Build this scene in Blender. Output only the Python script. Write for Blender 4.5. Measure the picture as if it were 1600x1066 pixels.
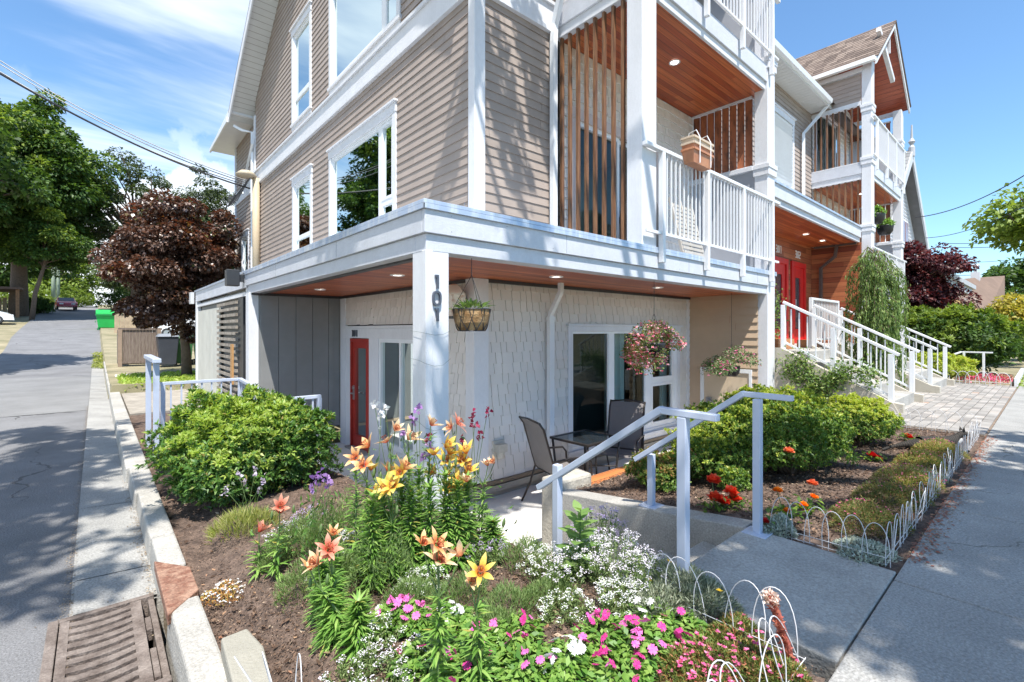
import bpy, math, random
import numpy as np
from mathutils import Vector, Matrix
R = math.radians
for o in list(bpy.data.objects): bpy.data.objects.remove(o)
sc = bpy.context.scene
COL = sc.collection
# ---------------------------------------------------------------- camera
CAMZ = 1.25; F = 743.0
SX, CX_ = .7524, .6587                  # world X axis seen in (right, forward) camera terms
cam = bpy.data.cameras.new('camera'); camo = bpy.data.objects.new('camera', cam); COL.objects.link(camo)
cam.lens = F/1600*36; cam.sensor_width = 36; cam.sensor_fit = 'HORIZONTAL'; cam.shift_y = -.0100
cam.clip_start = .02; cam.clip_end = 2000
camo.location = (0, 0, CAMZ)
camo.rotation_euler = (R(90), 0, -math.atan2(CX_, SX))
sc.camera = camo
# ---------------------------------------------------------------- sky and sun
SUN = Vector((-.50, -1.0, 2.25)).normalized()
elev = math.asin(SUN.z); azim = math.atan2(SUN.x, SUN.y)
w = bpy.data.worlds.new('World'); sc.world = w; w.use_nodes = True
nt = w.node_tree; nd = nt.nodes; nd.clear()
def N(nt, t, **k):
    n = nt.nodes.new(t)
    for a, b in k.items(): setattr(n, a, b)
    return n
out = N(nt, 'ShaderNodeOutputWorld'); bg = N(nt, 'ShaderNodeBackground'); bg.inputs[1].default_value = .118
sky = N(nt, 'ShaderNodeTexSky', sky_type='NISHITA', sun_disc=False, sun_elevation=elev, sun_rotation=azim, air_density=1.0, dust_density=.4, ozone_density=2.2, altitude=0)
tc = N(nt, 'ShaderNodeTexCoord'); sep = N(nt, 'ShaderNodeSeparateXYZ'); nt.links.new(tc.outputs['Generated'], sep.inputs[0])
def mth(nt, op, a, b=None, c=None):
    n = N(nt, 'ShaderNodeMath', operation=op)
    for i, v in enumerate((a, b, c)):
        if v is None: continue
        if isinstance(v, (int, float)): n.inputs[i].default_value = v
        else: nt.links.new(v, n.inputs[i])
    return n.outputs[0]
zc = mth(nt, 'ADD', mth(nt, 'MAXIMUM', sep.outputs[2], 0.0), .12)
u = mth(nt, 'DIVIDE', sep.outputs[0], zc); v = mth(nt, 'DIVIDE', sep.outputs[1], zc)
cmb = N(nt, 'ShaderNodeCombineXYZ'); nt.links.new(u, cmb.inputs[0]); nt.links.new(v, cmb.inputs[1])
mp = N(nt, 'ShaderNodeMapping'); mp.inputs['Rotation'].default_value = (0, 0, R(35)); mp.inputs['Scale'].default_value = (.45, 1.15, 1); nt.links.new(cmb.outputs[0], mp.inputs[0])
no = N(nt, 'ShaderNodeTexNoise'); no.inputs['Scale'].default_value = .9; no.inputs['Detail'].default_value = 7; no.inputs['Roughness'].default_value = .55; no.inputs['Distortion'].default_value = .5
nt.links.new(mp.outputs[0], no.inputs['Vector'])
rp = N(nt, 'ShaderNodeMapRange', interpolation_type='SMOOTHSTEP'); rp.inputs[1].default_value = .36; rp.inputs[2].default_value = .62; nt.links.new(no.outputs[0], rp.inputs[0])
# the veil lies over the north-west, the sky to the east is clear
az = mth(nt, 'SUBTRACT', sep.outputs[1], sep.outputs[0])
vm = N(nt, 'ShaderNodeMapRange', interpolation_type='SMOOTHSTEP'); vm.inputs[1].default_value = .15; vm.inputs[2].default_value = .85; nt.links.new(az, vm.inputs[0])
cir = mth(nt, 'MULTIPLY', mth(nt, 'MULTIPLY', rp.outputs[0], vm.outputs[0]), .85)
# low cumulus
no2 = N(nt, 'ShaderNodeTexNoise'); no2.inputs['Scale'].default_value = 6.5; no2.inputs['Detail'].default_value = 6; no2.inputs['Roughness'].default_value = .55
nt.links.new(tc.outputs['Generated'], no2.inputs['Vector'])
lo = N(nt, 'ShaderNodeMapRange', interpolation_type='SMOOTHSTEP'); lo.inputs[1].default_value = .40; lo.inputs[2].default_value = .18; nt.links.new(sep.outputs[2], lo.inputs[0])
cu = mth(nt, 'ADD', no2.outputs[0], mth(nt, 'MULTIPLY', lo.outputs[0], .16))
cm = N(nt, 'ShaderNodeMapRange', interpolation_type='SMOOTHSTEP'); cm.inputs[1].default_value = .575; cm.inputs[2].default_value = .64; nt.links.new(cu, cm.inputs[0])
cum = mth(nt, 'MULTIPLY', mth(nt, 'MULTIPLY', cm.outputs[0], lo.outputs[0]), vm.outputs[0])
den = mth(nt, 'MAXIMUM', cir, cum)
mx = N(nt, 'ShaderNodeMix', data_type='RGBA'); nt.links.new(den, mx.inputs[0])
tint = N(nt, 'ShaderNodeMix', data_type='RGBA', blend_type='MULTIPLY'); tint.inputs[0].default_value = 1; tint.inputs[7].default_value = (.86, 1.08, 1.18, 1)
nt.links.new(sky.outputs[0], tint.inputs[6])
nt.links.new(tint.outputs[2], mx.inputs[6]); mx.inputs[7].default_value = (6.6, 7.0, 7.4, 1)
nt.links.new(mx.outputs[2], bg.inputs[0]); nt.links.new(bg.outputs[0], out.inputs[0])
sl = bpy.data.lights.new('sun', 'SUN'); sl.energy = 4.5; sl.angle = R(.55); sl.color = (1, .95, .87)
so = bpy.data.objects.new('sun', sl); COL.objects.link(so); so.rotation_euler = SUN.to_track_quat('Z', 'Y').to_euler()
sc.view_settings.view_transform = 'Standard'; sc.view_settings.look = 'None'; sc.view_settings.gamma = 1
sc.view_settings.exposure = .90
# ---------------------------------------------------------------- measuring: photograph pixel -> point on a real plane
def ray(px, py):
    r = (px-800)/F; return Vector((SX*r+CX_, -CX_*r+SX, (517-py)/F))
def gp(px, py, z=0.):
    v = ray(px, py); return Vector((0, 0, CAMZ))+v*((z-CAMZ)/v.z)
def onX(px, py, x):
    v = ray(px, py); return Vector((0, 0, CAMZ))+v*(x/v.x)
def onY(px, py, y):
    v = ray(px, py); return Vector((0, 0, CAMZ))+v*(y/v.y)
def atd(px, py, d):
    return Vector((0, 0, CAMZ))+ray(px, py)*d
# ---------------------------------------------------------------- materials
MC = {}
def base(name):
    m = bpy.data.materials.new(name); m.use_nodes = True
    nt = m.node_tree; nt.nodes.clear()
    o = N(nt, 'ShaderNodeOutputMaterial'); p = N(nt, 'ShaderNodeBsdfPrincipled'); nt.links.new(p.outputs[0], o.inputs[0])
    return m, nt, p, o
def c4(c): return (c[0], c[1], c[2], 1)
def pm(name, col, rough=.6, var=.12, scale=5, bump=0., bscale=60, metal=0., col2=None, lo=.35, hi=.68, stretch=None, speck=0., spec=None, fine=None):
    if name in MC: return MC[name]
    m, nt, p, o = base(name); L = nt.links.new
    tc = N(nt, 'ShaderNodeTexCoord'); vec = tc.outputs['Object']
    if stretch:
        mp = N(nt, 'ShaderNodeMapping'); mp.inputs['Scale'].default_value = stretch; L(vec, mp.inputs[0]); vec = mp.outputs[0]
    n = N(nt, 'ShaderNodeTexNoise'); n.inputs['Scale'].default_value = scale; n.inputs['Detail'].default_value = 7; n.inputs['Roughness'].default_value = .62; L(vec, n.inputs['Vector'])
    r = N(nt, 'ShaderNodeMapRange'); r.inputs[1].default_value = lo; r.inputs[2].default_value = hi; L(n.outputs[0], r.inputs[0])
    mx = N(nt, 'ShaderNodeMix', data_type='RGBA'); L(r.outputs[0], mx.inputs[0])
    if col2 is None: mx.inputs[6].default_value = c4([x*(1-var) for x in col]); mx.inputs[7].default_value = c4([min(1, x*(1+var)) for x in col])
    else: mx.inputs[6].default_value = c4(col); mx.inputs[7].default_value = c4(col2)
    cc = mx.outputs[2]
    if speck:
        n3 = N(nt, 'ShaderNodeTexNoise'); n3.inputs['Scale'].default_value = fine or 260; n3.inputs['Detail'].default_value = 3; n3.inputs['Roughness'].default_value = .75; L(vec, n3.inputs['Vector'])
        r3 = N(nt, 'ShaderNodeMapRange'); r3.inputs[1].default_value = .3; r3.inputs[2].default_value = .7; r3.inputs[3].default_value = 1-speck; r3.inputs[4].default_value = 1+speck; L(n3.outputs[0], r3.inputs[0])
        m3 = N(nt, 'ShaderNodeMix', data_type='RGBA', blend_type='MULTIPLY'); m3.inputs[0].default_value = 1; L(cc, m3.inputs[6]); L(r3.outputs[0], m3.inputs[7]); cc = m3.outputs[2]
    L(cc, p.inputs['Base Color'])
    p.inputs['Roughness'].default_value = rough; p.inputs['Metallic'].default_value = metal
    if spec is not None: p.inputs['Specular IOR Level'].default_value = spec
    if bump:
        n2 = N(nt, 'ShaderNodeTexNoise'); n2.inputs['Scale'].default_value = bscale; n2.inputs['Detail'].default_value = 5; L(vec, n2.inputs['Vector'])
        b = N(nt, 'ShaderNodeBump'); b.inputs['Strength'].default_value = bump; b.inputs['Distance'].default_value = .01; L(n2.outputs[0], b.inputs['Height']); L(b.outputs[0], p.inputs['Normal'])
    MC[name] = m; return m
def isl(name, stops, rough=.55, trans=.0, tcol=None, spec=.4, var=0.):
    """each loose piece (leaf, petal, shingle, chip) takes its own colour from the stops"""
    if name in MC: return MC[name]
    m, nt, p, o = base(name); L = nt.links.new
    g = N(nt, 'ShaderNodeNewGeometry'); cr = N(nt, 'ShaderNodeValToRGB'); L(g.outputs['Random Per Island'], cr.inputs[0])
    e = cr.color_ramp.elements
    e[0].position = stops[0][0]; e[0].color = c4(stops[0][1]); e[1].position = stops[-1][0]; e[1].color = c4(stops[-1][1])
    for s in stops[1:-1]: x = e.new(s[0]); x.color = c4(s[1])
    cc = cr.outputs[0]
    if var:
        tc = N(nt, 'ShaderNodeTexCoord'); n = N(nt, 'ShaderNodeTexNoise'); n.inputs['Scale'].default_value = 3; n.inputs['Detail'].default_value = 5; L(tc.outputs['Object'], n.inputs['Vector'])
        r3 = N(nt, 'ShaderNodeMapRange'); r3.inputs[1].default_value = .3; r3.inputs[2].default_value = .7; r3.inputs[3].default_value = 1-var; r3.inputs[4].default_value = 1+var; L(n.outputs[0], r3.inputs[0])
        m3 = N(nt, 'ShaderNodeMix', data_type='RGBA', blend_type='MULTIPLY'); m3.inputs[0].default_value = 1; L(cc, m3.inputs[6]); L(r3.outputs[0], m3.inputs[7]); cc = m3.outputs[2]
    L(cc, p.inputs['Base Color']); p.inputs['Roughness'].default_value = rough; p.inputs['Specular IOR Level'].default_value = spec
    if trans:
        t = N(nt, 'ShaderNodeBsdfTranslucent'); ms = N(nt, 'ShaderNodeMixShader'); ms.inputs[0].default_value = trans
        hs = N(nt, 'ShaderNodeMix', data_type='RGBA', blend_type='MULTIPLY'); hs.inputs[0].default_value = 1; L(cc, hs.inputs[6]); hs.inputs[7].default_value = c4(tcol or (1.5, 1.5, .7)); L(hs.outputs[2], t.inputs[0])
        L(p.outputs[0], ms.inputs[1]); L(t.outputs[0], ms.inputs[2]); L(ms.outputs[0], o.inputs[0])
    MC[name] = m; return m
def cracks(m, scale, width, col):
    nt = m.node_tree; L = nt.links.new; p = [n for n in nt.nodes if n.type == 'BSDF_PRINCIPLED'][0]; src = p.inputs['Base Color'].links[0].from_socket
    tc = N(nt, 'ShaderNodeTexCoord'); n = N(nt, 'ShaderNodeTexNoise'); n.inputs['Scale'].default_value = 1.8; n.inputs['Detail'].default_value = 6; L(tc.outputs['Object'], n.inputs['Vector'])
    ad = N(nt, 'ShaderNodeMix', data_type='VECTOR'); ad.inputs[0].default_value = .35; L(tc.outputs['Object'], ad.inputs[4]); L(n.outputs[1], ad.inputs[5])
    v = N(nt, 'ShaderNodeTexVoronoi', feature='DISTANCE_TO_EDGE'); v.inputs['Scale'].default_value = scale; L(ad.outputs[1], v.inputs['Vector'])
    n2 = N(nt, 'ShaderNodeTexNoise'); n2.inputs['Scale'].default_value = .5; L(tc.outputs['Object'], n2.inputs['Vector'])
    th = mth(nt, 'MULTIPLY', mth(nt, 'MAXIMUM', mth(nt, 'SUBTRACT', n2.outputs[0], .44), 0.0), width*12)
    k = mth(nt, 'LESS_THAN', v.outputs[0], th); mx = N(nt, 'ShaderNodeMix', data_type='RGBA'); L(mth(nt, 'MULTIPLY', k, .75), mx.inputs[0]); L(src, mx.inputs[6]); mx.inputs[7].default_value = c4(col); L(mx.outputs[2], p.inputs['Base Color'])
def boards(name, cols, width=.09, length=2.6, axis='X', rough=.42, across='Y', bump=.6):
    """tongue-and-groove boards: run along axis, laid across the other; each board its own tone"""
    m, nt, p, o = base(name); L = nt.links.new
    tc = N(nt, 'ShaderNodeTexCoord'); sp = N(nt, 'ShaderNodeSeparateXYZ'); L(tc.outputs['Object'], sp.inputs[0])
    a = sp.outputs['XYZ'.index(axis)]; b = sp.outputs['XYZ'.index(across)]
    row = mth(nt, 'FLOOR', mth(nt, 'DIVIDE', b, width))
    sh = mth(nt, 'FRACT', mth(nt, 'MULTIPLY', mth(nt, 'SINE', mth(nt, 'MULTIPLY', row, 12.9898)), 437.58))
    colm = mth(nt, 'FLOOR', mth(nt, 'ADD', mth(nt, 'DIVIDE', a, length), mth(nt, 'MULTIPLY', sh, 7)))
    cb = N(nt, 'ShaderNodeCombineXYZ'); L(row, cb.inputs[0]); L(colm, cb.inputs[1])
    wn = N(nt, 'ShaderNodeTexWhiteNoise', noise_dimensions='3D'); L(cb.outputs[0], wn.inputs[0])
    cr = N(nt, 'ShaderNodeValToRGB'); L(wn.outputs[0], cr.inputs[0]); e = cr.color_ramp.elements
    e[0].color = c4(cols[0]); e[1].color = c4(cols[-1])
    for i, c in enumerate(cols[1:-1]): x = e.new((i+1)/(len(cols)-1)); x.color = c4(c)
    cv = N(nt, 'ShaderNodeCombineXYZ'); L(mth(nt, 'MULTIPLY', a, 1.6), cv.inputs[0]); L(mth(nt, 'MULTIPLY', b, 60), cv.inputs[1]); L(mth(nt, 'ADD', row, sh), cv.inputs[2])
    n = N(nt, 'ShaderNodeTexNoise'); n.inputs['Scale'].default_value = 1; n.inputs['Detail'].default_value = 4; L(cv.outputs[0], n.inputs['Vector'])
    r3 = N(nt, 'ShaderNodeMapRange'); r3.inputs[1].default_value = .3; r3.inputs[2].default_value = .7; r3.inputs[3].default_value = .72; r3.inputs[4].default_value = 1.25; L(n.outputs[0], r3.inputs[0])
    m3 = N(nt, 'ShaderNodeMix', data_type='RGBA', blend_type='MULTIPLY'); m3.inputs[0].default_value = 1; L(cr.outputs[0], m3.inputs[6]); L(r3.outputs[0], m3.inputs[7])
    # groove between boards
    fr = mth(nt, 'FRACT', mth(nt, 'DIVIDE', b, width)); gr = mth(nt, 'GREATER_THAN', fr, .945)
    m4 = N(nt, 'ShaderNodeMix', data_type='RGBA'); L(gr, m4.inputs[0]); L(m3.outputs[2], m4.inputs[6]); m4.inputs[7].default_value = c4([x*.22 for x in cols[0]])
    L(m4.outputs[2], p.inputs['Base Color']); p.inputs['Roughness'].default_value = rough
    bp = N(nt, 'ShaderNodeBump', invert=True); bp.inputs['Strength'].default_value = bump; bp.inputs['Distance'].default_value = .004; L(gr, bp.inputs['Height']); L(bp.outputs[0], p.inputs['Normal'])
    MC[name] = m; return m
def glassmat(name, ior=1.75, tint=(.75, .85, .82)):
    m, nt, p, o = base(name); L = nt.links.new; nt.nodes.remove(p)
    g = N(nt, 'ShaderNodeBsdfGlossy'); g.inputs['Roughness'].default_value = .015; g.inputs[0].default_value = (.66, .74, .72, 1)
    t = N(nt, 'ShaderNodeBsdfTransparent'); t.inputs[0].default_value = c4(tint); f = N(nt, 'ShaderNodeFresnel'); f.inputs[0].default_value = ior
    ms = N(nt, 'ShaderNodeMixShader'); L(f.outputs[0], ms.inputs[0]); L(t.outputs[0], ms.inputs[1]); L(g.outputs[0], ms.inputs[2]); L(ms.outputs[0], o.inputs[0])
    MC[name] = m; return m
def emis(name, col, s):
    m, nt, p, o = base(name); p.inputs['Base Color'].default_value = c4(col); p.inputs['Emission Color'].default_value = c4(col); p.inputs['Emission Strength'].default_value = s
    MC[name] = m; return m
trim = pm('trim_paint', (.69, .70, .73), .5, .045, 4.5, .3, 160, speck=.04, fine=40, stretch=(1, 1, .35))
fasc = pm('fascia_paint', (.57, .59, .64), .5, .06, 3.5, .3, 150, speck=.05, fine=35)
flash = pm('metal_flashing', (.44, .52, .66), .35, .16, 9, 0, metal=.35, col2=(.70, .73, .76), lo=.45, hi=.7, stretch=(1.5, 1.5, .3))
railm = pm('rail_paint', (.75, .76, .78), .38, .04, 3)
railb = pm('grey_rail_paint', (.46, .51, .62), .36, .06, 4)
siding = isl('taupe_siding', [(0, (.315, .262, .228)), (.5, (.34, .283, .247)), (1, (.362, .302, .265))], .55, spec=.35, var=.07)
shing = isl('cream_shingle', [(0, (.68, .645, .605)), (.5, (.71, .675, .635)), (1, (.74, .705, .665))], .62, spec=.3, var=.03)
tansid = pm('tan_siding', (.52, .39, .27), .6, .06, 2)
tandoor = pm('tan_door_paint', (.62, .50, .36), .55, .05, 2)
greyp = pm('grey_panel', (.22, .225, .225), .6, .10, 1.6, .1, 90)
greyt = pm('grey_base_panel', (.25, .27, .29), .6, .08, 2)
cedar = boards('cedar_soffit', [(.27, .045, .016), (.42, .09, .027), (.54, .15, .045), (.34, .065, .02)], .095, 2.4, 'X', .38, 'Y')
cedarw = boards('cedar_wall', [(.17, .04, .022), (.34, .10, .045), (.44, .16, .07), (.24, .065, .03)], .14, 1.3, 'X', .4, 'Z')
cedarv = boards('cedar_wall_side', [(.17, .04, .022), (.34, .10, .045), (.44, .16, .07), (.24, .065, .03)], .14, 1.3, 'Y', .4, 'Z')
slatm = pm('cedar_slat', (.10, .042, .02), .5, .2, 6, .2, 60, col2=(.28, .14, .065), stretch=(6, 6, .5))
slatd = pm('stained_cedar_louvre', (.05, .025, .018), .5, .2, 3, .2, 60, col2=(.34, .11, .045), stretch=(1, 3, 1), lo=.3, hi=.55)
conc = pm('concrete', (.36, .345, .315), .85, .2, 2.2, .7, 60, speck=.28, fine=80)
concn = pm('new_concrete', (.70, .68, .65), .8, .08, 1.5, .3, 90, speck=.1)
concs = pm('sidewalk_concrete', (.30, .295, .28), .88, .17, 1.6, .8, 70, speck=.36, fine=85)
asph = pm('worn_asphalt', (.175, .175, .18), .9, .17, 1.1, 1.0, 80, speck=.45, fine=95)
rust = pm('rusty_iron', (.10, .075, .062), .75, .3, 9, .7, 90, col2=(.24, .20, .175), speck=.3, fine=90)
rustp = pm('rust_plate', (.19, .085, .055), .7, .25, 14, .6, 60, col2=(.33, .20, .14), speck=.35, fine=70, lo=.4, hi=.62)
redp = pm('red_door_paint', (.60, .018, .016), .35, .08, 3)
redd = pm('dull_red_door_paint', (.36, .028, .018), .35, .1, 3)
dark = pm('dark_metal', (.035, .036, .04), .4, .1, 4)
brown = pm('brown_metal', (.10, .085, .08), .4, .1, 4)
white = pm('white_vinyl', (.78, .80, .82), .35, .03, 3)
glass = glassmat('window_glass', 1.55)
curt = pm('curtain_cloth', (.62, .66, .66), .9, .1, 3, 0, stretch=(8, 8, .4))
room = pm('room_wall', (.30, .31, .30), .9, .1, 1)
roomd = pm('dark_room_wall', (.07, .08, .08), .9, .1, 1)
foam = pm('soffit_vinyl', (.62, .62, .60), .6, .04, 2)
roofm = isl('asphalt_shingle', [(0, (.13, .10, .085)), (.5, (.20, .155, .13)), (1, (.27, .215, .18))], .9, spec=.2, var=.12)
roofg = isl('grey_roof_shingle', [(0, (.15, .15, .15)), (.5, (.23, .23, .23)), (1, (.30, .30, .29))], .9, spec=.2, var=.1)
lampm = emis('downlight_lens', (1, .93, .8), 3.0)
cracks(asph, .45, .0028, (.06, .06, .06)); cracks(concs, .5, .002, (.12, .115, .10))
# ---------------------------------------------------------------- mesh collecting
SPLIT = {'corner_board', 'cedar_cladding', 'side_wall', 'side_bar', 'entrance_casing', 'post_collar', 'belly_band', 'soffit_trim', 'balcony_trim', 'gable_brace', 'eave_beam', 'rib', 'brace', 'cross_bar', 'hook', 'downspout', 'barge_board', 'canopy_soffit', 'slat_screen', 'louvre_screen', 'rail'}
class MB:
    def __init__(s): s.v = []; s.f = []
    def add(s, vs, fs):
        o = len(s.v); s.v += [tuple(x) for x in vs]; s.f += [tuple(i+o for i in f) for f in fs]
    def box(s, a, b):
        x0, y0, z0 = [min(p, q) for p, q in zip(a, b)]; x1, y1, z1 = [max(p, q) for p, q in zip(a, b)]
        s.add([(x0,y0,z0),(x1,y0,z0),(x1,y1,z0),(x0,y1,z0),(x0,y0,z1),(x1,y0,z1),(x1,y1,z1),(x0,y1,z1)],
              [(0,3,2,1),(4,5,6,7),(0,1,5,4),(1,2,6,5),(2,3,7,6),(3,0,4,7)]); return s
    def bar(s, p, q, w, h, up=(0, 0, 1)):
        """rectangular bar from p to q, w across, h along up"""
        p = Vector(p); q = Vector(q); d = (q-p).normalized(); u = Vector(up)
        if abs(d.dot(u)) > .98: u = Vector((0, 1, 0))
        sd = d.cross(u).normalized(); u = sd.cross(d).normalized()
        vs = [e+sd*a*w/2+u*b*h/2 for e in (p, q) for a, b in ((-1,-1),(1,-1),(1,1),(-1,1))]
        s.add(vs, [(0,1,2,3),(7,6,5,4),(0,4,5,1),(1,5,6,2),(2,6,7,3),(3,7,4,0)]); return s
    def tube(s, pts, r, n=8, cap=True):
        pts = [Vector(p) for p in pts]; rs = r if hasattr(r, '__len__') else [r]*len(pts)
        o = len(s.v); prev = None
        for i, p in enumerate(pts):
            d = (pts[min(i+1, len(pts)-1)]-pts[max(i-1, 0)]).normalized()
            if prev is None: a = d.orthogonal().normalized()
            else: a = (prev-d*prev.dot(d)).normalized()
            prev = a; b = d.cross(a)
            for k in range(n): t = 2*math.pi*k/n; s.v.append(tuple(p+(a*math.cos(t)+b*math.sin(t))*rs[i]))
        for i in range(len(pts)-1):
            for k in range(n): k2 = (k+1) % n; s.f.append((o+i*n+k, o+i*n+k2, o+(i+1)*n+k2, o+(i+1)*n+k))
        if cap: s.f.append(tuple(o+k for k in range(n))[::-1]); s.f.append(tuple(o+(len(pts)-1)*n+k for k in range(n)))
        return s
    def lathe(s, c, prof, n=20, cap=True):
        o = len(s.v); c = Vector(c)
        for r, z in prof:
            for k in range(n): t = 2*math.pi*k/n; s.v.append((c.x+r*math.cos(t), c.y+r*math.sin(t), c.z+z))
        for i in range(len(prof)-1):
            for k in range(n): k2 = (k+1) % n; s.f.append((o+i*n+k, o+i*n+k2, o+(i+1)*n+k2, o+(i+1)*n+k))
        if cap: s.f.append(tuple(o+k for k in range(n))[::-1]); s.f.append(tuple(o+(len(prof)-1)*n+k for k in range(n)))
        return s
    def prism(s, poly, vec):
        """closed polygon (3d points) pushed along vec"""
        n = len(poly); v = Vector(vec); s.add([Vector(p) for p in poly]+[Vector(p)+v for p in poly],
            [tuple(range(n))[::-1], tuple(range(n, 2*n))]+[(i, (i+1) % n, n+(i+1) % n, n+i) for i in range(n)]); return s
    def build(s, name, m, parent=None, bevel=0, smooth=False, local=False):
        if name in SPLIT:
            par = list(range(len(s.v)))
            def fd(i):
                while par[i] != i: par[i] = par[par[i]]; i = par[i]
                return i
            for f in s.f:
                for q in f[1:]: par[fd(q)] = fd(f[0])
            gr = {}
            for f in s.f: gr.setdefault(fd(f[0]), []).append(f)
            if len(gr) > 1:
                first = None
                for fs in gr.values():
                    ids = sorted({i for f in fs for i in f}); mp_ = {a: k for k, a in enumerate(ids)}; q = MB(); q.v = [s.v[i] for i in ids]; q.f = [tuple(mp_[i] for i in f) for f in fs]
                    o = q._build(name, m, parent, bevel, smooth, local); first = first or o
                return first
        return s._build(name, m, parent, bevel, smooth, local)
    def _build(s, name, m, parent=None, bevel=0, smooth=False, local=False):
        me = bpy.data.meshes.new(name)
        off = Vector((0, 0, 0))
        if parent is not None and not local:
            q = parent
            while q is not None: off += q.location; q = q.parent
        me.from_pydata([(a-off.x, b-off.y, c-off.z) for a, b, c in s.v], [], s.f); me.update()
        return fin(name, me, m, parent, bevel, smooth)
def fin(name, me, m, parent=None, bevel=0, smooth=False):
    o = bpy.data.objects.new(name, me); COL.objects.link(o)
    if m: me.materials.append(m)
    if parent is not None: o.parent = parent
    if bevel:
        b = o.modifiers.new('bevel', 'BEVEL'); b.width = bevel; b.segments = 2; b.limit_method = 'ANGLE'; b.angle_limit = R(40)
    if smooth:
        me.polygons.foreach_set('use_smooth', [True]*len(me.polygons))
    return o
def thing(name, loc, label, cat, group=None, rz=0):
    o = bpy.data.objects.new(name, None); COL.objects.link(o); o.location = loc; o.rotation_euler = (0, 0, rz)
    o.empty_display_size = .1
    return tag(o, label, cat, group)
def tag(o, label, cat, group=None, kind=None):
    o['label'] = label; o['category'] = cat
    if group: o['group'] = group
    if kind: o['kind'] = kind
    return o
def struct(o): o['kind'] = 'structure'; return o
def copytree(o, parent=None, loc=None, rz=None, label=None, group=None, scale=None):
    c = o.copy(); COL.objects.link(c)
    if parent is not None: c.parent = parent
    for ch in list(o.children): copytree(ch, c)
    if loc is not None: c.location = loc
    if rz is not None: c.rotation_euler = (0, 0, rz)
    if scale is not None: c.scale = (scale,)*3
    if label: c['label'] = label
    if group: c['group'] = group
    return c
# ---- foliage as arrays
def nrm(a): return a/np.maximum(np.linalg.norm(a, axis=1, keepdims=True), 1e-9)
def quads(name, V, nper, faces_per, m, parent=None, smooth=False):
    """V: (n, nper, 3) vertices of n loose pieces, faces_per: faces (tuples of 4) in a piece"""
    n = len(V); me = bpy.data.meshes.new(name)
    fp = np.array(faces_per); k = fp.shape[1]
    me.vertices.add(n*nper); me.vertices.foreach_set('co', V.reshape(-1).astype(np.float32))
    idx = (np.arange(n)[:, None, None]*nper+fp[None]).reshape(-1)
    me.loops.add(len(idx)); me.loops.foreach_set('vertex_index', idx.astype(np.int32))
    nf = n*len(fp); me.polygons.add(nf); me.polygons.foreach_set('loop_start', (np.arange(nf)*k).astype(np.int32)); me.polygons.foreach_set('loop_total', np.full(nf, k, np.int32))
    me.update(calc_edges=True); me.validate()
    return fin(name, me, m, parent, 0, smooth)
def leafV(P, D, Nn, L, W, fold=.18, droop=.15):
    D = nrm(D); S = nrm(np.cross(D, Nn)); Nn = np.cross(S, D); L = L[:, None]; W = W[:, None]
    return np.stack([P, P+D*L*.45+S*W/2+Nn*fold*W, P+D*L-Nn*droop*L, P+D*L*.45-S*W/2+Nn*fold*W], 1)
LF = [(0, 1, 2, 3)]
def bladeV(P, D, Nn, L, W, curve=.5, k=4, wprof=(.5, 1, .85, .45, .02)):
    """curved narrow leaf: k segments, bends away from Nn"""
    D = nrm(D); S = nrm(np.cross(D, Nn)); Nn = np.cross(S, D); out = []
    for i in range(k+1):
        t = i/k; c = P+D*(L*t)[:, None]-Nn*(curve*L*t*t)[:, None]; wv = S*(W*wprof[i]/2)[:, None]
        out += [c-wv, c+wv]
    return np.stack(out, 1)
BF = [(2*i, 2*i+1, 2*i+3, 2*i+2) for i in range(4)]
def rnd(rg, n): return nrm(rg.normal(size=(n, 3)))
# ================================================================ THE SETTING
SOF, DECK, PAT, C2, D3 = 1.90, 2.29, -.87, 5.45, 5.86
FX, FY, WX, WY, RX = 1.95, 3.27, 3.53, 4.72, 9.07
WXE = 8.72                                     # side wall at the end of the patio
PROF = [(-60, -.41), (0, -.40), (14, -.40), (20, -.35), (27, -.18), (38, .45), (49, 1.3), (77, 3.7), (95, 5.0), (120, 5.6), (260, 6.5), (600, 7)]
def prof(y):
    for (a, za), (b, zb) in zip(PROF, PROF[1:]):
        if y <= b: t = (y-a)/(b-a); return za+(zb-za)*t
    return PROF[-1][1]
def gz(x, y):
    if -.211 <= x <= .2 and 2.694 <= y <= 3.716: return -1.2
    if .28 <= x <= 9.2 and .45 <= y <= 14.9: return -1.0
    if x < .28: return prof(y)-.07
    if y > 15: return prof(y)+.18
    return -.07
Xs = [-400, -120, -50, -25, -12, -6, -3, -.215, -.21, .2, .3, 9.2, 9.25, 12, 16, 20, 30, 60, 120, 400]
Ys = [-300, -100, -30, -10, -1, .4, .47, 2.69, 2.695, 3.715, 3.72, 14.88, 15, 17, 20, 23.5, 27, 30, 34, 38, 43, 49, 56, 63, 70, 77, 86, 95, 107, 120, 180, 260, 600]
m = MB(); V = [(x, y, gz(x, y)) for y in Ys for x in Xs]; nx = len(Xs)
m.add(V, [(j*nx+i, j*nx+i+1, (j+1)*nx+i+1, (j+1)*nx+i) for j in range(len(Ys)-1) for i in range(nx-1)])
ground = struct(m.build('ground', pm('dry_verge', (.16, .15, .08), .95, .2, .7, .6, 40, col2=(.34, .29, .19), speck=.3)))
def strip(name, xa, xb, ys, dz, mt, z=None):
    m = MB(); n = len(ys)
    fa = xa if callable(xa) else (lambda y: xa); fb = xb if callable(xb) else (lambda y: xb)
    m.add([p for y in ys for p in ((fa(y), y, (prof(y) if z is None else z)+dz), (fb(y), y, (prof(y) if z is None else z)+dz))], [(2*i, 2*i+1, 2*i+3, 2*i+2) for i in range(n-1)])
    return struct(m.build(name, mt))
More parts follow.
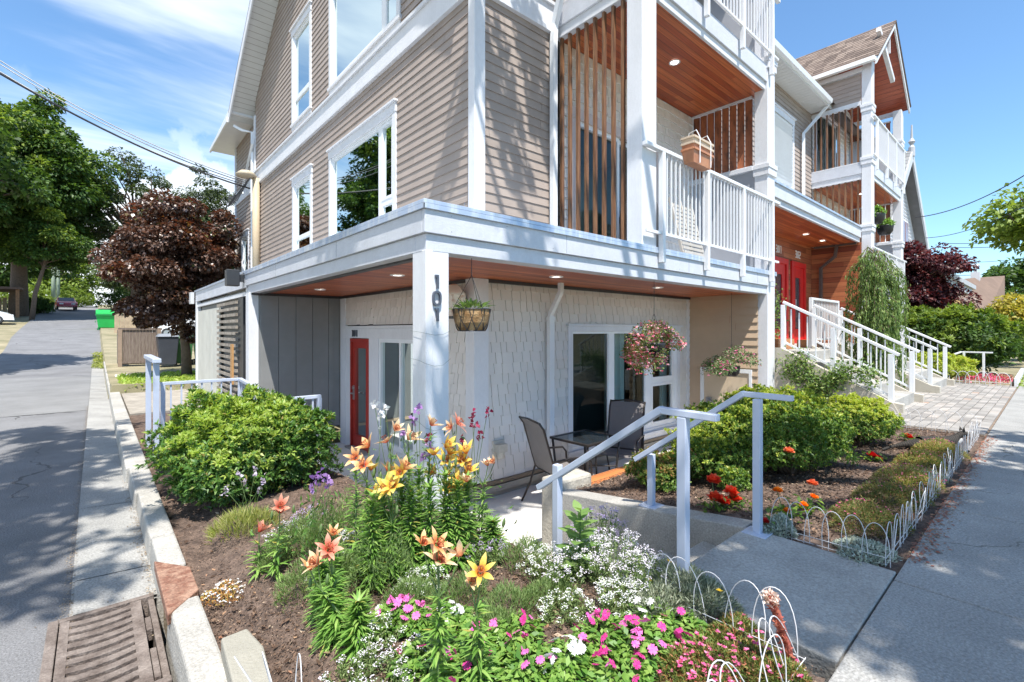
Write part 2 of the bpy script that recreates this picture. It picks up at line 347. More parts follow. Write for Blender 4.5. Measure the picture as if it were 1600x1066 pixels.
ys = [-30, 0, 8, 14, 20, 23.5, 27, 30, 34, 38, 43, 49, 56, 63, 70, 77, 86, 95, 107, 120, 160]
def leftedge(y): return -5.6 if y < 21 else (-3.3 if y < 32 else (-3.3-.8*(y-32)/13 if y < 45 else -4.1-.014*(y-45)))
strip('alley_road', leftedge, lambda y: (-.195 if 2.699 < y < 3.711 else -.10) if y < 26.4 else .9+.02*(y-27), [-30, 0, 2.69, 2.70, 3.71, 3.715, 8, 14, 20, 23.5, 26.3, 26.5]+ys[7:], .0, asph)
# patch of newer asphalt further up the alley
strip('asphalt_patch', -5.4, -.12, [13.2, 16, 20, 22], .006, pm('patched_asphalt', (.20, .20, .20), .9, .12, 1.2, .6, 150, speck=.3))
# gutter slabs
m = MB()
gy = [3.72, 4.22, 5.9, 7.8, 9.8, 12.3, 14.8, 17.3, 19.8, 22.3, 24.8, 26.4]
for a, b in zip(gy, gy[1:]):
    z0, z1 = prof(a)+.012, prof(b)+.012
    m.add([(-.10, a+.006, z0), (.30, a+.006, z0-.02), (.30, b-.006, z1-.02), (-.10, b-.006, z1)], [(0, 1, 2, 3)])
m.add([(-.10, .2, prof(0)+.012), (.29, .2, prof(0)-.008), (.29, 2.70, prof(0)-.008), (-.10, 2.70, prof(0)+.012)], [(0, 1, 2, 3)])
for a, b in ((.2, 2.70), (3.72, 20), (20, 26.4)):
    m.add([(-.115, a, prof(a)+.006), (.3, a, prof(a)-.03), (.3, b, prof(b)-.03), (-.115, b, prof(b)+.006)], [(0, 1, 2, 3)])
struct(m.build('gutter', concs))
# kerb, in lengths, worn and stepped
m = MB(); kk = 0
kys = [.3, 3.2, 3.68, 4.3, 5.6, 6.65, 8.2, 10.8, 13.4, 16, 18.6, 21.2, 23.8, 26.4]
KX0, KX1 = .29, .44
for a, b in zip(kys, kys[1:]):
    if abs(a-3.2) < .01 or b-a < .1: continue
    x0 = KX0 if b < 4.31 else (KX0-.008 if b < 5.61 else (KX0-.03 if b < 6.7 else KX0-.055))
    x1 = KX1 if b < 5.61 else KX1+.0
    z0 = max(prof(a), -.4)+.155; z1 = max(prof(b), -.4)+.155
    m.add([(x0-.015, a+.004, z0-.4), (x1, a+.004, z0-.6), (x1, b-.004, z1-.6), (x0-.015, b-.004, z1-.4), (x0+.012, a+.004, z0), (x1, a+.004, z0+.004), (x1, b-.004, z1+.004), (x0+.012, b-.004, z1)],
          [(4,5,6,7),(0,1,5,4),(1,2,6,5),(2,3,7,6),(3,0,4,7)])
struct(m.build('kerb', conc, bevel=.014))
# sidewalk slabs
m = MB(); x = -3.0
while x < 60:
    m.box((x+.004, -1.55, -.12), (x+1.498, -.512, 0)); m.box((x+.004, -.504, -.12), (x+1.498, .535, 0)); x += 1.504
struct(m.build('sidewalk', concs, bevel=.006))
m = MB(); m.box((-8, -12, -.30), (70, -2.6, -.16)); struct(m.build('street_road', asph))
m = MB(); m.box((-8, -2.6, -.3), (70, -2.4, -.02)); struct(m.build('street_kerb', conc, bevel=.01))
m = MB(); m.box((-8, -2.4, -.3), (70, -1.56, -.03)); struct(m.build('street_verge', pm('lawn_soil', (.05, .09, .025), .95, .2, 3, .5, 50)))
# walk down to the patio: pad, steps, slab
m = MB(); m.box((2.10, .542, -.3), (3.12, 1.295, .004))
struct(m.build('entry_path', conc, bevel=.006))
m = MB()
for i in range(4): m.box((2.12, 1.295+.28*i+.002, -1.0), (3.10, 1.295+.28*(i+1), -.174*(i+1)))
tag(m.build('patio_steps', conc, bevel=.006), 'concrete steps going down from the sidewalk pad to the sunken patio', 'steps')
m = MB(); m.box((2.04, 2.42, -1.0), (3.12, 3.2, PAT)); m.box((2.06, 3.202, -1.0), (4.6, 8.95, PAT)); m.box((4.606, 3.0, -1.0), (WXE+.0, 4.72, PAT))
struct(m.build('patio_slab', concn, bevel=.006))
# retaining walls of the stairwell and bed
m = MB(); m.prism([(3.10, 1.30, -1), (3.10, 3.0, -1), (3.10, 3.0, -.20), (3.10, 1.30, .0)], (.17, 0, 0))
tag(m.build('retaining_wall', conc, bevel=.008), 'sloping grey concrete wall on the right of the patio steps', 'wall')
m = MB(); m.prism([(1.99, 1.30, -1), (1.99, 3.22, -1), (1.99, 3.22, -.42), (1.99, 1.30, -.05)], (.11, 0, 0)); m.box((1.85, 3.22, -1), (1.99, 5.8, -.36))
tag(m.build('retaining_wall', conc, bevel=.008), 'low concrete wall behind the lilies on the left of the patio steps', 'wall')
m = MB(); m.prism([(3.10, 2.93, -.9), (3.56, 2.90, -.9), (3.57, 3.12, -.9), (3.11, 3.15, -.9)], (0, 0, .80))
tag(m.build('stone_block', pm('rough_stone', (.42, .39, .33), .9, .2, 6, .9, 40, speck=.2), bevel=.03), 'rough pale stone block at the end of the concrete wall by the patio', 'stone')
m = MB(); m.box((3.58, 2.90, -.31), (6.2, 3.14, -.24)); m.box((3.60, 2.94, -.86), (6.2, 3.10, -.312))
tag(m.build('timber_bench', boards('bench_wood', [(.40, .13, .035), (.52, .19, .06), (.46, .16, .05)], .12, 3, 'X', .45, 'Y'), bevel=.006), 'long orange brown timber plank edging the patio below the bushes', 'bench')
# driveway, brick pavers, far pavers
m = MB(); m.box((.46, 19.2, -.4), (12, 24.5, -.17)); struct(m.build('driveway', concn))
m = MB()
for k in range(14):
    y = 11.2+k*.27; m.box((.47, y, -.45), (1.93, y+.255, -.275))
struct(m.build('boardwalk', pm('grey_pavers', (.30, .27, .23), .9, .2, 4, .4, 60, speck=.15), bevel=.006))
# brick paving in front of the entrance stairs
br = isl('paving_brick', [(0, (.23, .215, .20)), (.6, (.30, .285, .265)), (.975, (.36, .33, .30)), (1, (.32, .23, .18))], .9, spec=.2, var=.2)
m = MB(); y = .56; j = 0
rg = random.Random(4)
while y < 2.9:
    x = 8.05-(j % 2)*.11
    while x < 15.4:
        a = max(x, 8.05); b = min(x+.214, 15.4)
        if b-a > .03 and not (y > 1.72 and (9 < a < 11 or a > 12.4)):
            z = .006+rg.random()*.005; m.box((a, y, -.05), (b, y+.102, z))
        x += .222
    y += .110; j += 1
struct(m.build('brick_paving', br, bevel=.003))
m = MB(); m.box((8.02, .54, -.3), (15.5, 3.2, -.008)); struct(m.build('paving_base', pm('joint_sand', (.20, .15, .11), .95, .2, 6)))
# the beds: soil
def soil(x, y):
    z = -.055-.17*math.exp(-(((x-.44)/.33)**2))-.045*max(0, y-1.3)-.02*max(0, 1.0-x)
    if x < 3: z += .05*max(0, min(1, (x-1.5)/.4))*max(0, min(1, (1.9-y)/.5)); return max(z, -.31)
    return -.025-.12*max(0, y-1.4)
def soilpt(px, py):
    z = -.1
    for _ in range(12):
        p = gp(px, py, z); z = soil(p.x, p.y)
    return Vector((p.x, p.y, z))
soilm = pm('bed_soil', (.065, .044, .034), .98, .3, 14, 1.0, 70, col2=(.17, .118, .09), speck=.55, fine=90)
def bed(name, x0, x1, y0, y1, st, keep):
    nx = int((x1-x0)/st)+1; ny = int((y1-y0)/st)+1; rg = np.random.default_rng(3); m = MB(); ids = {}
    nz = rg.normal(size=(ny, nx))*.006
    big = rg.normal(size=(ny//5+2, nx//5+2))*.007
    for j in range(ny):
        for i in range(nx):
            x = x0+i*st; y = y0+j*st
            if keep(x, y): ids[i, j] = len(m.v); m.v.append((x, y, soil(x, y)+nz[j, i]+big[j//5, i//5]*(1-(j % 5)/5)+big[j//5+1, i//5]*((j % 5)/5)))
    for (i, j) in ids:
        if (i+1, j) in ids and (i, j+1) in ids and (i+1, j+1) in ids: m.f.append((ids[i, j], ids[i+1, j], ids[i+1, j+1], ids[i, j+1]))
    return struct(m.build(name, soilm, smooth=True))
bed('garden_soil', .44, 2.01, .545, 11.15, .035, lambda x, y: y < 3.2 or x < 1.90)
bed('border_soil', 3.11, 8.04, .53, 2.92, .04, lambda x, y: x > 3.25 or y < 1.3)
bed('planter_soil', 3.26, 9.1, 2.90, 3.28, .04, lambda x, y: x > 6.2)
# mulch: bark chips and dry leaves, uncountable
rg = np.random.default_rng(11)
def chips(name, regs, n, s0, s1, mt, label, cat):
    P = []
    for (xa, xb, ya, yb, wt) in regs:
        k = int(n*wt); P.append(np.stack([rg.uniform(xa, xb, k), rg.uniform(ya, yb, k)], 1))
    P = np.concatenate(P); z = np.array([soil(a, b) for a, b in P])+.008+rg.uniform(0, .012, len(P))
    P = np.column_stack([P, z]); k = len(P); L = rg.uniform(s0, s1, k); D = np.column_stack([rg.normal(size=(k, 2)), rg.normal(size=k)*.25]); Nn = np.column_stack([rg.normal(size=(k, 2))*.5, np.ones(k)])
    o = quads(name, leafV(P, D, Nn, L, L*rg.uniform(.25, .7, k), .1, .05), 4, LF, mt); tag(o, label, cat, kind='stuff'); return o
chm = isl('bark_chip', [(0, (.04, .025, .018)), (.4, (.09, .058, .042)), (.78, (.17, .11, .078)), (.95, (.29, .20, .14)), (1, (.42, .33, .24))], .95, spec=.1)
regsL = [(.45, 2.0, .56, 3.2, .62), (.45, 1.9, 3.2, 8, .3)]; regsR = [(3.3, 8.0, .6, 2.9, 1)]
chips('bark_mulch', regsL, 42000, .005, .016, chm, 'brown bark mulch and crumbs of soil over the lily bed', 'mulch')
chips('bark_mulch', regsR, 36000, .008, .026, chm, 'brown bark mulch over the azalea bed beside the sidewalk', 'mulch')
chips('bark_chunks', regsL, 2600, .016, .042, chm, 'larger loose bark chunks on the lily bed', 'mulch'); chips('bark_chunks', regsR, 2600, .016, .045, chm, 'larger loose bark chunks on the azalea bed', 'mulch')
flm = isl('fallen_petal', [(0, (.28, .12, .07)), (.5, (.42, .27, .16)), (1, (.36, .18, .12))], .8, trans=.2, tcol=(1.2, .8, .6))
chips('fallen_leaves', [(.46, 1.6, 1.0, 4, .5), (3.3, 8, .6, 1.1, .5)], 500, .015, .035, flm, 'scattered dry reddish leaves and petals lying on the soil', 'leaf litter')
# red-brown litter along the edge of the sidewalk
k = 1500; P = np.column_stack([rg.uniform(3.3, 8, k), .54-np.abs(rg.normal(size=k))*.05, np.full(k, .006)])
o = quads('dry_litter', leafV(P, np.column_stack([rg.normal(size=(k, 2)), np.zeros(k)]), np.column_stack([rg.normal(size=(k, 2))*.3, np.ones(k)]), rg.uniform(.008, .03, k), rg.uniform(.006, .018, k), .05, .02), 4, LF, isl('litter', [(0, (.24, .07, .045)), (.5, (.33, .14, .09)), (1, (.22, .17, .1))], .9))
tag(o, 'reddish litter of dry petals along the edge of the sidewalk', 'leaf litter', kind='stuff')
# flat stepping stone beside the kerb
c = [gp(345, 1000, -.17), gp(386, 984, -.17), gp(412, 1012, -.17), gp(432, 1090, -.17), gp(372, 1100, -.17), gp(362, 1066, -.17)]
m = MB(); m.prism([(p.x, p.y, -.26) for p in c][::-1], (0, 0, .10))
tag(m.build('stepping_stone', pm('sandstone', (.30, .285, .24), .9, .12, 3, .5, 70, speck=.15), bevel=.01), 'flat grey stepping stone lying on the soil beside the kerb', 'stone')
# iron plate on the kerb
pl = [(KX0-.006, 3.06), (KX1+.008, 3.25), (KX1+.008, 3.60), (KX0-.006, 3.84)]
m = MB(); m.prism([(a, b, -.30) for a, b in pl], (0, 0, .062))
tag(m.build('kerb_inlet_cover', rustp, bevel=.006), 'rusty iron plate set into the kerb above the storm drain', 'drain cover')
m = MB(); m.box((KX0+.03, 3.2, -.6), (KX1-.004, 3.68, -.27)); struct(m.build('kerb_infill', pm('broken_concrete', (.33, .27, .19), .95, .25, 7, .8, 60)))
# storm drain
t = thing('storm_drain', (.05, 3.2, -.4), 'rusty cast iron storm drain with curved slots in the gutter', 'drain')
m = MB(); x0, x1, y0, y1 = -.20, .27, 2.72, 3.70; zt = -.378
m.box((x0, y0, -.5), (x0+.045, y1, zt)); m.box((x0+.045, y1-.04, -.5), (x1, y1, zt)); m.box((x0+.045, y0, -.5), (x1, y0+.04, zt)); m.box((x1-.03, y0+.04, -.5), (x1, y1-.04, zt-.02))
m.build('frame', rust, t, bevel=.004)
m = MB(); xa, xb = x0+.05, x1-.085; m.box((xa, y0+.045, -.44), (xa+.04, y1-.045, zt-.004)); m.box((xb-.03, y0+.045, -.44), (xb+.02, y1-.045, zt-.004))
nb = 11; yy = np.linspace(y0+.05, y1-.05, nb+1)
for i in range(nb):
    seg = 8; bx = np.linspace(xa+.04, xb-.03, seg+1); wv = (yy[1]-yy[0])*.60
    for a, b in zip(bx, bx[1:]):
        fa = .035*((2*(a-xa)/(xb-xa)-1)**2); fb = .035*((2*(b-xa)/(xb-xa)-1)**2)
        m.add([(a, yy[i]+fa-.005, -.44), (b, yy[i]+fb-.005, -.44), (b, yy[i]+wv+fb-.005, -.44), (a, yy[i]+wv+fa-.005, -.44), (a, yy[i]+fa-.005, zt-.006), (b, yy[i]+fb-.005, zt-.006), (b, yy[i]+wv+fb-.005, zt-.006), (a, yy[i]+wv+fa-.005, zt-.006)],
              [(4,5,6,7),(0,1,5,4),(2,3,7,6)])
m.build('grate', rust, t)
m = MB(); m.box((x1-.06, y0+.08, -.45), (x1-.035, y0+.35, zt-.01)); m.box((x1-.06, y0+.55, -.45), (x1-.035, y0+.7, zt-.01)); m.build('side_bar', rust, t)
m = MB(); m.add([(x, yy_, z) for z in (-1.0, -.5) for (x, yy_) in ((x0+.01, y0+.01), (x1-.01, y0+.01), (x1-.01, y1-.01), (x0+.01, y1-.01))], [(0,1,2,3),(0,1,5,4),(1,2,6,5),(2,3,7,6),(3,0,4,7)]); m.build('sump', pm('pit_shade', (.02, .018, .015), .8), t)  # near-black colour puts the shade of the pit into the sump walls
# ================================================================ THE CORNER BUILDING
B = thing('apartment_building', (WX, WY, PAT), 'three storey taupe clapboard corner apartment building with cedar soffits and white balconies', 'building')
def sub_iv(a, b, holes):
    iv = [(a, b)]
    for ha, hb in holes:
        nv = []
        for p, q in iv:
            if hb <= p or ha >= q: nv.append((p, q)); continue
            if ha > p: nv.append((p, ha))
            if hb < q: nv.append((hb, q))
        iv = nv
    return [(p, q) for p, q in iv if q-p > .004]
def lap(O, U, Nv, u0, u1, z0, z1, holes=(), ex=.118, clip=None, mt=None, name='wall', parent=None, th=.013):
    """clapboards: each course a tilted board with a real lower lip"""
    O = Vector(O); U = Vector(U); Nv = Vector(Nv); m = MB(); n = int(math.ceil((z1-z0)/ex)); rj = random.Random(int(u0*7+z0*13))
    for i in range(n):
        a = z0+i*ex; b = min(a+ex, z1); jo = u0+rj.random()*3.6-.1; jt = [(jo+3.6*k, jo+3.6*k+.0035) for k in range(8)]; dj = rj.gauss(0, .0012)
        cuts = sorted({a, b} | {h for H in holes for h in H[2:4] if a < h < b})
        for c, d in zip(cuts, cuts[1:]):
            mid = (c+d)/2; ua, ub = (u0, u1) if clip is None else clip(mid)
            ua = max(ua, u0); ub = min(ub, u1)
            for p, q in sub_iv(ua, ub, [(H[0], H[1]) for H in holes if H[2] < mid < H[3]]+jt):
                tc_ = th*(1-(c-a)/ex)+.002+abs(dj); td = th*(1-(d-a)/ex)+.002
                P = lambda uu, zz, t: O+U*uu+Nv*t+Vector((0, 0, zz))
                m.add([P(p, c, tc_), P(q, c, tc_), P(q, d, td), P(p, d, td), P(p, c, 0), P(q, c, 0)], [(0, 1, 2, 3), (4, 5, 1, 0)])
    return m.build(name, mt or siding, parent or B)
def shingle(O, U, Nv, u0, u1, z0, z1, holes=(), ex=.135, mt=None, name='wall', parent=None, seed=1):
    """staggered wood shingles with uneven widths and butts"""
    O = Vector(O); U = Vector(U); Nv = Vector(Nv); m = MB(); n = int(math.ceil((z1-z0)/ex)); rg = random.Random(seed)
    for i in range(n):
        a0 = z0+i*ex; uu = u0-rg.random()*.1
        while uu < u1:
            wd = rg.uniform(.09, .20); p, q = max(uu, u0), min(uu+wd-.009, u1); a = max(z0, a0+rg.choice((rg.uniform(-.004, .004), rg.uniform(-.004, .004), rg.uniform(-.018, .012)))); b = min(a0+ex+.02, z1); uu += wd
            if q-p < .01 or b-a < .02: continue
            cuts = sorted({a, b} | {h for H in holes for h in H[2:4] if a < h < b})
            for c, d in zip(cuts, cuts[1:]):
                mid = (c+d)/2
                for pp, qq in sub_iv(p, q, [(H[0], H[1]) for H in holes if H[2] < mid < H[3]]):
                    t0 = .020*(1-(c-a)/(b-a))+.004; t1 = .013*(1-(d-a)/(b-a))+.001
                    P = lambda x, zz, t: O+U*x+Nv*t+Vector((0, 0, zz))
                    m.add([P(pp, c, t0), P(qq, c, t0), P(qq, d, t1), P(pp, d, t1), P(pp, c, -.002), P(qq, c, -.002), P(pp, d, -.002), P(qq, d, -.002)], [(0,1,2,3),(4,5,1,0),(4,0,3,6),(1,5,7,2)])
    # dark felt behind the joints
    P = lambda x, zz, t: O+U*x+Nv*t+Vector((0, 0, zz)); o = m.build(name, mt or shing, parent or B)
    f = MB(); cuts = sorted({z0, z1} | {h for H in holes for h in H[2:4] if z0 < h < z1})
    for c, d in zip(cuts, cuts[1:]):
        for p, q in sub_iv(u0, u1, [(H[0], H[1]) for H in holes if H[2] < (c+d)/2 < H[3]]): f.add([P(p, c, -.004), P(q, c, -.004), P(q, d, -.004), P(p, d, -.004)], [(0, 1, 2, 3)])
    f.build('wall_felt', dark, o); return o
class Fr:
    """a wall frame: u along the wall, t out of it"""
    def __init__(s, O, U, Nv): s.O, s.U, s.N = Vector(O), Vector(U), Vector(Nv)
    def P(s, u, t, z): return s.O+s.U*u+s.N*t+Vector((0, 0, z))
    def box(s, m, u0, u1, t0, t1, z0, z1):
        m.add([s.P(u, t, z) for z in (z0, z1) for (u, t) in ((u0, t0), (u1, t0), (u1, t1), (u0, t1))], [(0,3,2,1),(4,5,6,7),(0,1,5,4),(1,2,6,5),(2,3,7,6),(3,0,4,7)])
LW = Fr((WX, 0, 0), (0, 1, 0), (-1, 0, 0))       # side wall: u = Y
FW = Fr((0, WY, 0), (1, 0, 0), (0, -1, 0))       # street wall: u = X
def window(fr, u0, u1, z0, z1, lights, parent=None, tr=.11, sill=True, curtain=None, head=.17, trm=None, dep=.9, rm=None):
    """lights: list of (u0,u1,z0,z1, casement?) panes inside the opening u0..u1,z0..z1 (outer casing included)"""
    parent = parent or B; o = MB(); a, b, c, d = u0+tr, u1-tr, z0+(.07 if sill else tr), z1-head
    fr.box(o, u0, u0+tr, -.02, .035, z0+.04, z1-head); fr.box(o, u1-tr, u1, -.02, .035, z0+.04, z1-head)
    fr.box(o, u0-.01, u1+.01, -.02, .042, z1-head, z1-.02); fr.box(o, u0-.035, u1+.035, -.02, .075, z1-.02, z1+.012)
    fr.box(o, u0-.02, u1+.02, -.02, .06, z0, z0+.05); fr.box(o, u0+.003, u1-.003, -.02, .03, z0-.09, z0)
    w_ = o.build('window', trm or trim, parent, bevel=.003)
    f = MB(); fw = .035
    fr.box(f, a, b, -.06, .012, c-.02, c+fw); fr.box(f, a, b, -.06, .012, d-fw, d); fr.box(f, a, a+fw, -.06, .012, c+fw, d-fw); fr.box(f, b-fw, b, -.06, .012, c+fw, d-fw)
    # reveal
    for L in lights:
        p, q, r_, s_ = L[:4]; k = .045 if len(L) > 4 and L[4] else .018; t = .004 if len(L) > 4 and L[4] else -.012
        fr.box(f, p-k, p, -.055, t, r_-k, s_+k); fr.box(f, q, q+k, -.055, t, r_-k, s_+k); fr.box(f, p, q, -.055, t, r_-k, r_); fr.box(f, p, q, -.055, t, s_, s_+k)
    # solid mullion field between lights
    cu = sorted({a+fw, b-fw} | {x for L in lights for x in (L[0]-.018, L[1]+.018)})
    f2 = f
    for p, q in zip(cu, cu[1:]):
        if q-p < .002: continue
        zs = sorted({c+fw, d-fw} | {x for L in lights for x in (L[2]-.018, L[3]+.018)})
        for r_, s_ in zip(zs, zs[1:]):
            if s_-r_ < .002: continue
            um, zm = (p+q)/2, (r_+s_)/2
            if not any(L[0]-.018 < um < L[1]+.018 and L[2]-.018 < zm < L[3]+.018 for L in lights): fr.box(f2, p, q, -.05, -.004, r_, s_)
    f.build('sash', white, w_)
    for L in lights:
        g = MB(); g.add([fr.P(L[0], -.03, L[2]), fr.P(L[1], -.03, L[2]), fr.P(L[1], -.03, L[3]), fr.P(L[0], -.03, L[3])], [(0, 1, 2, 3)]); g.build('pane', glass, w_)
    r_ = MB(); A = [fr.P(u, t, z) for z in (c-.3, d+.15) for (u, t) in ((a-.5, -.10), (b+.5, -.10), (b+.5, -dep), (a-.5, -dep))]
    r_.add(A, [(0,3,2,1),(4,5,6,7),(1,2,6,5),(2,3,7,6),(3,0,4,7)])
    # jamb ring so that no daylight leaks round the opening
    ring = [fr.P(u, -.061, z) for (u, z) in ((a, c), (b, c), (b, d), (a, d))]+[fr.P(u, -.10, z) for (u, z) in ((a-.5, c-.3), (b+.5, c-.3), (b+.5, d+.15), (a-.5, d+.15))]
    r_.add(ring, [(0,1,5,4),(1,2,6,5),(2,3,7,6),(3,0,4,7)])
    r_.build('room', rm or room, w_)
    if curtain:
        cm = MB(); 
        for (p, q) in curtain:
            n = max(6, int((q-p)/.022)); pts = [(p+(q-p)*i/n, -.16-.028*math.sin(i*1.35)-.008*math.sin(i*.6)) for i in range(n+1)]
            for (ua, ta), (ub, tb) in zip(pts, pts[1:]): cm.add([fr.P(ua, ta, c-.1), fr.P(ub, tb, c-.1), fr.P(ub, tb, d+.05), fr.P(ua, ta, d+.05)], [(0, 1, 2, 3)])
        cm.build('curtain', curt, w_, smooth=False)
    return w_
# ---- side wall, upper storeys, with the gable above
Y0, Y1, YW = WY, 15.5, 18.3
EAVE = 7.55; SL = .73; YM = (Y0+Y1)/2
def gclip(z):
    if z < EAVE-.35: return (Y0, Y1)
    k = (z-EAVE)/SL; return (Y0-.6+k, Y1+.57-k)
win = [(6.74, 9.55, 2.92, 4.83), (10.55, 11.9, 2.95, 4.83), (6.6, 9.55, 6.02, 8.35), (10.6, 11.95, 6.06, 8.36)]
hol = [(a+.03, b-.03, c-.02, d) for a, b, c, d in win]
lap((WX, 0, 0), (0, 1, 0), (-1, 0, 0), Y0+.06, Y1-.06, DECK, C2, hol)
lap((WX, 0, 0), (0, 1, 0), (-1, 0, 0), Y0+.06, Y1-.06, D3+.02, 11.4, hol, clip=gclip)
lap((WX+.06, 0, 0), (0, 1, 0), (-1, 0, 0), Y1+.06, YW, DECK, C2, [(16.45, 17.45, 2.9, 4.4)])
lap((WX+.06, 0, 0), (0, 1, 0), (-1, 0, 0), Y1+.06, YW, D3, 7.45)
window(LW, 6.74, 9.55, 2.92, 4.83, [(7.42, 9.36, 3.08, 4.58), (6.93, 7.24, 3.42, 4.56, 1), (6.93, 7.24, 3.10, 3.27)], curtain=[(9.05, 9.45), (7.4, 7.5)])
window(LW, 10.55, 11.9, 2.95, 4.83, [(10.74, 11.71, 3.45, 4.58), (10.74, 11.71, 3.1, 3.34)], curtain=[(11.4, 11.9), (10.6, 10.9)])
window(LW, 6.6, 9.55, 6.02, 8.35, [(7.3, 9.36, 6.2, 8.1), (6.8, 7.12, 6.75, 8.1, 1), (6.8, 7.12, 6.2, 6.6)], curtain=[(8.95, 9.45)])
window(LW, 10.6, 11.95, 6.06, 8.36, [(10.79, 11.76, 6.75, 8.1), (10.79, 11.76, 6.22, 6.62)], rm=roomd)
window(Fr((WX+.06, 0, 0), (0, 1, 0), (-1, 0, 0)), 16.45, 17.45, 2.9, 4.4, [(16.64, 17.26, 3.05, 4.15)], curtain=[(16.6, 17)])
m = MB()
LW.box(m, Y0-.045, Y0+.09, -.02, .045, DECK, C2); LW.box(m, Y0-.045, Y0+.09, -.02, .045, D3, EAVE+.1)
LW.box(m, Y1-.12, Y1+.02, -.06, .04, DECK, C2); LW.box(m, Y1-.12, Y1+.02, -.06, .04, D3, EAVE)
LW.box(m, YW-.1, YW+.02, -.08, -.01, DECK, 7.4)
FW.box(m, WX-.045+.003, WX+.12, -.02, .045+.001, DECK, C2); FW.box(m, WX-.042, WX+.12, -.02, .046, D3, EAVE)
m.build('corner_board', trim, B, bevel=.004)
m = MB()
LW.box(m, Y0-.06, Y1+.03, -.02, .05, C2+.07, D3-.04); LW.box(m, Y0-.07, Y1+.03, -.02, .062, C2, C2+.068); LW.box(m, Y0-.09, Y1+.03, -.02, .085, D3-.038, D3+.012)
LW.box(m, Y1+.032, YW, -.08, -.015, C2, D3)
FW.box(m, WX-.05, 4.93, -.02, .052, C2+.07, D3-.04); FW.box(m, WX-.062, 4.93, -.02, .064, C2, C2+.068); FW.box(m, WX-.085, 4.93, -.02, .087, D3-.038, D3+.012)
m.build('belly_band', trim, B, bevel=.003)
# street wall between corner and first balcony
lap((0, WY, 0), (1, 0, 0), (0, -1, 0), WX+.12, 4.95, DECK, C2, [])
lap((0, WY, 0), (1, 0, 0), (0, -1, 0), WX+.12, 4.95, D3, 7.6, [])
# far eave, gable barge and soffit
XB = 2.98
m = MB()
for s in (1, -1):
    e = Vector((XB, YM+s*(YM-Y0+.6), EAVE)); p = Vector((XB, YM, EAVE+SL*(YM-Y0+.6)))
    d = (p-e).normalized(); up = Vector((0, -d.z*s if s > 0 else d.z, abs(d.y)))
    m.prism([e+Vector((0, 0, .12)), p+Vector((0, 0, .12)), p+Vector((0, 0, -.14)), e+Vector((0, 0, -.14))], (-.035, 0, 0))
m.build('barge_board', trim, B)
m = MB()
for s in (1, -1):
    e = Vector((XB, YM+s*(YM-Y0+.6), EAVE-.05)); p = Vector((XB, YM, EAVE+SL*(YM-Y0+.6)-.05))
    n = 46
    for i in range(n):
        a = e.lerp(p, i/n); b = e.lerp(p, (i+.93)/n); g = e.lerp(p, (i+1)/n)
        m.add([a, b, b+Vector((.62, 0, 0)), a+Vector((.62, 0, 0))], [(0, 1, 2, 3)]); m.add([b+Vector((0, 0, .008)), g+Vector((0, 0, .008)), g+Vector((.62, 0, .008)), b+Vector((.62, 0, .008))], [(0, 1, 2, 3)])
m.build('gable_soffit', foam, B)
def roof_slope(e0, e1, p0, p1, mt, parent, name='roof', rows=26, seed=1):
    """shingled slope between eave e0-e1 and ridge p0-p1"""
    m = MB(); rg = random.Random(seed); e0, e1, p0, p1 = map(Vector, (e0, e1, p0, p1)); n = (e1-e0).cross(p0-e0).normalized()
    if n.z < 0: n = -n
    for i in range(rows):
        a, b = i/rows, (i+1.15)/rows; b = min(b, 1); L0, L1 = e0.lerp(p0, a), e1.lerp(p1, a); H0, H1 = e0.lerp(p0, b), e1.lerp(p1, b)
        ln = (L1-L0).length; t = -rg.random()*.3
        while t < ln:
            wv = rg.uniform(.16, .34); p, q = max(0, t/ln), min(1, (t+wv-.006)/ln); t += wv
            if q-p < .002: continue
            m.add([L0.lerp(L1, p)+n*.016, L0.lerp(L1, q)+n*.016, H0.lerp(H1, q)+n*.003, H0.lerp(H1, p)+n*.003, L0.lerp(L1, p), L0.lerp(L1, q)], [(0, 1, 2, 3), (4, 5, 1, 0)])
    m.add([e0-n*.03, e1-n*.03, p1-n*.03, p0-n*.03], [(0, 1, 2, 3)]); m.add([e0-n*.002, e1-n*.002, p1-n*.002, p0-n*.002], [(0, 1, 2, 3)])
    return m.build(name, mt, parent)
ZR = EAVE+SL*(YM-Y0+.6)+.14
roof_slope((XB-.04, Y0-.6, EAVE+.13), (22, Y0-.6, EAVE+.13), (XB-.04, YM, ZR), (22, YM, ZR), roofm, B, rows=30)
m = MB(); m.add([(XB-.04, Y1+.6, EAVE+.13), (22, Y1+.6, EAVE+.13), (22, YM, ZR), (XB-.04, YM, ZR)], [(0, 1, 2, 3)]); m.build('roof', roofm, B)
# lower back wing roof with its gutter
m = MB(); m.prism([(2.95, Y1+.35, 7.62), (2.95, 18.9, 7.36), (2.95, 18.9, 7.50), (2.95, Y1+.35, 7.80)], (1.2, 0, 0)); m.prism([(2.9, 16.1, 7.42), (2.9, 18.9, 7.30), (2.9, 18.9, 7.42), (2.9, 16.1, 7.56)], (.05, 0, 0)); m.build('roof', white, B)
# eave gutters on the street side, and their soffit
m = MB()
def gutter(m, a, b, y, z):
    m.prism([(a, y, z), (a, y-.02, z+.11), (a, y-.005, z+.11), (a, y+.10, z+.02), (a, y+.11, z+.11), (a, y+.125, z+.11), (a, y+.11, z-.01)], (b-a, 0, 0))
gutter(m, 9.3, 15.55, 4.12, 7.64); m.build('gutter', white, B)
m = MB()
for i in range(40):
    x = 9.2+i*.16; m.box((x, 4.24, 7.60), (min(x+.152, 15.8), WY, 7.612))
m.box((9.2, 4.24, 7.613), (15.8, WY, 7.62)); m.box((9.2, 4.20, 7.585), (15.8, 4.24, 7.72)); m.build('eave_soffit', foam, B)
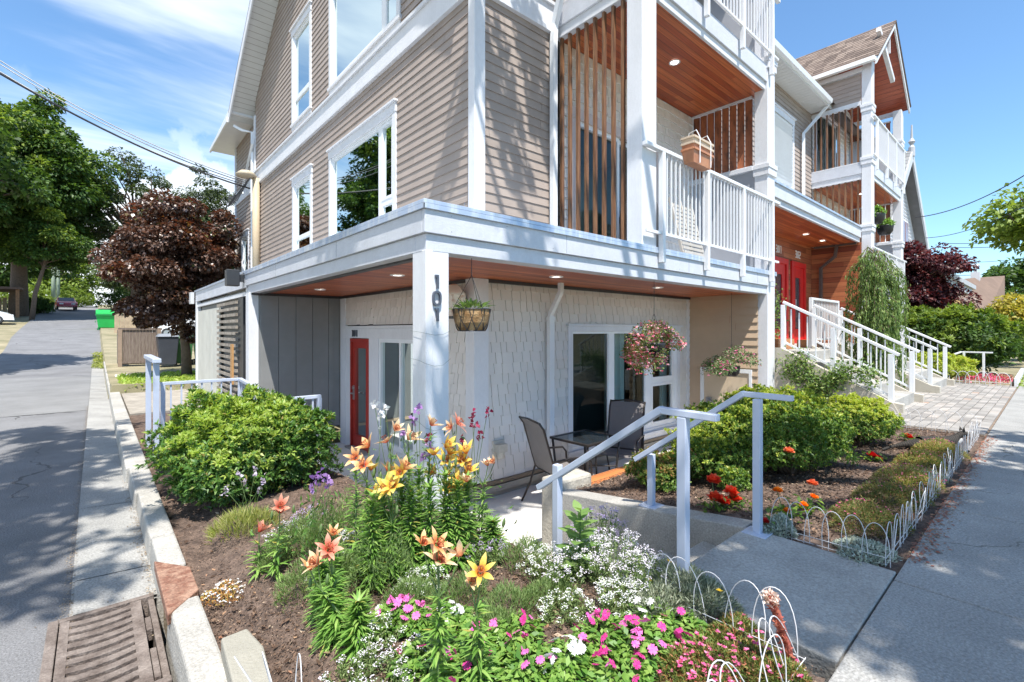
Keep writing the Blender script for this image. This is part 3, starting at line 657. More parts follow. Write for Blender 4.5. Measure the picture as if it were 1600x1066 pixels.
# ---- canopy round the corner at deck level
m = MB()
def fascia(m, mf, a, b, ce=(0, 0, 0)):
    """a,b: plan points of the outer face, inward normal given by left turn"""
    a = Vector((*a, 0)); b = Vector((*b, 0)); d = (b-a).normalized(); n = Vector((-d.y, d.x, 0))
    def bx(mm, t0, t1, z0, z1, e=0, e2=None): e2 = e if e2 is None else e2; mm.add([(p+n*t+Vector((0, 0, z))) for z in (z0, z1) for (p, t) in ((a-d*e, t0), (b+d*e2, t0), (b+d*e2, t1), (a-d*e, t1))], [(0,3,2,1),(4,5,6,7),(0,1,5,4),(1,2,6,5),(2,3,7,6),(3,0,4,7)])
    bx(m, .0, .05, 2.03, DECK-.035, 0, ce[0]); bx(m, .028, .2, SOF-.01, 2.028, -.028, ce[1] or -.028)
    bx(mf, -.018, .16, DECK-.033, DECK, .018, ce[2] or .018); bx(mf, -.02, -.008, DECK-.075, DECK-.034, .02)
mf = MB()
fascia(m, mf, (FX, FY), (RX, FY)); 
fascia(m, mf, (FX, 9.2), (FX, FY), (-.0515, -.2015, -.1615))
jm = MB()
for x in (3.6, 6.05, 8.3): jm.box((x, FY-.0012, 2.04), (x+.003, FY+.01, DECK-.036))
for y_ in (5.1, 7.4): jm.box((FX-.0012, y_, 2.04), (FX+.01, y_+.003, DECK-.036))
for x in np.arange(2.2, 9, .6):
    for z in (2.06, 2.19): jm.box((x, FY-.0015, z), (x+.006, FY+.002, z+.006))
jm.build('board_joint', pm('joint_grey', (.18, .19, .21), .8), B)
m.build('canopy_fascia', fasc, B, bevel=.004); mf.build('canopy_flashing', flash, B, bevel=.003)
m = MB(); m.box((FX+.10, FY+.10, DECK-.06), (RX-.05, WY+.3, DECK-.04)); m.box((FX+.10, WY+.3, DECK-.06), (WX+.2, 9.1, DECK-.04)); m.build('canopy_roof', flash, B)
m = MB(); m.box((FX+.2, FY+.2, SOF), (RX-.08, WY+.05, SOF+.02)); m.box((FX+.2, WY+.05, SOF), (WX+.05, 8.98, SOF+.02)); m.build('canopy_soffit', cedar, B)
m = MB(); m.box((WX+.03, WY-.045, SOF-.045), (WXE, WY-.016, SOF-.001)); m.box((WX-.045, WY-.045, SOF-.045), (WX-.016, 8.97, SOF-.001)); m.box((FX+.03, 8.92, SOF-.045), (WX-.045, 8.95, SOF-.001)); m.box((FX+.14, FY+.2, SOF-.03), (FX+.2, 8.9, SOF-.001)); m.build('soffit_trim', dark, B)
# downlights in the soffits
def downlight(x, y, z, on=True):
    m = MB(); m.lathe((x, y, z), [(.085, -.001), (.085, -.010), (.07, -.014), (.06, -.006)], 24, cap=False); a = m.build('downlight', white, B, smooth=True)
    m = MB(); m.lathe((x, y, z), [(.061, -.004), (.06, -.005)], 20); m.build('lens', lampm, a)
for px, py in ((500, 452), (621, 429.5), (869, 432), (1028, 449)): p = gp(px, py, SOF); downlight(p.x, p.y, SOF)
# ---- ground floor walls
SB = -.65
shingle((0, WY, 0), (1, 0, 0), (0, -1, 0), WX+.16, WXE, SB, SOF, [(5.22, 8.32, -.60, 1.30)], seed=3)
shingle((WX, 0, 0), (0, 1, 0), (-1, 0, 0), WY+.16, 8.85, 1.35, SOF, [], seed=5)
shingle((WX, 0, 0), (0, 1, 0), (-1, 0, 0), WY+.14, 5.62, SB, 1.36, [], seed=6)
m = MB(); FW.box(m, WX-.054, WX+.17, -.02, .05, SB+.02, SOF-.002); LW.box(m, WY-.047, WY+.14, -.02, .05, SB+.018, SOF-.003); FW.box(m, WXE-.11, WXE-.0, -.02, .03, SB, SOF)
LW.box(m, 8.72, 8.96, -.02, .03, PAT, SOF)
m.build('corner_board', trim, B, bevel=.004)
m = MB(); FW.box(m, WX-.03, WXE, -.3, .035, -.80, -.72); FW.box(m, WX-.01, WXE, -.3, .004, -.72, SB+.03); FW.box(m, WX-.01, WXE, -.3, -.01, PAT-.1, -.80); m.build('foundation', pm('foundation', (.36, .335, .29), .9, .1, 2, .3, 60), B)
m = MB(); FW.box(m, WX-.04, WXE-.11, -.02, .05, SB-.045, SB-.001); m.build('drip_board', pm('ledge_brown', (.20, .155, .11), .6, .1, 2), B)
# big patio window
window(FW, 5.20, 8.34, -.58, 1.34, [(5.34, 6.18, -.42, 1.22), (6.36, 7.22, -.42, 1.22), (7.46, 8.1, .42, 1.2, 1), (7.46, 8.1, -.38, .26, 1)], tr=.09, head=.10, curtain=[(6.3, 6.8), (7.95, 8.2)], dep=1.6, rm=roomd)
# downspout on the shingle wall
m = MB(); x = 4.78
m.tube([(x-.03, WY-.30, SOF), (x-.03, WY-.30, SOF-.12), (x, WY-.08, SOF-.42), (x, WY-.08, SOF-.6)], .042, 4); m.box((x-.045, WY-.11, SB-.1), (x+.045, WY-.045, SOF-.45)); m.box((x-.055, WY-.115, SOF-.50), (x+.055, WY-.04, SOF-.46)); m.build('downspout', white, B)
# dryer vent and small wall caps
p = onY(777, 702, WY); m = MB(); FW.box(m, p.x-.1, p.x+.1, .0, .03, p.z-.12, p.z+.12); FW.box(m, p.x-.075, p.x+.075, .03, .12, p.z-.02, p.z+.08); m.lathe((p.x, WY-.07, p.z-.08), [(.05, -.02), (.055, .06)], 14); m.build('wall_vent', pm('cream_vent', (.55, .52, .45), .5), B, bevel=.004)
# ---- entrance wall on the side: casing, red door, tall window
m = MB()
LW.box(m, 5.62, 8.72, -.02, .03, 1.12, 1.29); LW.box(m, 5.6, 8.76, -.02, .06, 1.291, 1.335); LW.box(m, 8.50, 8.715, -.02, .025, PAT, 1.12); LW.box(m, 7.36, 7.72, -.02, .022, PAT, 1.12); LW.box(m, 5.62, 6.05, -.02, .022, PAT, 1.12)
LW.box(m, 6.05, 7.36, -.02, .018, PAT, -.62); m.build('entrance_casing', trim, B, bevel=.003)
dr = MB(); a, b, z0, z1 = 7.72, 8.50, PAT+.03, 1.11
a_, b_, z_ = 7.80, 8.42, 1.03
LW.box(dr, a, b, -.04, .03, z1-.06, z1); LW.box(dr, a, a+.05, -.04, .03, z0, z1-.06); LW.box(dr, b-.05, b, -.04, .03, z0, z1-.06)
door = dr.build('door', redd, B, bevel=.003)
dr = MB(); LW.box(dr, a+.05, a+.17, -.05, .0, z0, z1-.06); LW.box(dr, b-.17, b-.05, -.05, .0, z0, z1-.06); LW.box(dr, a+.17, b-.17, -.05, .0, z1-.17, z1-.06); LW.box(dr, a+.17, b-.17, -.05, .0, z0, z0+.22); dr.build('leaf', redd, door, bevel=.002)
g = MB(); g.add([LW.P(a+.17, -.03, z0+.22), LW.P(b-.17, -.03, z0+.22), LW.P(b-.17, -.03, z1-.17), LW.P(a+.17, -.03, z1-.17)], [(0,1,2,3)]); g.build('pane', glass, door)
g = MB(); n = 20
for i in range(n):
    ua = a+.1+(b-a-.2)*i/n; ub = a+.1+(b-a-.2)*(i+1)/n; g.add([LW.P(ua, -.12-.02*math.sin(i*1.7), z0), LW.P(ub, -.12-.02*math.sin((i+1)*1.7), z0), LW.P(ub, -.12-.02*math.sin((i+1)*1.7), z1), LW.P(ua, -.12-.02*math.sin(i*1.7), z1)], [(0,1,2,3)])
g.build('curtain', curt, door)
steel = pm('brushed_steel', (.55, .55, .57), .3, .05, 3, metal=.9)
g = MB(); hz = .12; LW.box(g, b-.14, b-.08, .0, .012, hz-.12, hz+.14); g.tube([LW.P(b-.11, .01, hz), LW.P(b-.11, .06, hz), LW.P(b-.24, .06, hz)], .011, 8); LW.box(g, b-.13, b-.09, .012, .03, hz+.07, hz+.12); g.build('handle', steel, door)
m = MB(); LW.box(m, a-.02, b+.02, -.02, .12, PAT, PAT+.03); m.build('threshold', conc, B)
# tall fixed window next to the door
f = MB(); LW.box(f, 6.05, 6.11, -.05, .01, -.62, 1.12); LW.box(f, 7.30, 7.36, -.05, .01, -.62, 1.12); LW.box(f, 6.11, 7.30, -.05, .01, 1.06, 1.12); LW.box(f, 6.11, 7.30, -.05, .01, -.62, -.55); LW.box(f, 6.62, 6.67, -.05, .006, -.55, 1.06)
w_ = f.build('window', white, B); g = MB()
g.add([LW.P(6.11, -.03, -.55), LW.P(7.30, -.03, -.55), LW.P(7.30, -.03, 1.06), LW.P(6.11, -.03, 1.06)], [(0,1,2,3)]); g.build('pane', glass, w_)
g = MB(); n = 60
for i in range(n):
    ua = 6.0+1.4*i/n; ub = 6.0+1.4*(i+.85)/n; g.add([LW.P(ua, -.14, -.7), LW.P(ub, -.155, -.7), LW.P(ub, -.155, 1.1), LW.P(ua, -.14, 1.1)], [(0,1,2,3)])
g.build('blind', curt, w_)
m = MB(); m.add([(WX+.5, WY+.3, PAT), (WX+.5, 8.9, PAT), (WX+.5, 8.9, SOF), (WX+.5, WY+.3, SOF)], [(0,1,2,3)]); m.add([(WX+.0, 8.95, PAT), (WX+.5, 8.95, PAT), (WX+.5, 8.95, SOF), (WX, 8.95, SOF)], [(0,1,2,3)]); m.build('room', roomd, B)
# grey end wall of the recess, panelled
m = MB(); ny = 8.98
for i in range(5):
    a = 2.12+i*.29; m.box((a+.004, ny-.02, -.55), (min(a+.286, 3.36), ny+.02, SOF-.045))
m.box((2.1, ny+.0, -.55), (3.5, ny+.03, SOF)); m.build('panel_wall', greyp, B, bevel=.003)
m = MB(); m.box((2.1, ny-.03, -1), (3.36, ny+.03, -.60)); m.build('panel_base', greyt, B)
m = MB(); m.box((2.1, ny-.05, -.60), (3.36, ny+.0, -.55)); m.build('panel_ledge', tansid, B)
m = MB(); m.box((FX, 9.0, -.5), (FX+.17, 9.2, SOF)); m.build('corner_post', trim, B, bevel=.004)
# ---- end wall of the patio: lap siding and utility door
lap((WXE, 0, 0), (0, 1, 0), (-1, 0, 0), 3.42, WY-.0, -.9, SOF, [(3.52, 4.47, PAT, .56)], ex=.135, mt=tansid, th=.020)
UW = Fr((WXE, 0, 0), (0, 1, 0), (-1, 0, 0))
m = MB(); UW.box(m, 4.40, 4.47, -.02, .03, PAT, .56); UW.box(m, 3.52, 3.57, -.02, .03, PAT, .49); UW.box(m, 3.52, 4.40, -.02, .03, .49, .56); ud = m.build('utility_door', white, B, bevel=.003)
m = MB(); UW.box(m, 3.57, 4.40, -.02, .012, PAT+.02, .49); m.build('leaf', tandoor, ud)
m = MB(); UW.box(m, 4.24, 4.35, .012, .05, -.22, .0); m.lathe(UW.P(4.22, .05, -.15), [(.035, 0), (.035, .05), (.02, .06)], 12); m.tube([UW.P(4.3, .05, -.05), UW.P(4.3, .09, -.05), UW.P(4.16, .09, -.07)], .012); m.build('lock', steel, ud)
# ---- posts
def post(x0, x1, y0, y1, z0, z1, name='post', mt=None, extra=True):
    m = MB(); m.box((x0, y0, z0), (x1, y1, z1))
    return m.build(name, mt or trim, B, bevel=.006)
# corner post with the number
m = MB(); m.box((FX+.03, FY+.03, PAT), (FX+.245, FY+.245, SOF)); 
for (a, b) in ((FX+.028, FY+.028),): m.box((a-.004, b-.004, PAT), (a+.06, b+.018, SOF-.003)); m.box((a-.0045, b+.0, PAT), (a+.014, b+.06, SOF-.0032))
P101 = m.build('corner_post', trim, B, bevel=.004)
def digit(fr, ch, u, z, h, w_, st, parent, mt, t0=.0, t1=.02, name='house_number'):
    m = MB()
    if ch == '1': fr.box(m, u-st*.1, u+st*.9, t0, t1, z, z+h); fr.box(m, u-st*.9, u-st*.1, t0, t1, z+h-st*1.1, z+h)
    elif ch == '0':
        n = 24; ou = []; inn = []
        for k in range(n):
            t = 2*math.pi*k/n; c, s = math.cos(t), math.sin(t); e = .75
            ou.append((u+w_/2*math.copysign(abs(c)**e, c), z+h/2+h/2*math.copysign(abs(s)**e, s))); inn.append((u+(w_/2-st)*math.copysign(abs(c)**e, c), z+h/2+(h/2-st)*math.copysign(abs(s)**e, s)))
        for k in range(n):
            k2 = (k+1) % n; q = [ou[k], ou[k2], inn[k2], inn[k]]
            m.add([fr.P(a, t, b) for t in (t0, t1) for a, b in q], [(0,1,2,3),(4,5,6,7),(0,1,5,4),(2,3,7,6)])
    else:
        hs = w_/2
        seg = {'3': 'abgcd', '2': 'abged'}[ch]
        S_ = {'a': (u-hs, u+hs, z+h-st, z+h), 'd': (u-hs, u+hs, z, z+st), 'g': (u-hs*.8, u+hs, z+h/2-st/2, z+h/2+st/2), 'b': (u+hs-st, u+hs, z+h/2, z+h-st), 'c': (u+hs-st, u+hs, z+st, z+h/2), 'e': (u-hs, u-hs+st, z+st, z+h/2)}
        for s in seg: a, b, c, d = S_[s]; fr.box(m, a, b, t0, t1+(.001 if s in 'bce' else 0), c, d)
    return m.build(name, mt, parent)
PF = Fr((0, FY+.024, 0), (1, 0, 0), (0, -1, 0)); numm = pm('number_grey', (.11, .12, .15), .35, .1, 4, metal=.5)
q = onY(682, 457, FY+.02)
for ch, py0, py1 in (('1', 429, 452), ('0', 454, 479), ('1', 481, 503)):
    zt, zb = onY(682, py0, FY+.02).z, onY(682, py1, FY+.02).z; digit(PF, ch, q.x, zb+.004, zt-zb-.008, .082, .017, B, numm)
for u, ch in ((8.36, '1'), (8.27, '0'), (8.18, '1')): digit(Fr((WX-.03, 0, 0), (0, -1, 0), (-1, 0, 0)), ch, -u, 1.145, .12, .065, .018, B, numm)
# string of thin wire round the post
m = MB()
for z, s in ((1.25, .0), (1.02, .02), (.52, .04)):
    pts = [(FX+.02, FY+.26, z), (FX+.018, FY+.12, z-.01), (FX+.016, FY+.016, z-.02-s*.5), (FX+.1, FY+.018, z-.035-s), (FX+.18, FY+.016, z-.03-s), (FX+.255, FY+.018, z)]
    m.tube(pts, .0012, 5)
m.build('string_wire', pm('green_wire', (.12, .18, .16), .6), B)
# birdhouse-like lantern on the side wall
L_ = thing('wall_lantern', onX(709, 468, WX-.2), 'weathered cream lantern box with a hipped lid behind the numbered post', 'lantern')
p = onX(710, 474, WX-.2); m = MB(); m.box((p.x-.10, p.y-.10, p.z-.16), (p.x+.10, p.y+.10, p.z+.10)); m.build('housing', pm('rusty_cream', (.80, .76, .70), .7, .2, 8, col2=(.50, .28, .17), lo=.48, hi=.66), L_)
m = MB(); m.lathe((p.x, p.y, p.z), [(.19, .10), (.185, .12), (.08, .22), (.03, .235)], 4); m.build('lid', pm('cream_lid', (.82, .78, .70), .7, .1, 4), L_)
m = MB(); m.box((p.x-.1, p.y-.1, p.z-.19), (p.x+.1, p.y+.1, p.z-.161)); m.box((p.x+.09, p.y-.05, p.z-.1), (WX+.0, p.y+.05, p.z+.05)); m.build('bracket', dark, L_)
# ---- service mast, cables head and lamp on the side wall
m = MB(); y = 14.9; m.tube([(WX-.11, y, DECK), (WX-.11, y, 5.55)], .10, 12); m.build('service_mast', pm('beige_pipe', (.50, .40, .27), .6, .06, 3), B, smooth=True)
m = MB(); c_ = Vector((WX-.35, y+.05, 5.62)); m.lathe(c_, [(.02, .12), (.16, .10), (.27, .0), (.24, -.05), (.1, -.06)], 16); m.build('mast_head', pm('beige_head', (.45, .38, .28), .6, .1, 4), B, smooth=True)
m = MB(); mc = Vector((WX-.3, y+.2, 5.2)); rgx = random.Random(3)
for k in range(5): m.tube([c_+Vector((.1, .0, -.05)), mc+Vector((-.2-.05*k, .3+.1*k, -.25-.04*k)), mc+Vector((-.25, .6+.1*k, -.1+.04*k)), mc+Vector((-.1, .9, .15-.08*k))], .014, 5)
m.build('mast_cable', dark, B)
# downspouts on the gable
m = MB(); m.tube([(3.1, 16.1, 7.35), (3.3, 15.9, 7.2), (WX-.05, 15.6, 7.1), (WX-.05, 15.6, 2.3)], .05, 4); m.tube([(WX-.03, 15.45, 7.1), (WX-.1, 15.4, 6.7), (WX-.1, 16.6, 5.7), (WX-.1, 16.6, 5.5)], .045, 4); m.build('downspout', white, B)
# downspout by the first balcony
m = MB(); x = 4.83; m.tube([(x-.04, WY-.35, 6.3), (x-.04, WY-.32, 6.0), (x+.02, WY-.09, 5.55), (x, WY-.09, 5.3), (x, WY-.09, DECK)], .055, 4); m.build('downspout', white, B)
# ================================================================ BALCONY TOWERS
RZ = 3.52-DECK
def railing(a, b, zf, nposts, parent, first=True, drop=.19, mt=None, post_xs=None, top=1.23, face=True, name='railing'):
    """straight level guard from a to b (plan points) above floor zf: railing > post, top_rail, baluster"""
    mt = mt or railm; a = Vector((*a, 0)); b = Vector((*b, 0)); d = (b-a); ln = d.length; d.normalize(); sd = Vector((-d.y, d.x, 0))
    m = MB(); m.bar(a+Vector((0, 0, zf+top-.025))-d*.03, b+Vector((0, 0, zf+top-.025))+d*.03, .065, .05); r_ = m.build(name, mt, parent, bevel=.006)
    m = MB(); m.bar(a+Vector((0, 0, zf+.17)), b+Vector((0, 0, zf+.17)), .035, .035); m.build('bottom_rail', mt, r_)
    ps = post_xs or [ln*i/(nposts-1) for i in range(nposts)]
    for s in ps:
        p = a+d*s; m = MB(); m.bar(p+Vector((0, 0, zf-drop)), p+Vector((0, 0, zf+top-.05)), .065, .065, up=(0, 1, 0)); m.build('post', mt, r_, bevel=.004)
    bm = MB(); bm.box((-.009, -.009, 0), (.009, .009, top-.05-.17)); bme = None
    for s, e in zip(ps, ps[1:]):
        n = max(1, round((e-s)/.105)); 
        for k in range(1, n):
            p = a+d*(s+(e-s)*k/n)
            if bme is None:
                o = bm.build('baluster', mt, r_, local=True); bme = o.data
            else: o = bpy.data.objects.new('baluster', bme); COL.objects.link(o); o.parent = r_
            off = Vector((0, 0, 0)); q = r_
            while q is not None: off += q.location; q = q.parent
            o.location = Vector((p.x, p.y, zf+.17))-off
    return r_
def slats_side(x, ya, yb, z0, z1, n, parent, w_=.045, d_=.09, mt=None, ang=0, name='slat_screen'):
    m = MB(); m.box((x-.05, ya, z1), (x+.05, yb, z1+.04)); m.box((x-.05, ya, z0-.04), (x+.05, yb, z0)); s_ = m.build(name, trim, parent)
    for i in range(n):
        y = ya+(yb-ya)*(i+.5)/n; m = MB(); c, s = math.cos(ang), math.sin(ang)
        q = [(x+a*d_/2*c-b*w_/2*s, y+a*d_/2*s+b*w_/2*c) for a, b in ((-1,-1),(1,-1),(1,1),(-1,1))]
        m.prism([(a, b, z0-.001) for a, b in q], (0, 0, z1-z0+.002)); m.build('slat', mt or slatm, s_)
    return s_
def bay(x0, x1, lowest, near):
    """two balcony levels between x0 and x1 with corner posts, cedar ceilings, guards, screens and a street gable"""
    yf = FY; pw = .32; T = 8.42; PWL, PDL = .32, .23
    for (a, b) in ((x0, x0+pw), (x1-pw, x1)):
        if near and a > x0: z0 = -.05
        else: z0 = DECK if near else .0
        m = MB(); m.box((a+.004, yf+.006, z0), (b-.005, yf+PDL, T)); pt = m.build('post', trim, B, bevel=.008)
        m = MB()
        for z in (4.02, 5.86, 7.3)[:3]:
            m.box((a-.03, yf-.03, z+.06), (b+.03, yf+PDL+.03, z+.14)); m.box((a-.018, yf-.018, z-.06), (b+.018, yf+PDL+.018, z+.06))
        if not near or a > x0: m.build('post_collar', trim, pt, bevel=.006)
    # floors and ceilings
    for zc, zd in ((C2, D3),):
        m = MB(); m.box((x0+.02, yf+.02, zc+.12), (x1-.02, yf+.10, zd)); m.box((x0+.0, yf+.235, zc+.12), (x0+.08, WY, zd)); m.box((x1-.08, yf+.235, zc+.12), (x1, WY, zd)); m.build('balcony_fascia', fasc, B, bevel=.004)
        m = MB(); m.box((x0+.32, yf+.05, zc-.0), (x1-.32, yf+.09, zc+.118)); m.box((x0+.03, yf+.24, zc-.0), (x0+.09, WY, zc+.118)); m.build('balcony_trim', trim, B, bevel=.003)
        m = MB(); m.box((x0+.09, yf+.09, zc+.005), (x1-.08, WY, zc+.03)); m.build('balcony_ceiling', cedar, B)
        m = MB(); m.box((x0+.05, yf+.1, zc+.04), (x1-.05, WY, zd-.03)); m.build('balcony_floor', fasc, B)
        p = ((x0+x1)/2-.2, WY-.8); downlight(p[0], p[1], zc)
    if not near:
        m = MB(); m.box((x0+.02, yf+.02, 1.9), (x1-.02, yf+.10, DECK)); m.box((x0, yf+.235, 1.9), (x0+.08, WY, DECK)); m.build('balcony_fascia', fasc, B, bevel=.004)
        m = MB(); m.box((x0+.05, yf+.1, 1.95), (x1-.05, WY, DECK-.03)); m.build('balcony_floor', fasc, B)
    # guards
    ps = [.36, 1.52, 2.68, 3.84]
    for zf in (DECK, D3):
        r_ = railing((x0, yf-.045), (x1, yf-.045), zf, 4, B, post_xs=ps)
    # back wall of the balconies
    for zf, zt in ((DECK, C2), (D3, T+.4)):
        shingle((0, WY, 0), (1, 0, 0), (0, -1, 0), x0+.1, x1-.02, zf, zt, [(x0+.35, x0+2.65, zf, zf+2.25)], seed=int(x0*3+zf), ex=.15)
        fr = FW; o = MB(); u0, u1 = x0+.32, x0+2.68
        fr.box(o, u0, u0+.10, -.02, .035, zf, zf+2.12); fr.box(o, u1-.1, u1, -.02, .035, zf, zf+2.12); fr.box(o, u0-.02, u1+.02, -.02, .045, zf+2.12, zf+2.27)
        w_ = o.build('balcony_door', pm('pinkish_trim', (.58, .50, .47), .5, .05, 2), B)
        f = MB(); um = (u0+u1)/2
        for a, b in ((u0+.1, um+.03), (um-.03, u1-.1)):
            t = 0 if a < um-.5 else -.04
            fr.box(f, a, a+.06, -.06+t, .0+t, zf+.06, zf+2.12); fr.box(f, b-.06, b, -.06+t, .0+t, zf+.06, zf+2.12); fr.box(f, a+.06, b-.06, -.06+t, .0+t, zf+2.05, zf+2.12); fr.box(f, a+.06, b-.06, -.06+t, .0+t, zf+.06, zf+.15)
        f.build('sash', white, w_)
        g = MB()
        for a, b in ((u0+.16, um-.03), (um+.03, u1-.16)): g.add([fr.P(a, -.05, zf+.15), fr.P(b, -.05, zf+.15), fr.P(b, -.05, zf+2.05), fr.P(a, -.05, zf+2.05)], [(0,1,2,3)])
        g.build('pane', glass, w_)
        g = MB(); A = [fr.P(u, t, z) for z in (zf, zf+2.2) for (u, t) in ((u0, -.12), (u1, -.12), (u1, -1.4), (u0, -1.4))]; g.add(A, [(0,3,2,1),(4,5,6,7),(1,2,6,5),(2,3,7,6),(3,0,4,7)]); g.build('room', room, w_)
    # side screens
    sy0, sy1 = yf+.24, WY-.02
    slats_side(x0+.05, sy0, sy1, DECK+.02, C2-.04, 8, B, w_=.038, d_=.05)
    slats_side(x0+.05, sy0, sy1, D3+.03, 7.45, 8, B, w_=.038, d_=.05)
    if not near:
        m = MB(); m.box((x0+.0, yf+.235, 7.49), (x0+.1, WY, 7.56)); m.build('balcony_trim', trim, B)
        lap((x0+.02, 0, 0), (0, 1, 0), (-1, 0, 0), yf+.24, 7.4, 7.56, T-.1, [])
    # closed side with stained louvres over a half wall
    m = MB(); m.box((x1-.30, yf+.232, DECK), (x1-.10, WY, 4.08)); m.build('half_wall', pm('half_wall_grey', (.36, .37, .40), .55, .05, 2), B)
    m = MB(); m.box((x1-.36, yf+.25, 4.08), (x1-.04, WY, 4.16)); m.build('half_wall_cap', trim, B, bevel=.004)
    slats_side(x1-.2, sy0+.06, sy1, 4.2, C2-.04, 8, B, w_=.118, d_=.02, mt=slatd, ang=R(10), name='louvre_screen')
    slats_side(x1-.2, sy0+.06, sy1, D3+1.9, T-.3, 8, B, w_=.118, d_=.02, mt=slatd, ang=R(10), name='louvre_screen')
    m = MB(); m.box((x1-.30, yf+.232, D3), (x1-.10, WY, D3+1.85)); m.build('half_wall', MC['half_wall_grey'], B)
    # gable over the top balcony
    xm = (x0+x1)/2; hw = (x1-x0)/2+.16; yg = yf-.14; pk = T+.12+hw*.84
    for s, nm in ((-1, 'l'), (1, 'r')):
        e = Vector((xm+s*hw, 0, T+.10)); p = Vector((xm, 0, pk))
        roof_slope((e.x, yg-.03, e.z+.06), (e.x, 8.3, e.z+.06), (p.x, yg-.03, p.z+.06), (p.x, 8.3, p.z+.06), roofm, B, rows=16, seed=int(x0))
        m = MB(); m.prism([(e.x, yg, e.z+.05), (p.x, yg, p.z+.05), (p.x, yg, p.z-.15), (e.x, yg, e.z-.15)], (0, .04, 0)); m.build('barge_board', trim, B)
        m = MB(); m.add([(e.x, yg+.04, e.z-.02), (e.x, WY+.1, e.z-.02), (p.x, WY+.1, p.z-.02), (p.x, yg+.04, p.z-.02)], [(0,1,2,3)]); m.build('gable_ceiling', boards('cedar_gable', [(.30, .05, .025), (.42, .10, .045), (.35, .07, .03)], .1, 3, 'Y', .4, 'Z'), B)
    m = MB(); m.prism([(x0, WY, T), (x1, WY, T), (xm, WY, pk-.1)], (0, .05, 0)); m.build('gable_wall', siding, B)
    m = MB(); m.bar((xm-.05, yf+.02, pk-.05), (xm-.0, yf+.02, pk-.85), .09, .09); m.bar((xm-1.05, yf+.05, pk-.55), (xm+.75, yf+.05, pk-1.4), .10, .14); m.build('gable_brace', trim, B)
    m = MB(); m.box((x0+.0, yf+.005, T), (x0+.32, yf+.2, T+.2)); m.box((x0-.02, yf+.2, T-.06), (x0+.1, 7.4, T+.06)); m.box((x1-.1, yf+.2, T-.06), (x1+.02, 7.4, T+.06)); m.build('eave_beam', trim, B)
    g = MB(); e = xm-hw
    g.prism([(e-.11, yg+.02, T+.04), (e-.10, yg+.02, T+.15), (e-.085, yg+.02, T+.15), (e-.02, yg+.02, T+.05), (e+.0, yg+.02, T+.16), (e+.015, yg+.02, T+.04)], (0, 4.6, 0)); g.build('gutter', white, B)
bay(4.95, 9.07, None, True)
bay(15.8, 19.92, None, False)
# blank upper walls tying the roof in behind the first tower
m = MB(); m.box((9.10, WY+.02, 4.1), (15.8, WY+.08, 4.5)); m.build('wall', siding, B)
# ---- middle bay between the towers: siding, louvred vent window, porch
lap((0, WY, 0), (1, 0, 0), (0, -1, 0), 9.10, 15.8, 4.10, 7.6, [(12.7, 14.35, 5.0, 7.0)])
window(FW, 12.7, 14.35, 5.0, 7.0, [(12.85, 13.5, 5.15, 6.8), (13.6, 14.2, 5.15, 6.8)], curtain=None, rm=room)
m = MB()
for i in range(17): z = 5.17+i*.096; m.bar((12.86, WY-.03, z), (14.19, WY-.03, z), .012, .085, up=(0, -.6, .8))
m.build('shutter_louvres', white, B)
PZ = 3.68
m = MB(); m.box((9.10, 3.50, PZ+.12), (15.78, 3.56, 4.06)); m.box((9.10, 3.54, PZ), (15.78, 3.60, PZ+.118)); m.build('porch_fascia', fasc, B, bevel=.004)
m = MB(); m.box((9.10, 3.47, 4.061), (15.78, 3.6, 4.10)); m.build('porch_flashing', flash, B)
m = MB(); m.box((9.10, 3.6, PZ+.004), (15.78, WY, PZ+.03)); m.build('porch_ceiling', cedar, B)
m = MB(); m.box((9.08, 3.52, 4.02), (15.78, WY, 4.055)); m.build('porch_roof', flash, B)
LZ = .90
m = MB(); m.box((9.10, WY-.012, LZ), (12.68, WY+.02, PZ)); m.box((13.86, WY-.012, LZ), (14.1, WY+.02, PZ)); m.box((15.22, WY-.012, LZ), (15.78, WY+.02, PZ)); m.box((12.68, WY-.012, 3.16), (13.86, WY+.02, PZ)); m.box((14.1, WY-.012, 3.16), (15.22, WY+.02, PZ)); m.build('cedar_cladding', cedarw, B)
m = MB(); m.box((15.785, 3.5, -.02), (15.80, WY, PZ)); m.box((9.075, 3.5, LZ), (9.09, WY, PZ)); m.build('cedar_cladding', cedarv, B)
m = MB(); m.box((15.70, WY-.1, PZ-.05), (15.76, 3.6, PZ)); m.build('porch_trim', brown, B)
for (a, b, num) in ((12.70, 13.84, '301'), (14.12, 15.20, '302')):
    o = MB(); FW.box(o, a, a+.12, -.02, .06, LZ, 3.14); FW.box(o, b-.12, b, -.02, .06, LZ, 3.14); FW.box(o, a+.12, b-.12, -.02, .06, 3.0, 3.14); dd = o.build('door', redp, B, bevel=.004)
    o = MB(); FW.box(o, a+.12, a+.34, -.04, .02, LZ, 3.0); FW.box(o, b-.34, b-.12, -.04, .02, LZ, 3.0); FW.box(o, a+.34, b-.34, -.04, .02, 2.72, 3.0); FW.box(o, a+.34, b-.34, -.04, .02, LZ, 1.3); o.build('leaf', redp, dd, bevel=.003)
    o = MB(); o.add([FW.P(a+.34, -.01, 1.3), FW.P(b-.34, -.01, 1.3), FW.P(b-.34, -.01, 2.72), FW.P(a+.34, -.01, 2.72)], [(0,1,2,3)]); o.build('pane', pm('dark_glass', (.05, .06, .07), .05, .1, 2), dd)
    o = MB(); o.tube([FW.P(a+.22, .02, 1.9), FW.P(a+.22, .07, 1.9), FW.P(a+.22, .07, 2.1), FW.P(a+.22, .02, 2.1)], .012); o.build('handle', steel, dd)
    for k, ch in enumerate(num): digit(FW, ch, (a+b)/2-.13+k*.14, 3.26, .20, .10, .028, B, white)
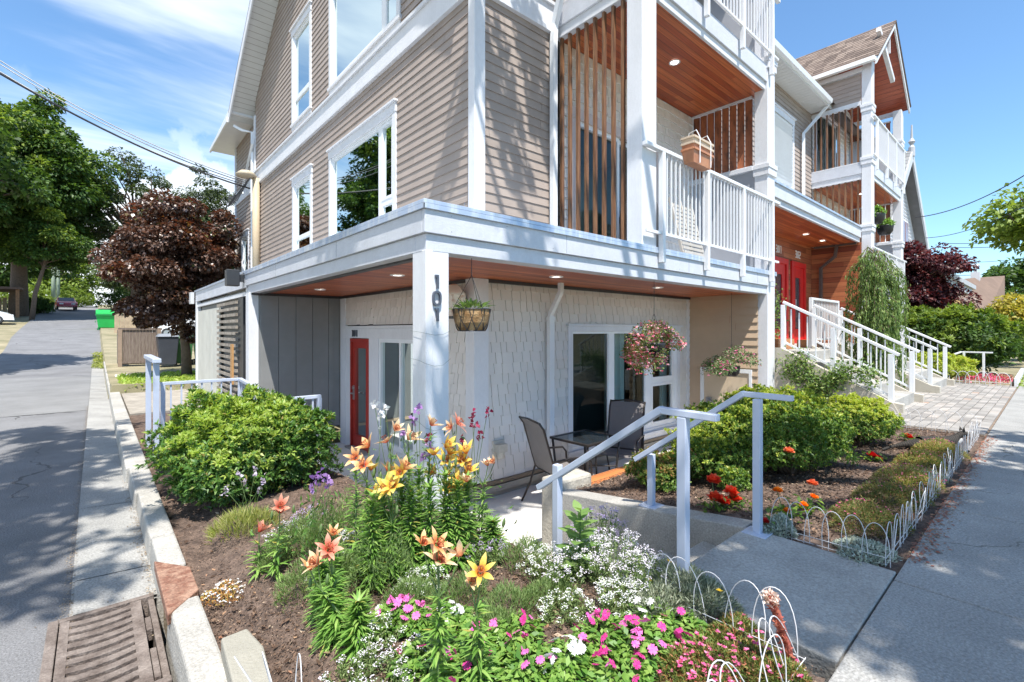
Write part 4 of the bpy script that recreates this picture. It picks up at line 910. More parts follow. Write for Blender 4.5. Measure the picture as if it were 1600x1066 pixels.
for px, py in ((1259, 366), (1285, 376)): p = gp(px, py, PZ); downlight(p.x, min(p.y, WY-.2), PZ)
m = MB(); m.tube([(15.72, 4.05, PZ), (15.72, 4.1, 3.35), (15.72, 4.45, 3.05), (15.72, 4.45, .9)], .05, 4); m.build('downspout', brown, B)
m = MB(); m.box((15.79, 3.54, -.1), (15.86, WY, 1.9)); m.box((9.12, WY+.0, -.1), (15.8, WY+.04, LZ)); m.build('wall', siding, B)
# downspout with a bend next to the louvred window and eave
m = MB(); m.tube([(15.55, 4.2, 7.64), (15.5, 4.45, 7.35), (14.85, WY-.1, 6.75), (14.85, WY-.1, 4.1)], .05, 4); m.build('downspout', white, B)
# street wall of the second tower at ground level
lap((0, WY, 0), (1, 0, 0), (0, -1, 0), 15.8, 19.9, -.1, 1.9, [])
m = MB(); m.box((19.9, WY, -.1), (22, 14, 7.6)); m.box((3.6, 18.25, -1), (22, 18.3, 6.9)); m.box((21.95, 4.7, -.1), (22, 18.3, 7.6)); m.build('wall', siding, B)
# ================================================================ ENTRANCE STAIRS
ST = []
def flight(xa, xb, label):
    m = MB(); n = 5; r_ = LZ/n
    for i in range(n): m.box((xa+.12, 1.62+.30*i, -.1), (xb-.12, 3.22 if i == n-1 else 1.62+.30*(i+1)+.02, r_*(i+1)-.002*i))
    s_ = m.build('front_steps', conc, bevel=.008); tag(s_, label, 'steps')
    m = MB()
    for x in (xa, xb-.12): m.prism([(x, 1.50, -.1), (x, 3.20, -.1), (x, 3.20, LZ+.06), (x, 1.64, .16), (x, 1.50, .14)], (.12, 0, 0))
    m.build('side_wall', pm('stair_concrete', (.46, .42, .35), .85, .1, 2, .4, 70, speck=.14), s_, bevel=.008)
    return s_
flight(9.13, 10.88, 'nearest concrete entrance steps rising from the brick paving')
flight(12.58, 14.68, 'farther concrete entrance steps behind the weeping conifer')
m = MB(); m.box((9.13, 3.205, -.1), (15.78, WY-.01, LZ)); o = m.build('porch_landing', conc, B, bevel=.006)
m = MB(); m.box((9.10, 3.205, -.95), (9.13, 3.55, LZ)); m.box((9.085, 1.52, -.08), (9.128, 3.2, .6)); 
m = MB(); m.prism([(9.10, 1.50, -.1), (9.10, 3.40, -.1), (9.10, 3.40, LZ+.05), (9.10, 3.20, LZ+.05), (9.10, 1.62, .15)], (.028, 0, 0)); m.build('stair_cheek', MC['stair_concrete'], B)
def stair_rail(x, label, group='white railings of the entrance stairs'):
    y0, y1 = 1.66, 3.18; z0, z1 = .12, LZ+.04; H = .80
    t = thing('stair_railing', (x, y0, z0), label, 'railing', group)
    m = MB(); m.bar((x, y0-.10, z0+H-.04), (x, y1, z1+H+.02), .07, .045, up=(0, 0, 1)); m.build('top_rail', railm, t, bevel=.005)
    m = MB(); m.bar((x, y0, z0+.12), (x, y1, z1+.12), .035, .035); m.build('bottom_rail', railm, t)
    sl = (z1-z0)/(y1-y0)
    for y in (y0, (y0+y1)/2, y1):
        m = MB(); zb = z0+(y-y0)*sl; m.box((x-.035, y-.035, zb-.02), (x+.035, y+.035, zb+H-.03)); m.build('post', railm, t, bevel=.004)
    ps = [y0+(y1-y0)*i/12 for i in range(13)]
    for i, y in enumerate(ps):
        if i in (0, 6, 12): continue
        zb = z0+(y-y0)*sl+.12; m = MB(); m.box((x-.009, y-.009, zb), (x+.009, y+.009, zb+H-.16)); m.build('baluster', railm, t)
    return t
stair_rail(9.19, 'white sloping railing on the near side of the nearest entrance steps')
stair_rail(10.82, 'white sloping railing on the far side of the nearest entrance steps')
stair_rail(12.64, 'white sloping railing on the near side of the farther entrance steps')
stair_rail(14.62, 'white sloping railing on the far side of the farther entrance steps')
t = thing('landing_railing', (10.85, 3.24, LZ), 'white level railing on the porch landing between the two flights of steps', 'railing')
railing((10.85, 3.24), (12.6, 3.24), LZ, 2, t, top=1.02, drop=.0)
# ================================================================ HANDRAILS OF THE PATIO STEPS
def hrail(name, pts, label, posts, group='grey handrails beside the patio steps', w_=.042, mt=None, cap=None):
    t = thing(name, pts[0], label, 'handrail', group); mt = mt or railb
    m = MB()
    for i, (a, b) in enumerate(zip(pts, pts[1:])):
        a, b = Vector(a), Vector(b); d = (b-a).normalized()*.010; m.bar(a-d*(0 if i == 0 else 1), b+d, w_*1.15-.004*(i % 2), w_*.85-.003*(i % 2))
    m.build('top_rail', mt, t, bevel=.004)
    for (x, y, z0, z1) in posts:
        m = MB(); m.box((x-w_*.55, y-w_*.55, z0), (x+w_*.55, y+w_*.55, z1)); pp = m.build('post', mt, t, bevel=.004)
        m = MB(); m.box((x-.07, y-.07, z0-.003), (x+.07, y+.07, z0+.009)); m.build('base_plate', mt, pp, bevel=.002)
    return t
hrail('handrail', [(2.13, 2.17, .25), (2.13, 1.30, .853), (2.13, 1.02, .853)], 'grey metal handrail on the near left side of the patio steps', [(2.13, 1.18, -.05, .835), (2.13, 2.01, -.35, .43)])
hrail('handrail', [(3.13, 2.13, .26), (3.13, 1.32, .845), (3.13, 1.04, .845)], 'grey metal handrail on the right side of the patio steps, standing on the concrete wall', [(3.075, 1.21, .0, .828), (3.19, 2.03, -.085, .31)])
# guard round the side entrance
GZ = .51
t = thing('side_guard', (1.0, 7.6, 0), 'low grey metal guard with balusters behind the big shrub by the alley', 'railing')
def seg(a, b, n):
    a, b = Vector(a), Vector(b); m = MB(); m.bar(a, b, .05, .04); m.build('top_rail', railb, t, bevel=.004)
    for i in range(1, n):
        p = a.lerp(b, i/n); m = MB(); m.box((p.x-.009, p.y-.009, p.z-.9), (p.x+.009, p.y+.009, p.z-.01)); m.build('baluster', railb, t)
seg((.63, 7.67, .56), (1.55, 7.67, .56), 8); seg((1.55, 7.67, .56), (1.55, 5.77, .47), 14); seg((1.55, 5.77, .47), (2.02, 5.77, .47), 5)
for (x, y, z) in ((.66, 7.67, .56), (1.55, 7.67, .56), (1.55, 5.77, .47), (2.0, 5.77, .47)): m = MB(); m.box((x-.025, y-.025, z-1.3), (x+.025, y+.025, z-.015)); m.build('post', railb, t, bevel=.003)
t = thing('short_handrail', (.53, 7.0, -.3), 'short pale grey handrail standing end-on beside the kerb', 'handrail')
for y in (6.95, 8.05): m = MB(); m.box((.505, y-.03, -.6), (.565, y+.03, .88)); m.build('post', railb, t, bevel=.004)
m = MB(); m.bar((.535, 6.85, .90), (.535, 8.2, .90), .085, .05); m.build('top_rail', railb, t, bevel=.006)
m = MB(); m.box((.50, 6.3, -.5), (.75, 6.9, -.12)); tag(m.build('drain_box', dark, bevel=.01), 'dark metal box half sunk in the soil at the foot of the shrub', 'utility box')
# low shed along the alley behind the corner
S = thing('side_shed', (FX, 12, -.3), 'low lean-to shed of pale corrugated sheet and wooden slats along the alley', 'shed')
m = MB(); m.box((FX+.0, 9.205, 2.0), (FX+.05, 14.7, DECK-.04)); m.build('fascia', fasc, S); m = MB(); m.box((FX-.02, 9.205, DECK-.04), (FX+1.5, 14.75, DECK-.0)); m.build('roof', flash, S)
m = MB(); y = 11.7
while y < 14.5: m.box((FX+.03, y, -.3), (FX+.06, y+.10, 1.75)); m.box((FX+.05, y+.1, -.3), (FX+.07, y+.16, 1.75)); y += .16
m.build('corrugated_sheet', pm('pale_sheet', (.50, .50, .46), .6, .08, 3), S)
m = MB(); m.box((FX+.0, 14.55, -.3), (FX+.1, 14.7, 2.0)); m.box((FX+.03, 9.21, -.4), (FX+.13, 9.35, 2.0)); m.box((FX+.02, 9.35, 1.86), (FX+.08, 14.6, 1.93)); m.build('post', trim, S)
m = MB(); m.box((FX+.11, 9.4, -.3), (FX+.14, 14.5, 2.0)); m.build('wall', greyp, S)
sm = pm('grey_weathered_slat', (.20, .17, .14), .8, .2, 6, .3, 60, col2=(.42, .37, .31))
m = MB()
for i in range(19): z = -.32+i*.115; m.box((FX-.02, 9.9, z), (FX+.02, 11.7, z+.055))
m.build('slat_panel', sm, S)
m = MB(); m.box((FX+.03, 9.55, -.35), (FX+.06, 9.9, 1.85)); m.build('dark_frame', dark, S)
m = MB(); m.box((FX-.05, 10.05, .25), (FX-.02, 10.2, 1.0)); m.build('timber_offcut', pm('new_wood', (.45, .25, .10), .6, .1, 4), S)
m = MB(); m.box((FX-.02, 14.75, 1.95), (FX-.1, 15.0, 2.25)); m.build('junction_box', pm('pale_box', (.55, .56, .58), .5), S)
t = thing('flood_light', (FX-.1, 9.4, 2.15), 'small black floodlight fixed to the fascia at the end of the canopy', 'lamp')
m = MB(); m.box((FX-.28, 9.25, 2.02), (FX-.08, 9.42, 2.30)); m.build('housing', dark, t, bevel=.01); m = MB(); m.box((FX-.08, 9.3, 2.1), (FX+.0, 9.38, 2.22)); m.build('bracket', dark, t)
# ================================================================ THINGS ON AND ABOUT THE PATIO
frm = pm('bronze_tube', (.055, .048, .045), .35, .1, 4, metal=.5)
sling = pm('grey_sling', (.20, .185, .18), .7, .08, 3, .5, 500)
def patio_chair(loc, rz, label):
    t = thing('patio_chair', loc, label, 'chair', 'patio chairs round the small glass table', rz=rz)
    def B_(m, n, mt, sm=False, bev=0): return m.build(n, mt, t, local=True, smooth=sm, bevel=bev)
    for s in (-1, 1):
        m = MB(); m.tube([(s*.27, .24, .02), (s*.28, .25, .30), (s*.28, .23, .55), (s*.28, .18, .61), (s*.28, -.05, .62), (s*.275, -.28, .60)], .013, 8); B_(m, 'armrest', frm, True)
        m = MB(); m.tube([(s*.275, -.24, .60), (s*.275, -.22, .45), (s*.27, -.30, .22), (s*.27, -.42, .0)], .013, 8); B_(m, 'leg', frm, True)
        m = MB(); m.tube([(s*.27, .26, .39), (s*.26, .22, .42), (s*.255, -.15, .37), (s*.255, -.23, .43), (s*.255, -.40, .98), (s*.255, -.46, 1.06)], .014, 8); B_(m, 'side_frame', frm, True)
    m = MB(); m.tube([(-.27, .24, .02), (-.2, .26, .015), (.2, .26, .015), (.27, .24, .02)], .012, 6); m.tube([(-.25, -.445, 1.05), (0, -.47, 1.075), (.25, -.445, 1.05)], .013, 8); m.tube([(-.26, -.2, .40), (.26, -.2, .40)], .012, 6); B_(m, 'cross_bar', frm, True)
    def sheet(rows, th=.006):
        m = MB(); n = 10
        for (y0, z0, sag0), (y1, z1, sag1) in zip(rows, rows[1:]):
            for i in range(n):
                xa, xb = -.25+.5*i/n, -.25+.5*(i+1)/n
                f = lambda x, sag: -sag*(1-(x/.25)**2)
                m.add([(xa, y0, z0+f(xa, sag0)), (xb, y0, z0+f(xb, sag0)), (xb, y1, z1+f(xb, sag1)), (xa, y1, z1+f(xa, sag1))], [(0,1,2,3)])
        return m
    B_(sheet([(.25, .39, .005), (.22, .42, .012), (.1, .405, .025), (0, .39, .03), (-.14, .372, .02), (-.19, .39, .005)]), 'seat', sling, True)
    B_(sheet([(-.19, .39, .005), (-.235, .44, 0), (-.29, .6, 0), (-.345, .8, 0), (-.40, .98, 0), (-.45, 1.05, 0)]), 'backrest', sling, True)
    return t
patio_chair((4.32, 4.0, PAT), R(-106), 'dark framed sling chair seen from behind, left of the small glass table')
patio_chair((5.62, 4.08, PAT), R(112), 'dark framed sling chair facing the camera, right of the small glass table')
t = thing('patio_table', (4.92, 4.12, PAT), 'small square dark glass patio table between the two sling chairs', 'table')
m = MB(); cx, cy, h = 4.92, 4.12, PAT+.68
m.box((cx-.36, cy-.33, h), (cx+.36, cy-.29, h+.03)); m.box((cx-.36, cy+.29, h), (cx+.36, cy+.33, h+.03)); m.box((cx-.36, cy-.29, h), (cx-.32, cy+.29, h+.03)); m.box((cx+.32, cy-.29, h), (cx+.36, cy+.29, h+.03)); m.build('frame', frm, t, bevel=.004)
m = MB(); m.box((cx-.32, cy-.29, h+.012), (cx+.32, cy+.29, h+.022)); m.build('tabletop', pm('smoked_glass', (.02, .024, .028), .04, .1, 2, spec=.8), t)
for a in (-1, 1):
    for b in (-1, 1): m = MB(); m.tube([(cx+a*.33, cy+b*.3, h), (cx+a*.3, cy+b*.27, PAT+.3), (cx+a*.33, cy+b*.3, PAT)], .016, 8); m.build('leg', frm, t, smooth=True)
m = MB(); m.tube([(cx-.3, cy-.27, PAT+.3), (cx+.3, cy+.27, PAT+.3)], .01, 6); m.tube([(cx-.3, cy+.27, PAT+.32), (cx+.3, cy-.27, PAT+.32)], .01, 6); m.build('brace', frm, t)
# stacked window boxes hanging on the balcony guard
terr = pm('terracotta_plastic', (.42, .17, .085), .55, .12, 5, col2=(.58, .28, .15)); cream = pm('bleached_plastic', (.60, .48, .36), .55, .1, 5)
px_ = 6.0
for k in range(3):
    z = 3.42+k*.075; t = thing('window_box', (px_, FY-.13, z), ['terracotta window box at the bottom of the stack hung on the balcony guard', 'faded window box in the middle of the stack on the balcony guard', 'bleached window box on top of the stack on the balcony guard'][k], 'planter', 'stacked window boxes on the balcony guard')
    m = MB(); y = FY-.15; a, b, hh = .26, .085, .17
    if k: a *= 1.0; 
    lo = [(px_-a+.03, y-b+.02), (px_+a-.03, y-b+.02), (px_+a-.03, y+b-.02), (px_-a+.03, y+b-.02)]; hi = [(px_-a, y-b), (px_+a, y-b), (px_+a, y+b), (px_-a, y+b)]
    m.add([(p[0], p[1], z+.001) for p in lo]+[(p[0], p[1], z+hh) for p in hi], [(0,3,2,1),(0,1,5,4),(1,2,6,5),(2,3,7,6),(3,0,4,7)]); m.build('box', terr if k < 2 else cream, t)
    m = MB(); ro = .012
    for (p, q) in ((hi[0], hi[1]), (hi[1], hi[2]), (hi[2], hi[3]), (hi[3], hi[0])): m.bar((p[0], p[1], z+hh), (q[0], q[1], z+hh), .026, .028)
    m.build('rim', cream if k else terr, t)
t = thing('box_hanger', (px_, FY-.1, 3.5), 'bent white wire hangers holding the stacked window boxes', 'hook'); 
for s in (-.13, .16):
    m = MB(); m.tube([(px_+s, FY-.25, 3.42), (px_+s, FY-.25, 3.75), (px_+s, FY-.2, 3.86), (px_+s, FY-.1, 3.84), (px_+s, FY-.03, 3.6), (px_+s, FY-.01, 3.50)], .007, 6); m.build('hook', white, t)
# slatted folding recliner and small barbecue behind the guard
t = thing('folding_recliner', (7.2, 4.0, DECK), 'pale slatted folding chair leaning inside the first floor balcony', 'chair')
wm = pm('grey_white_wood', (.50, .47, .43), .7, .1, 4)
m = MB()
for i in range(12): z = DECK+.18+i*.07; m.bar((6.8, 3.75+i*.02, z), (7.45, 3.75+i*.02, z), .012, .042)
m.build('backrest', wm, t)
for x in (6.8, 7.1, 7.45): m = MB(); m.bar((x, 3.74, DECK), (x, 4.0, DECK+1.06), .03, .04); m.build('leg', wm, t)
t = thing('barbecue', (6.35, 4.25, DECK), 'dark covered barbecue standing in the first floor balcony', 'barbecue')
m = MB(); m.lathe((6.35, 4.25, DECK), [(.26, .0), (.30, .35), (.31, .72), (.27, .92), (.12, 1.0)], 14); m.build('cover', pm('bbq_cover', (.05, .05, .055), .7, .2, 5, .4, 14), t, smooth=True)
# ---------------------------------------------------------------- wire border fences
wire = pm('white_wire', (.62, .62, .63), .4, .08, 20)
def arch_mesh(h, w_, bend=0., r=.0021):
    m = MB(); n = 14; pts = []
    for i in range(n+1):
        t = i/n; a = math.pi*t; x = -w_/2*math.cos(a); z = h*(min(1, math.sin(a)**.62)); pts.append((x, bend*z, z))
    m.tube([(-w_/2, 0, -.06)]+pts+[(w_/2, 0, -.06)], r, 6); return m
def wfence(a, b, z, step, w_, h, label, lean=0., jit=.05, r=.0021, zf=None, seed=1, two=True):
    t = thing('wire_fence', (a[0], a[1], z), label, 'garden fence', 'white wire border fences of the beds'); rg = random.Random(seed)
    a_ = Vector((*a, 0)); b_ = Vector((*b, 0)); d = b_-a_; ln = d.length; d.normalize(); n = max(1, int(ln/step)); ang = math.atan2(d.y, d.x); me = None
    for i in range(n):
        p = a_+d*(step*i+w_/2); zz = (zf(p.x, p.y) if zf else z)
        if me is None: o = arch_mesh(h, w_, r=r).build('arch', wire, t, local=True, smooth=True); me = o.data
        else: o = bpy.data.objects.new('arch', me); COL.objects.link(o); o.parent = t
        o.location = (p.x-a[0], p.y-a[1], zz-z); o.rotation_euler = (lean+rg.gauss(0, jit), rg.gauss(0, jit), ang+rg.gauss(0, jit)); o.scale = (1, 1, 1+rg.gauss(0, .04))
    m = MB()
    for hh in (.015, h*.22)[:2 if two else 1]:
        m.tube([(p.x, p.y, (zf(p.x, p.y) if zf else z)+hh) for p in [a_+d*(ln*i/8) for i in range(9)]], r*.8, 5)
    m.build('base_wire', wire, t)
    return t
wfence((.53, 1.98), (.50, 1.15), -.16, .10, .125, .36, 'bent white wire fence beside the kerb at the near corner of the lily bed', lean=R(6), jit=.14, zf=soil, seed=2)
wfence((1.93, 1.25), (1.95, .60), -.04, .115, .165, .25, 'white wire arches along the near edge of the concrete pad', lean=R(-6), jit=.10, zf=soil, seed=5)
wfence((1.95, .60), (1.15, .62), -.04, .11, .16, .28, 'leaning white wire arches beside the sidewalk at the near corner of the flower bed', lean=R(9), jit=.16, zf=soil, seed=8)
wfence((3.18, 1.18), (3.20, .60), -.02, .095, .125, .24, 'white wire arches along the far edge of the concrete pad', jit=.04, zf=soil, seed=3)
wfence((3.20, .60), (7.98, .60), -.02, .108, .13, .225, 'long row of white wire arches between the azalea bed and the sidewalk', jit=.09, zf=soil, seed=4)
wfence((7.98, .62), (7.98, 1.75), -.02, .125, .16, .27, 'white wire arches at the far end of the azalea bed before the brick paving', jit=.05, zf=soil, seed=6)
wfence((15.45, .65), (15.45, 2.2), .0, .17, .24, .30, 'white wire arches round the pink flowers beyond the brick paving', jit=.04, r=.006, seed=7)
# white edging boards beyond
m = MB(); m.bar((15.5, .58, .08), (20, .62, .08), .05, .2); tag(m.build('white_edging', white), 'low white edging board between the far flowers and the sidewalk', 'edging')
hrail('handrail', [(16.2, 2.9, 1.02), (16.2, 1.8, .72), (16.2, 1.35, .72)][::-1] if False else [(15.9, 2.5, .25), (16.3, 1.55, .72), (16.3, 1.0, .72)], 'distant white handrail in front of the big green bush', [(16.3, 1.5, 0, .71), (16.3, 1.15, 0, .71)], group=None, mt=railm)
# ---------------------------------------------------------------- cat
def skin(name, verts, edges, radii, mt, parent=None, sub=2, root=0):
    me = bpy.data.meshes.new(name); me.from_pydata(verts, edges, []); o = bpy.data.objects.new(name, me); COL.objects.link(o); me.materials.append(mt)
    if parent: o.parent = parent
    s = o.modifiers.new('skin', 'SKIN')
    for i, r in enumerate(radii): r = r if hasattr(r, '__len__') else (r, r); me.skin_vertices[0].data[i].radius = r
    me.skin_vertices[0].data[root].use_root = True
    b = o.modifiers.new('sub', 'SUBSURF'); b.levels = b.render_levels = sub
    return o
def catmat():
    m, nt, p, o = base('tabby_fur'); L = nt.links.new; tc = N(nt, 'ShaderNodeTexCoord'); wv = N(nt, 'ShaderNodeTexWave'); wv.inputs['Scale'].default_value = 17; wv.inputs['Distortion'].default_value = 5; wv.inputs['Detail'].default_value = 3; L(tc.outputs['Object'], wv.inputs[0])
    cr = N(nt, 'ShaderNodeValToRGB'); L(wv.outputs[1], cr.inputs[0]); e = cr.color_ramp.elements; e[0].color = (.008, .007, .006, 1); e[1].color = (.05, .04, .032, 1); e[0].position = .35; L(cr.outputs[0], p.inputs[0]); p.inputs['Roughness'].default_value = .8
    n2 = N(nt, 'ShaderNodeTexNoise'); n2.inputs['Scale'].default_value = 180; b = N(nt, 'ShaderNodeBump'); b.inputs['Strength'].default_value = .7; L(tc.outputs['Object'], n2.inputs[0]); L(n2.outputs[0], b.inputs['Height']); L(b.outputs[0], p.inputs['Normal']); return m
cm_ = catmat()
CA = thing('cat', (6.66, .90, soil(6.7, .9)), 'dark tabby cat with a white bib lying on the soil behind the wire fence', 'cat', rz=R(-46))
cv = [(0, 0, .085), (.10, 0, .09), (.20, 0, .095), (.25, 0, .115), (.30, 0, .155), (.355, .0, .190), (.41, 0, .175),
      (-.10, 0, .08), (-.20, .02, .06), (-.32, .03, .03), (-.42, -.02, .022), (-.50, -.08, .02),
      (.24, -.05, .05), (.27, -.07, .025), (.36, -.08, .02), (.24, .05, .05), (.27, .07, .025), (.35, .07, .02),
      (-.13, -.07, .05), (-.06, -.12, .03), (-.17, -.14, .02), (-.02, -.15, .018)]
ce = [(0,1),(1,2),(2,3),(3,4),(4,5),(5,6),(0,7),(7,8),(8,9),(9,10),(10,11),(3,12),(12,13),(13,14),(3,15),(15,16),(16,17),(7,18),(18,19),(19,20),(19,21)]
cr_ = [(.075, .07), (.07, .065), (.065, .06), .050, .026, (.044, .044), (.016, .014), (.075, .068), .035, .017, .014, .010, .028, .02, .016, .028, .02, .016, .045, .03, .016, .016]
skin('body', cv, ce, cr_, cm_, CA)
for s in (-1, 1):
    m = MB(); m.add([(.335, s*.012, .222), (.365, s*.014, .226), (.35, s*.040, .208), (.348, s*.030, .262)], [(0,1,3),(1,2,3),(2,0,3),(0,2,1)]); m.build('ear', cm_, CA, local=True)
    m = MB(); m.lathe((.392, s*.022, .198), [(.001, -.006), (.006, 0), (.001, .006)], 8); m.build('eye', pm('cat_eye', (.35, .38, .08), .1, .1, 3), CA, local=True)
m = MB(); m.tube([(.325, 0, .155), (.315, 0, .12), (.29, -.01, .07)], [.018, .034, .022], 10); m.build('bib', pm('white_fur', (.6, .58, .55), .9, .1, 30), CA, local=True, smooth=True)
# ================================================================ PLANTS
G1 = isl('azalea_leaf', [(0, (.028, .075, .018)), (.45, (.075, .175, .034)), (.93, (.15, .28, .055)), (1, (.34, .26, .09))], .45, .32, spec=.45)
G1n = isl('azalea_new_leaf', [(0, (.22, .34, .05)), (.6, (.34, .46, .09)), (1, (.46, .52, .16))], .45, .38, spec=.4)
G2 = isl('azalea_small_leaf', [(0, (.035, .085, .018)), (.45, (.11, .21, .036)), (.94, (.22, .32, .055)), (1, (.34, .22, .08))], .5, .34)
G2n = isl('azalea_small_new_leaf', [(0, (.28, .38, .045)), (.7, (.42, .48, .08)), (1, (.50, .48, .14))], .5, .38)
stemm = pm('shrub_twig', (.11, .075, .05), .85, .2, 12)
lilyg = isl('lily_leaf', [(0, (.10, .22, .04)), (.6, (.21, .38, .08)), (.93, (.32, .46, .13)), (1, (.42, .34, .08))], .4, .3, spec=.5)
lstem = pm('lily_stem', (.10, .16, .05), .5, .1, 8)
def vnoise(P, s, seed=0):
    a = np.sin(P[:, 0]*s*1.7+seed)+np.sin(P[:, 1]*s*2.1+seed*2.3+P[:, 2]*s)+np.sin(P[:, 2]*s*1.9+seed*.7+P[:, 0]*s*.6); return a/3
def shrub(name, base_, lobes, nros, L, W, mat1, mat2, label, cat='shrub', group=None, seed=1, per=7, newbias=.15, rough=.26, inner=.35, up=.35):
    """lobes: (dx, dy, cz, rx, ry, rz) about the base. Rosettes of leaves on an uneven surface, leaves inside, twigs."""
    rg = np.random.default_rng(seed); base_ = Vector(base_); t = thing(name, base_, label, cat, group)
    Lb = np.array([l[:6] for l in lobes]); area = (Lb[:, 3]*Lb[:, 5]); area = area/area.sum()
    P = []; Nn = []
    k = rg.choice(len(Lb), size=nros*2, p=area); d = rnd(rg, nros*2); d[:, 2] = np.where(d[:, 2] < -.45, -d[:, 2], d[:, 2])
    c = Lb[k, :3]; r = Lb[k, 3:6]; bump = 1+rough*vnoise(d*1.0, 4.2, seed)+rough*.8*vnoise(d, 10, seed+3)
    dep = 1-np.abs(rg.normal(size=len(d)))*.07+(rg.uniform(size=len(d)) < .06)*rg.uniform(.02, .16, len(d))
    p = c+d*r*(bump*dep)[:, None]; ok = p[:, 2] > .02
    for i, l in enumerate(Lb): ok &= (k == i) | ((((p-l[:3])/l[3:6])**2).sum(1) > .72)
    p = p[ok][:nros]; n = nrm((d/r)[ok][:nros]); nr = len(p)
    D = nrm(np.repeat(n, per, 0)*.75+np.array([0, 0, up])+rnd(rg, nr*per)*.95); PP = np.repeat(p, per, 0)+rnd(rg, nr*per)*L*.18; Nl = nrm(np.repeat(n, per, 0)+np.array([0, 0, .8])+rnd(rg, nr*per)*.5)
    ll = rg.uniform(.65, 1.15, nr*per)*L; wl = ll*W*rg.uniform(.8, 1.2, nr*per)
    V = leafV(PP, D, Nl, ll, wl)
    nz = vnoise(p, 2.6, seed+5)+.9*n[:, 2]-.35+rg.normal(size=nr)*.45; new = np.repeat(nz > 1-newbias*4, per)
    ni = int(nros*per*inner); ki = rg.choice(len(Lb), size=ni, p=area); q = Lb[ki, :3]+rnd(rg, ni)*Lb[ki, 3:6]*rg.uniform(.45, .93, ni)[:, None]; q = q[q[:, 2] > 0]; ni = len(q)
    V2 = leafV(q, rnd(rg, ni), rnd(rg, ni), rg.uniform(.8, 1.3, ni)*L, np.full(ni, L*W))
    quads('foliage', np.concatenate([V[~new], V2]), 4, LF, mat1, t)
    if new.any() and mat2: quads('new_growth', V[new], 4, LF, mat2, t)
    m = MB(); 
    for l in lobes:
        for j in range(9):
            e = Vector(l[:3])+Vector(rnd(rg, 1)[0])*Vector((l[3], l[4], l[5])).length*.42; s = Vector((l[0]*.4+rg.normal()*.03, l[1]*.4+rg.normal()*.03, -.03))
            if e.z < .05: e.z = .1
            mid = s.lerp(e, .5)+Vector((0, 0, .04)); m.tube([s, mid, e], [.011, .008, .003], 5)
    m.build('stem', stemm, t, local=True)
    return t
b = soilpt(365, 768); b = Vector((1.05, 4.95, -.33))
shrub('azalea_shrub', b, [(.0, .0, .42, .54, .54, .46), (-.20, .40, .50, .42, .44, .42), (.36, -.10, .44, .36, .38, .40), (-.2, -.22, .32, .34, .32, .30), (.26, .42, .54, .34, .38, .38)], 5600, .050, .36, G1, G1n, 'large glossy green shrub with yellow-green tips beside the kerb and the grey guard', seed=3, newbias=.19)
b = soilpt(1175, 775)
bA = Vector((4.36, 2.0, soil(4.3, 2)))
shrub('azalea_shrub', bA, [(.0, .0, .29, .42, .36, .29), (.28, .15, .33, .36, .3, .30), (-.30, .08, .25, .26, .26, .23)], 3600, .030, .42, G2, G2n, 'small-leaved green azalea bush behind the handrail, left half of the pair', seed=5, newbias=.14, group=None)
bB = Vector((4.84, 1.55, soil(4.9, 1.5)))
shrub('azalea_shrub', bB, [(.0, .0, .33, .42, .38, .33), (-.30, .05, .39, .34, .34, .32), (.30, -.05, .26, .27, .28, .25), (-.1, .36, .38, .36, .3, .31)], 5200, .030, .42, G2, G2n, 'big yellow-green azalea bush in the middle of the right-hand bed', seed=8, newbias=.24)
shrub('azalea_shrub', Vector((6.45, 1.45, -.03)), [(0, 0, .26, .34, .34, .24), (-.16, .1, .30, .24, .24, .2), (.15, -.08, .22, .24, .24, .2)], 1900, .032, .42, G2, G2n, 'small round azalea bush beside the stair wall', seed=9, newbias=.26)
b = soilpt(1012, 800)
o_ = isl('bronze_leaf', [(0, (.09, .14, .03)), (.5, (.18, .22, .05)), (.8, (.32, .22, .08)), (1, (.42, .16, .09))], .5, .3)
shrub('low_shrub', Vector((3.78, 2.40, soil(3.8, 2.4))), [(0, 0, .14, .22, .20, .15), (.2, -.10, .12, .18, .18, .13), (-.10, -.18, .12, .16, .16, .13)], 1400, .028, .45, G2, o_, 'low bronze-tipped shrub in front of the timber plank', seed=12, newbias=.24)
shrub('low_shrub', Vector((3.95, 1.75, soil(3.9, 1.7))), [(0, 0, .08, .12, .12, .1)], 260, .03, .5, G2, G2n, 'tiny green tuft of leaves beside the red begonias', seed=13)
shrub('low_shrub', Vector((15.9, 2.0, 0)), [(0, 0, .35, .65, .5, .35), (.3, -.3, .3, .5, .4, .3)], 1500, .07, .4, G2n, None, 'yellow-green conifer mound at the foot of the far handrail', seed=14)
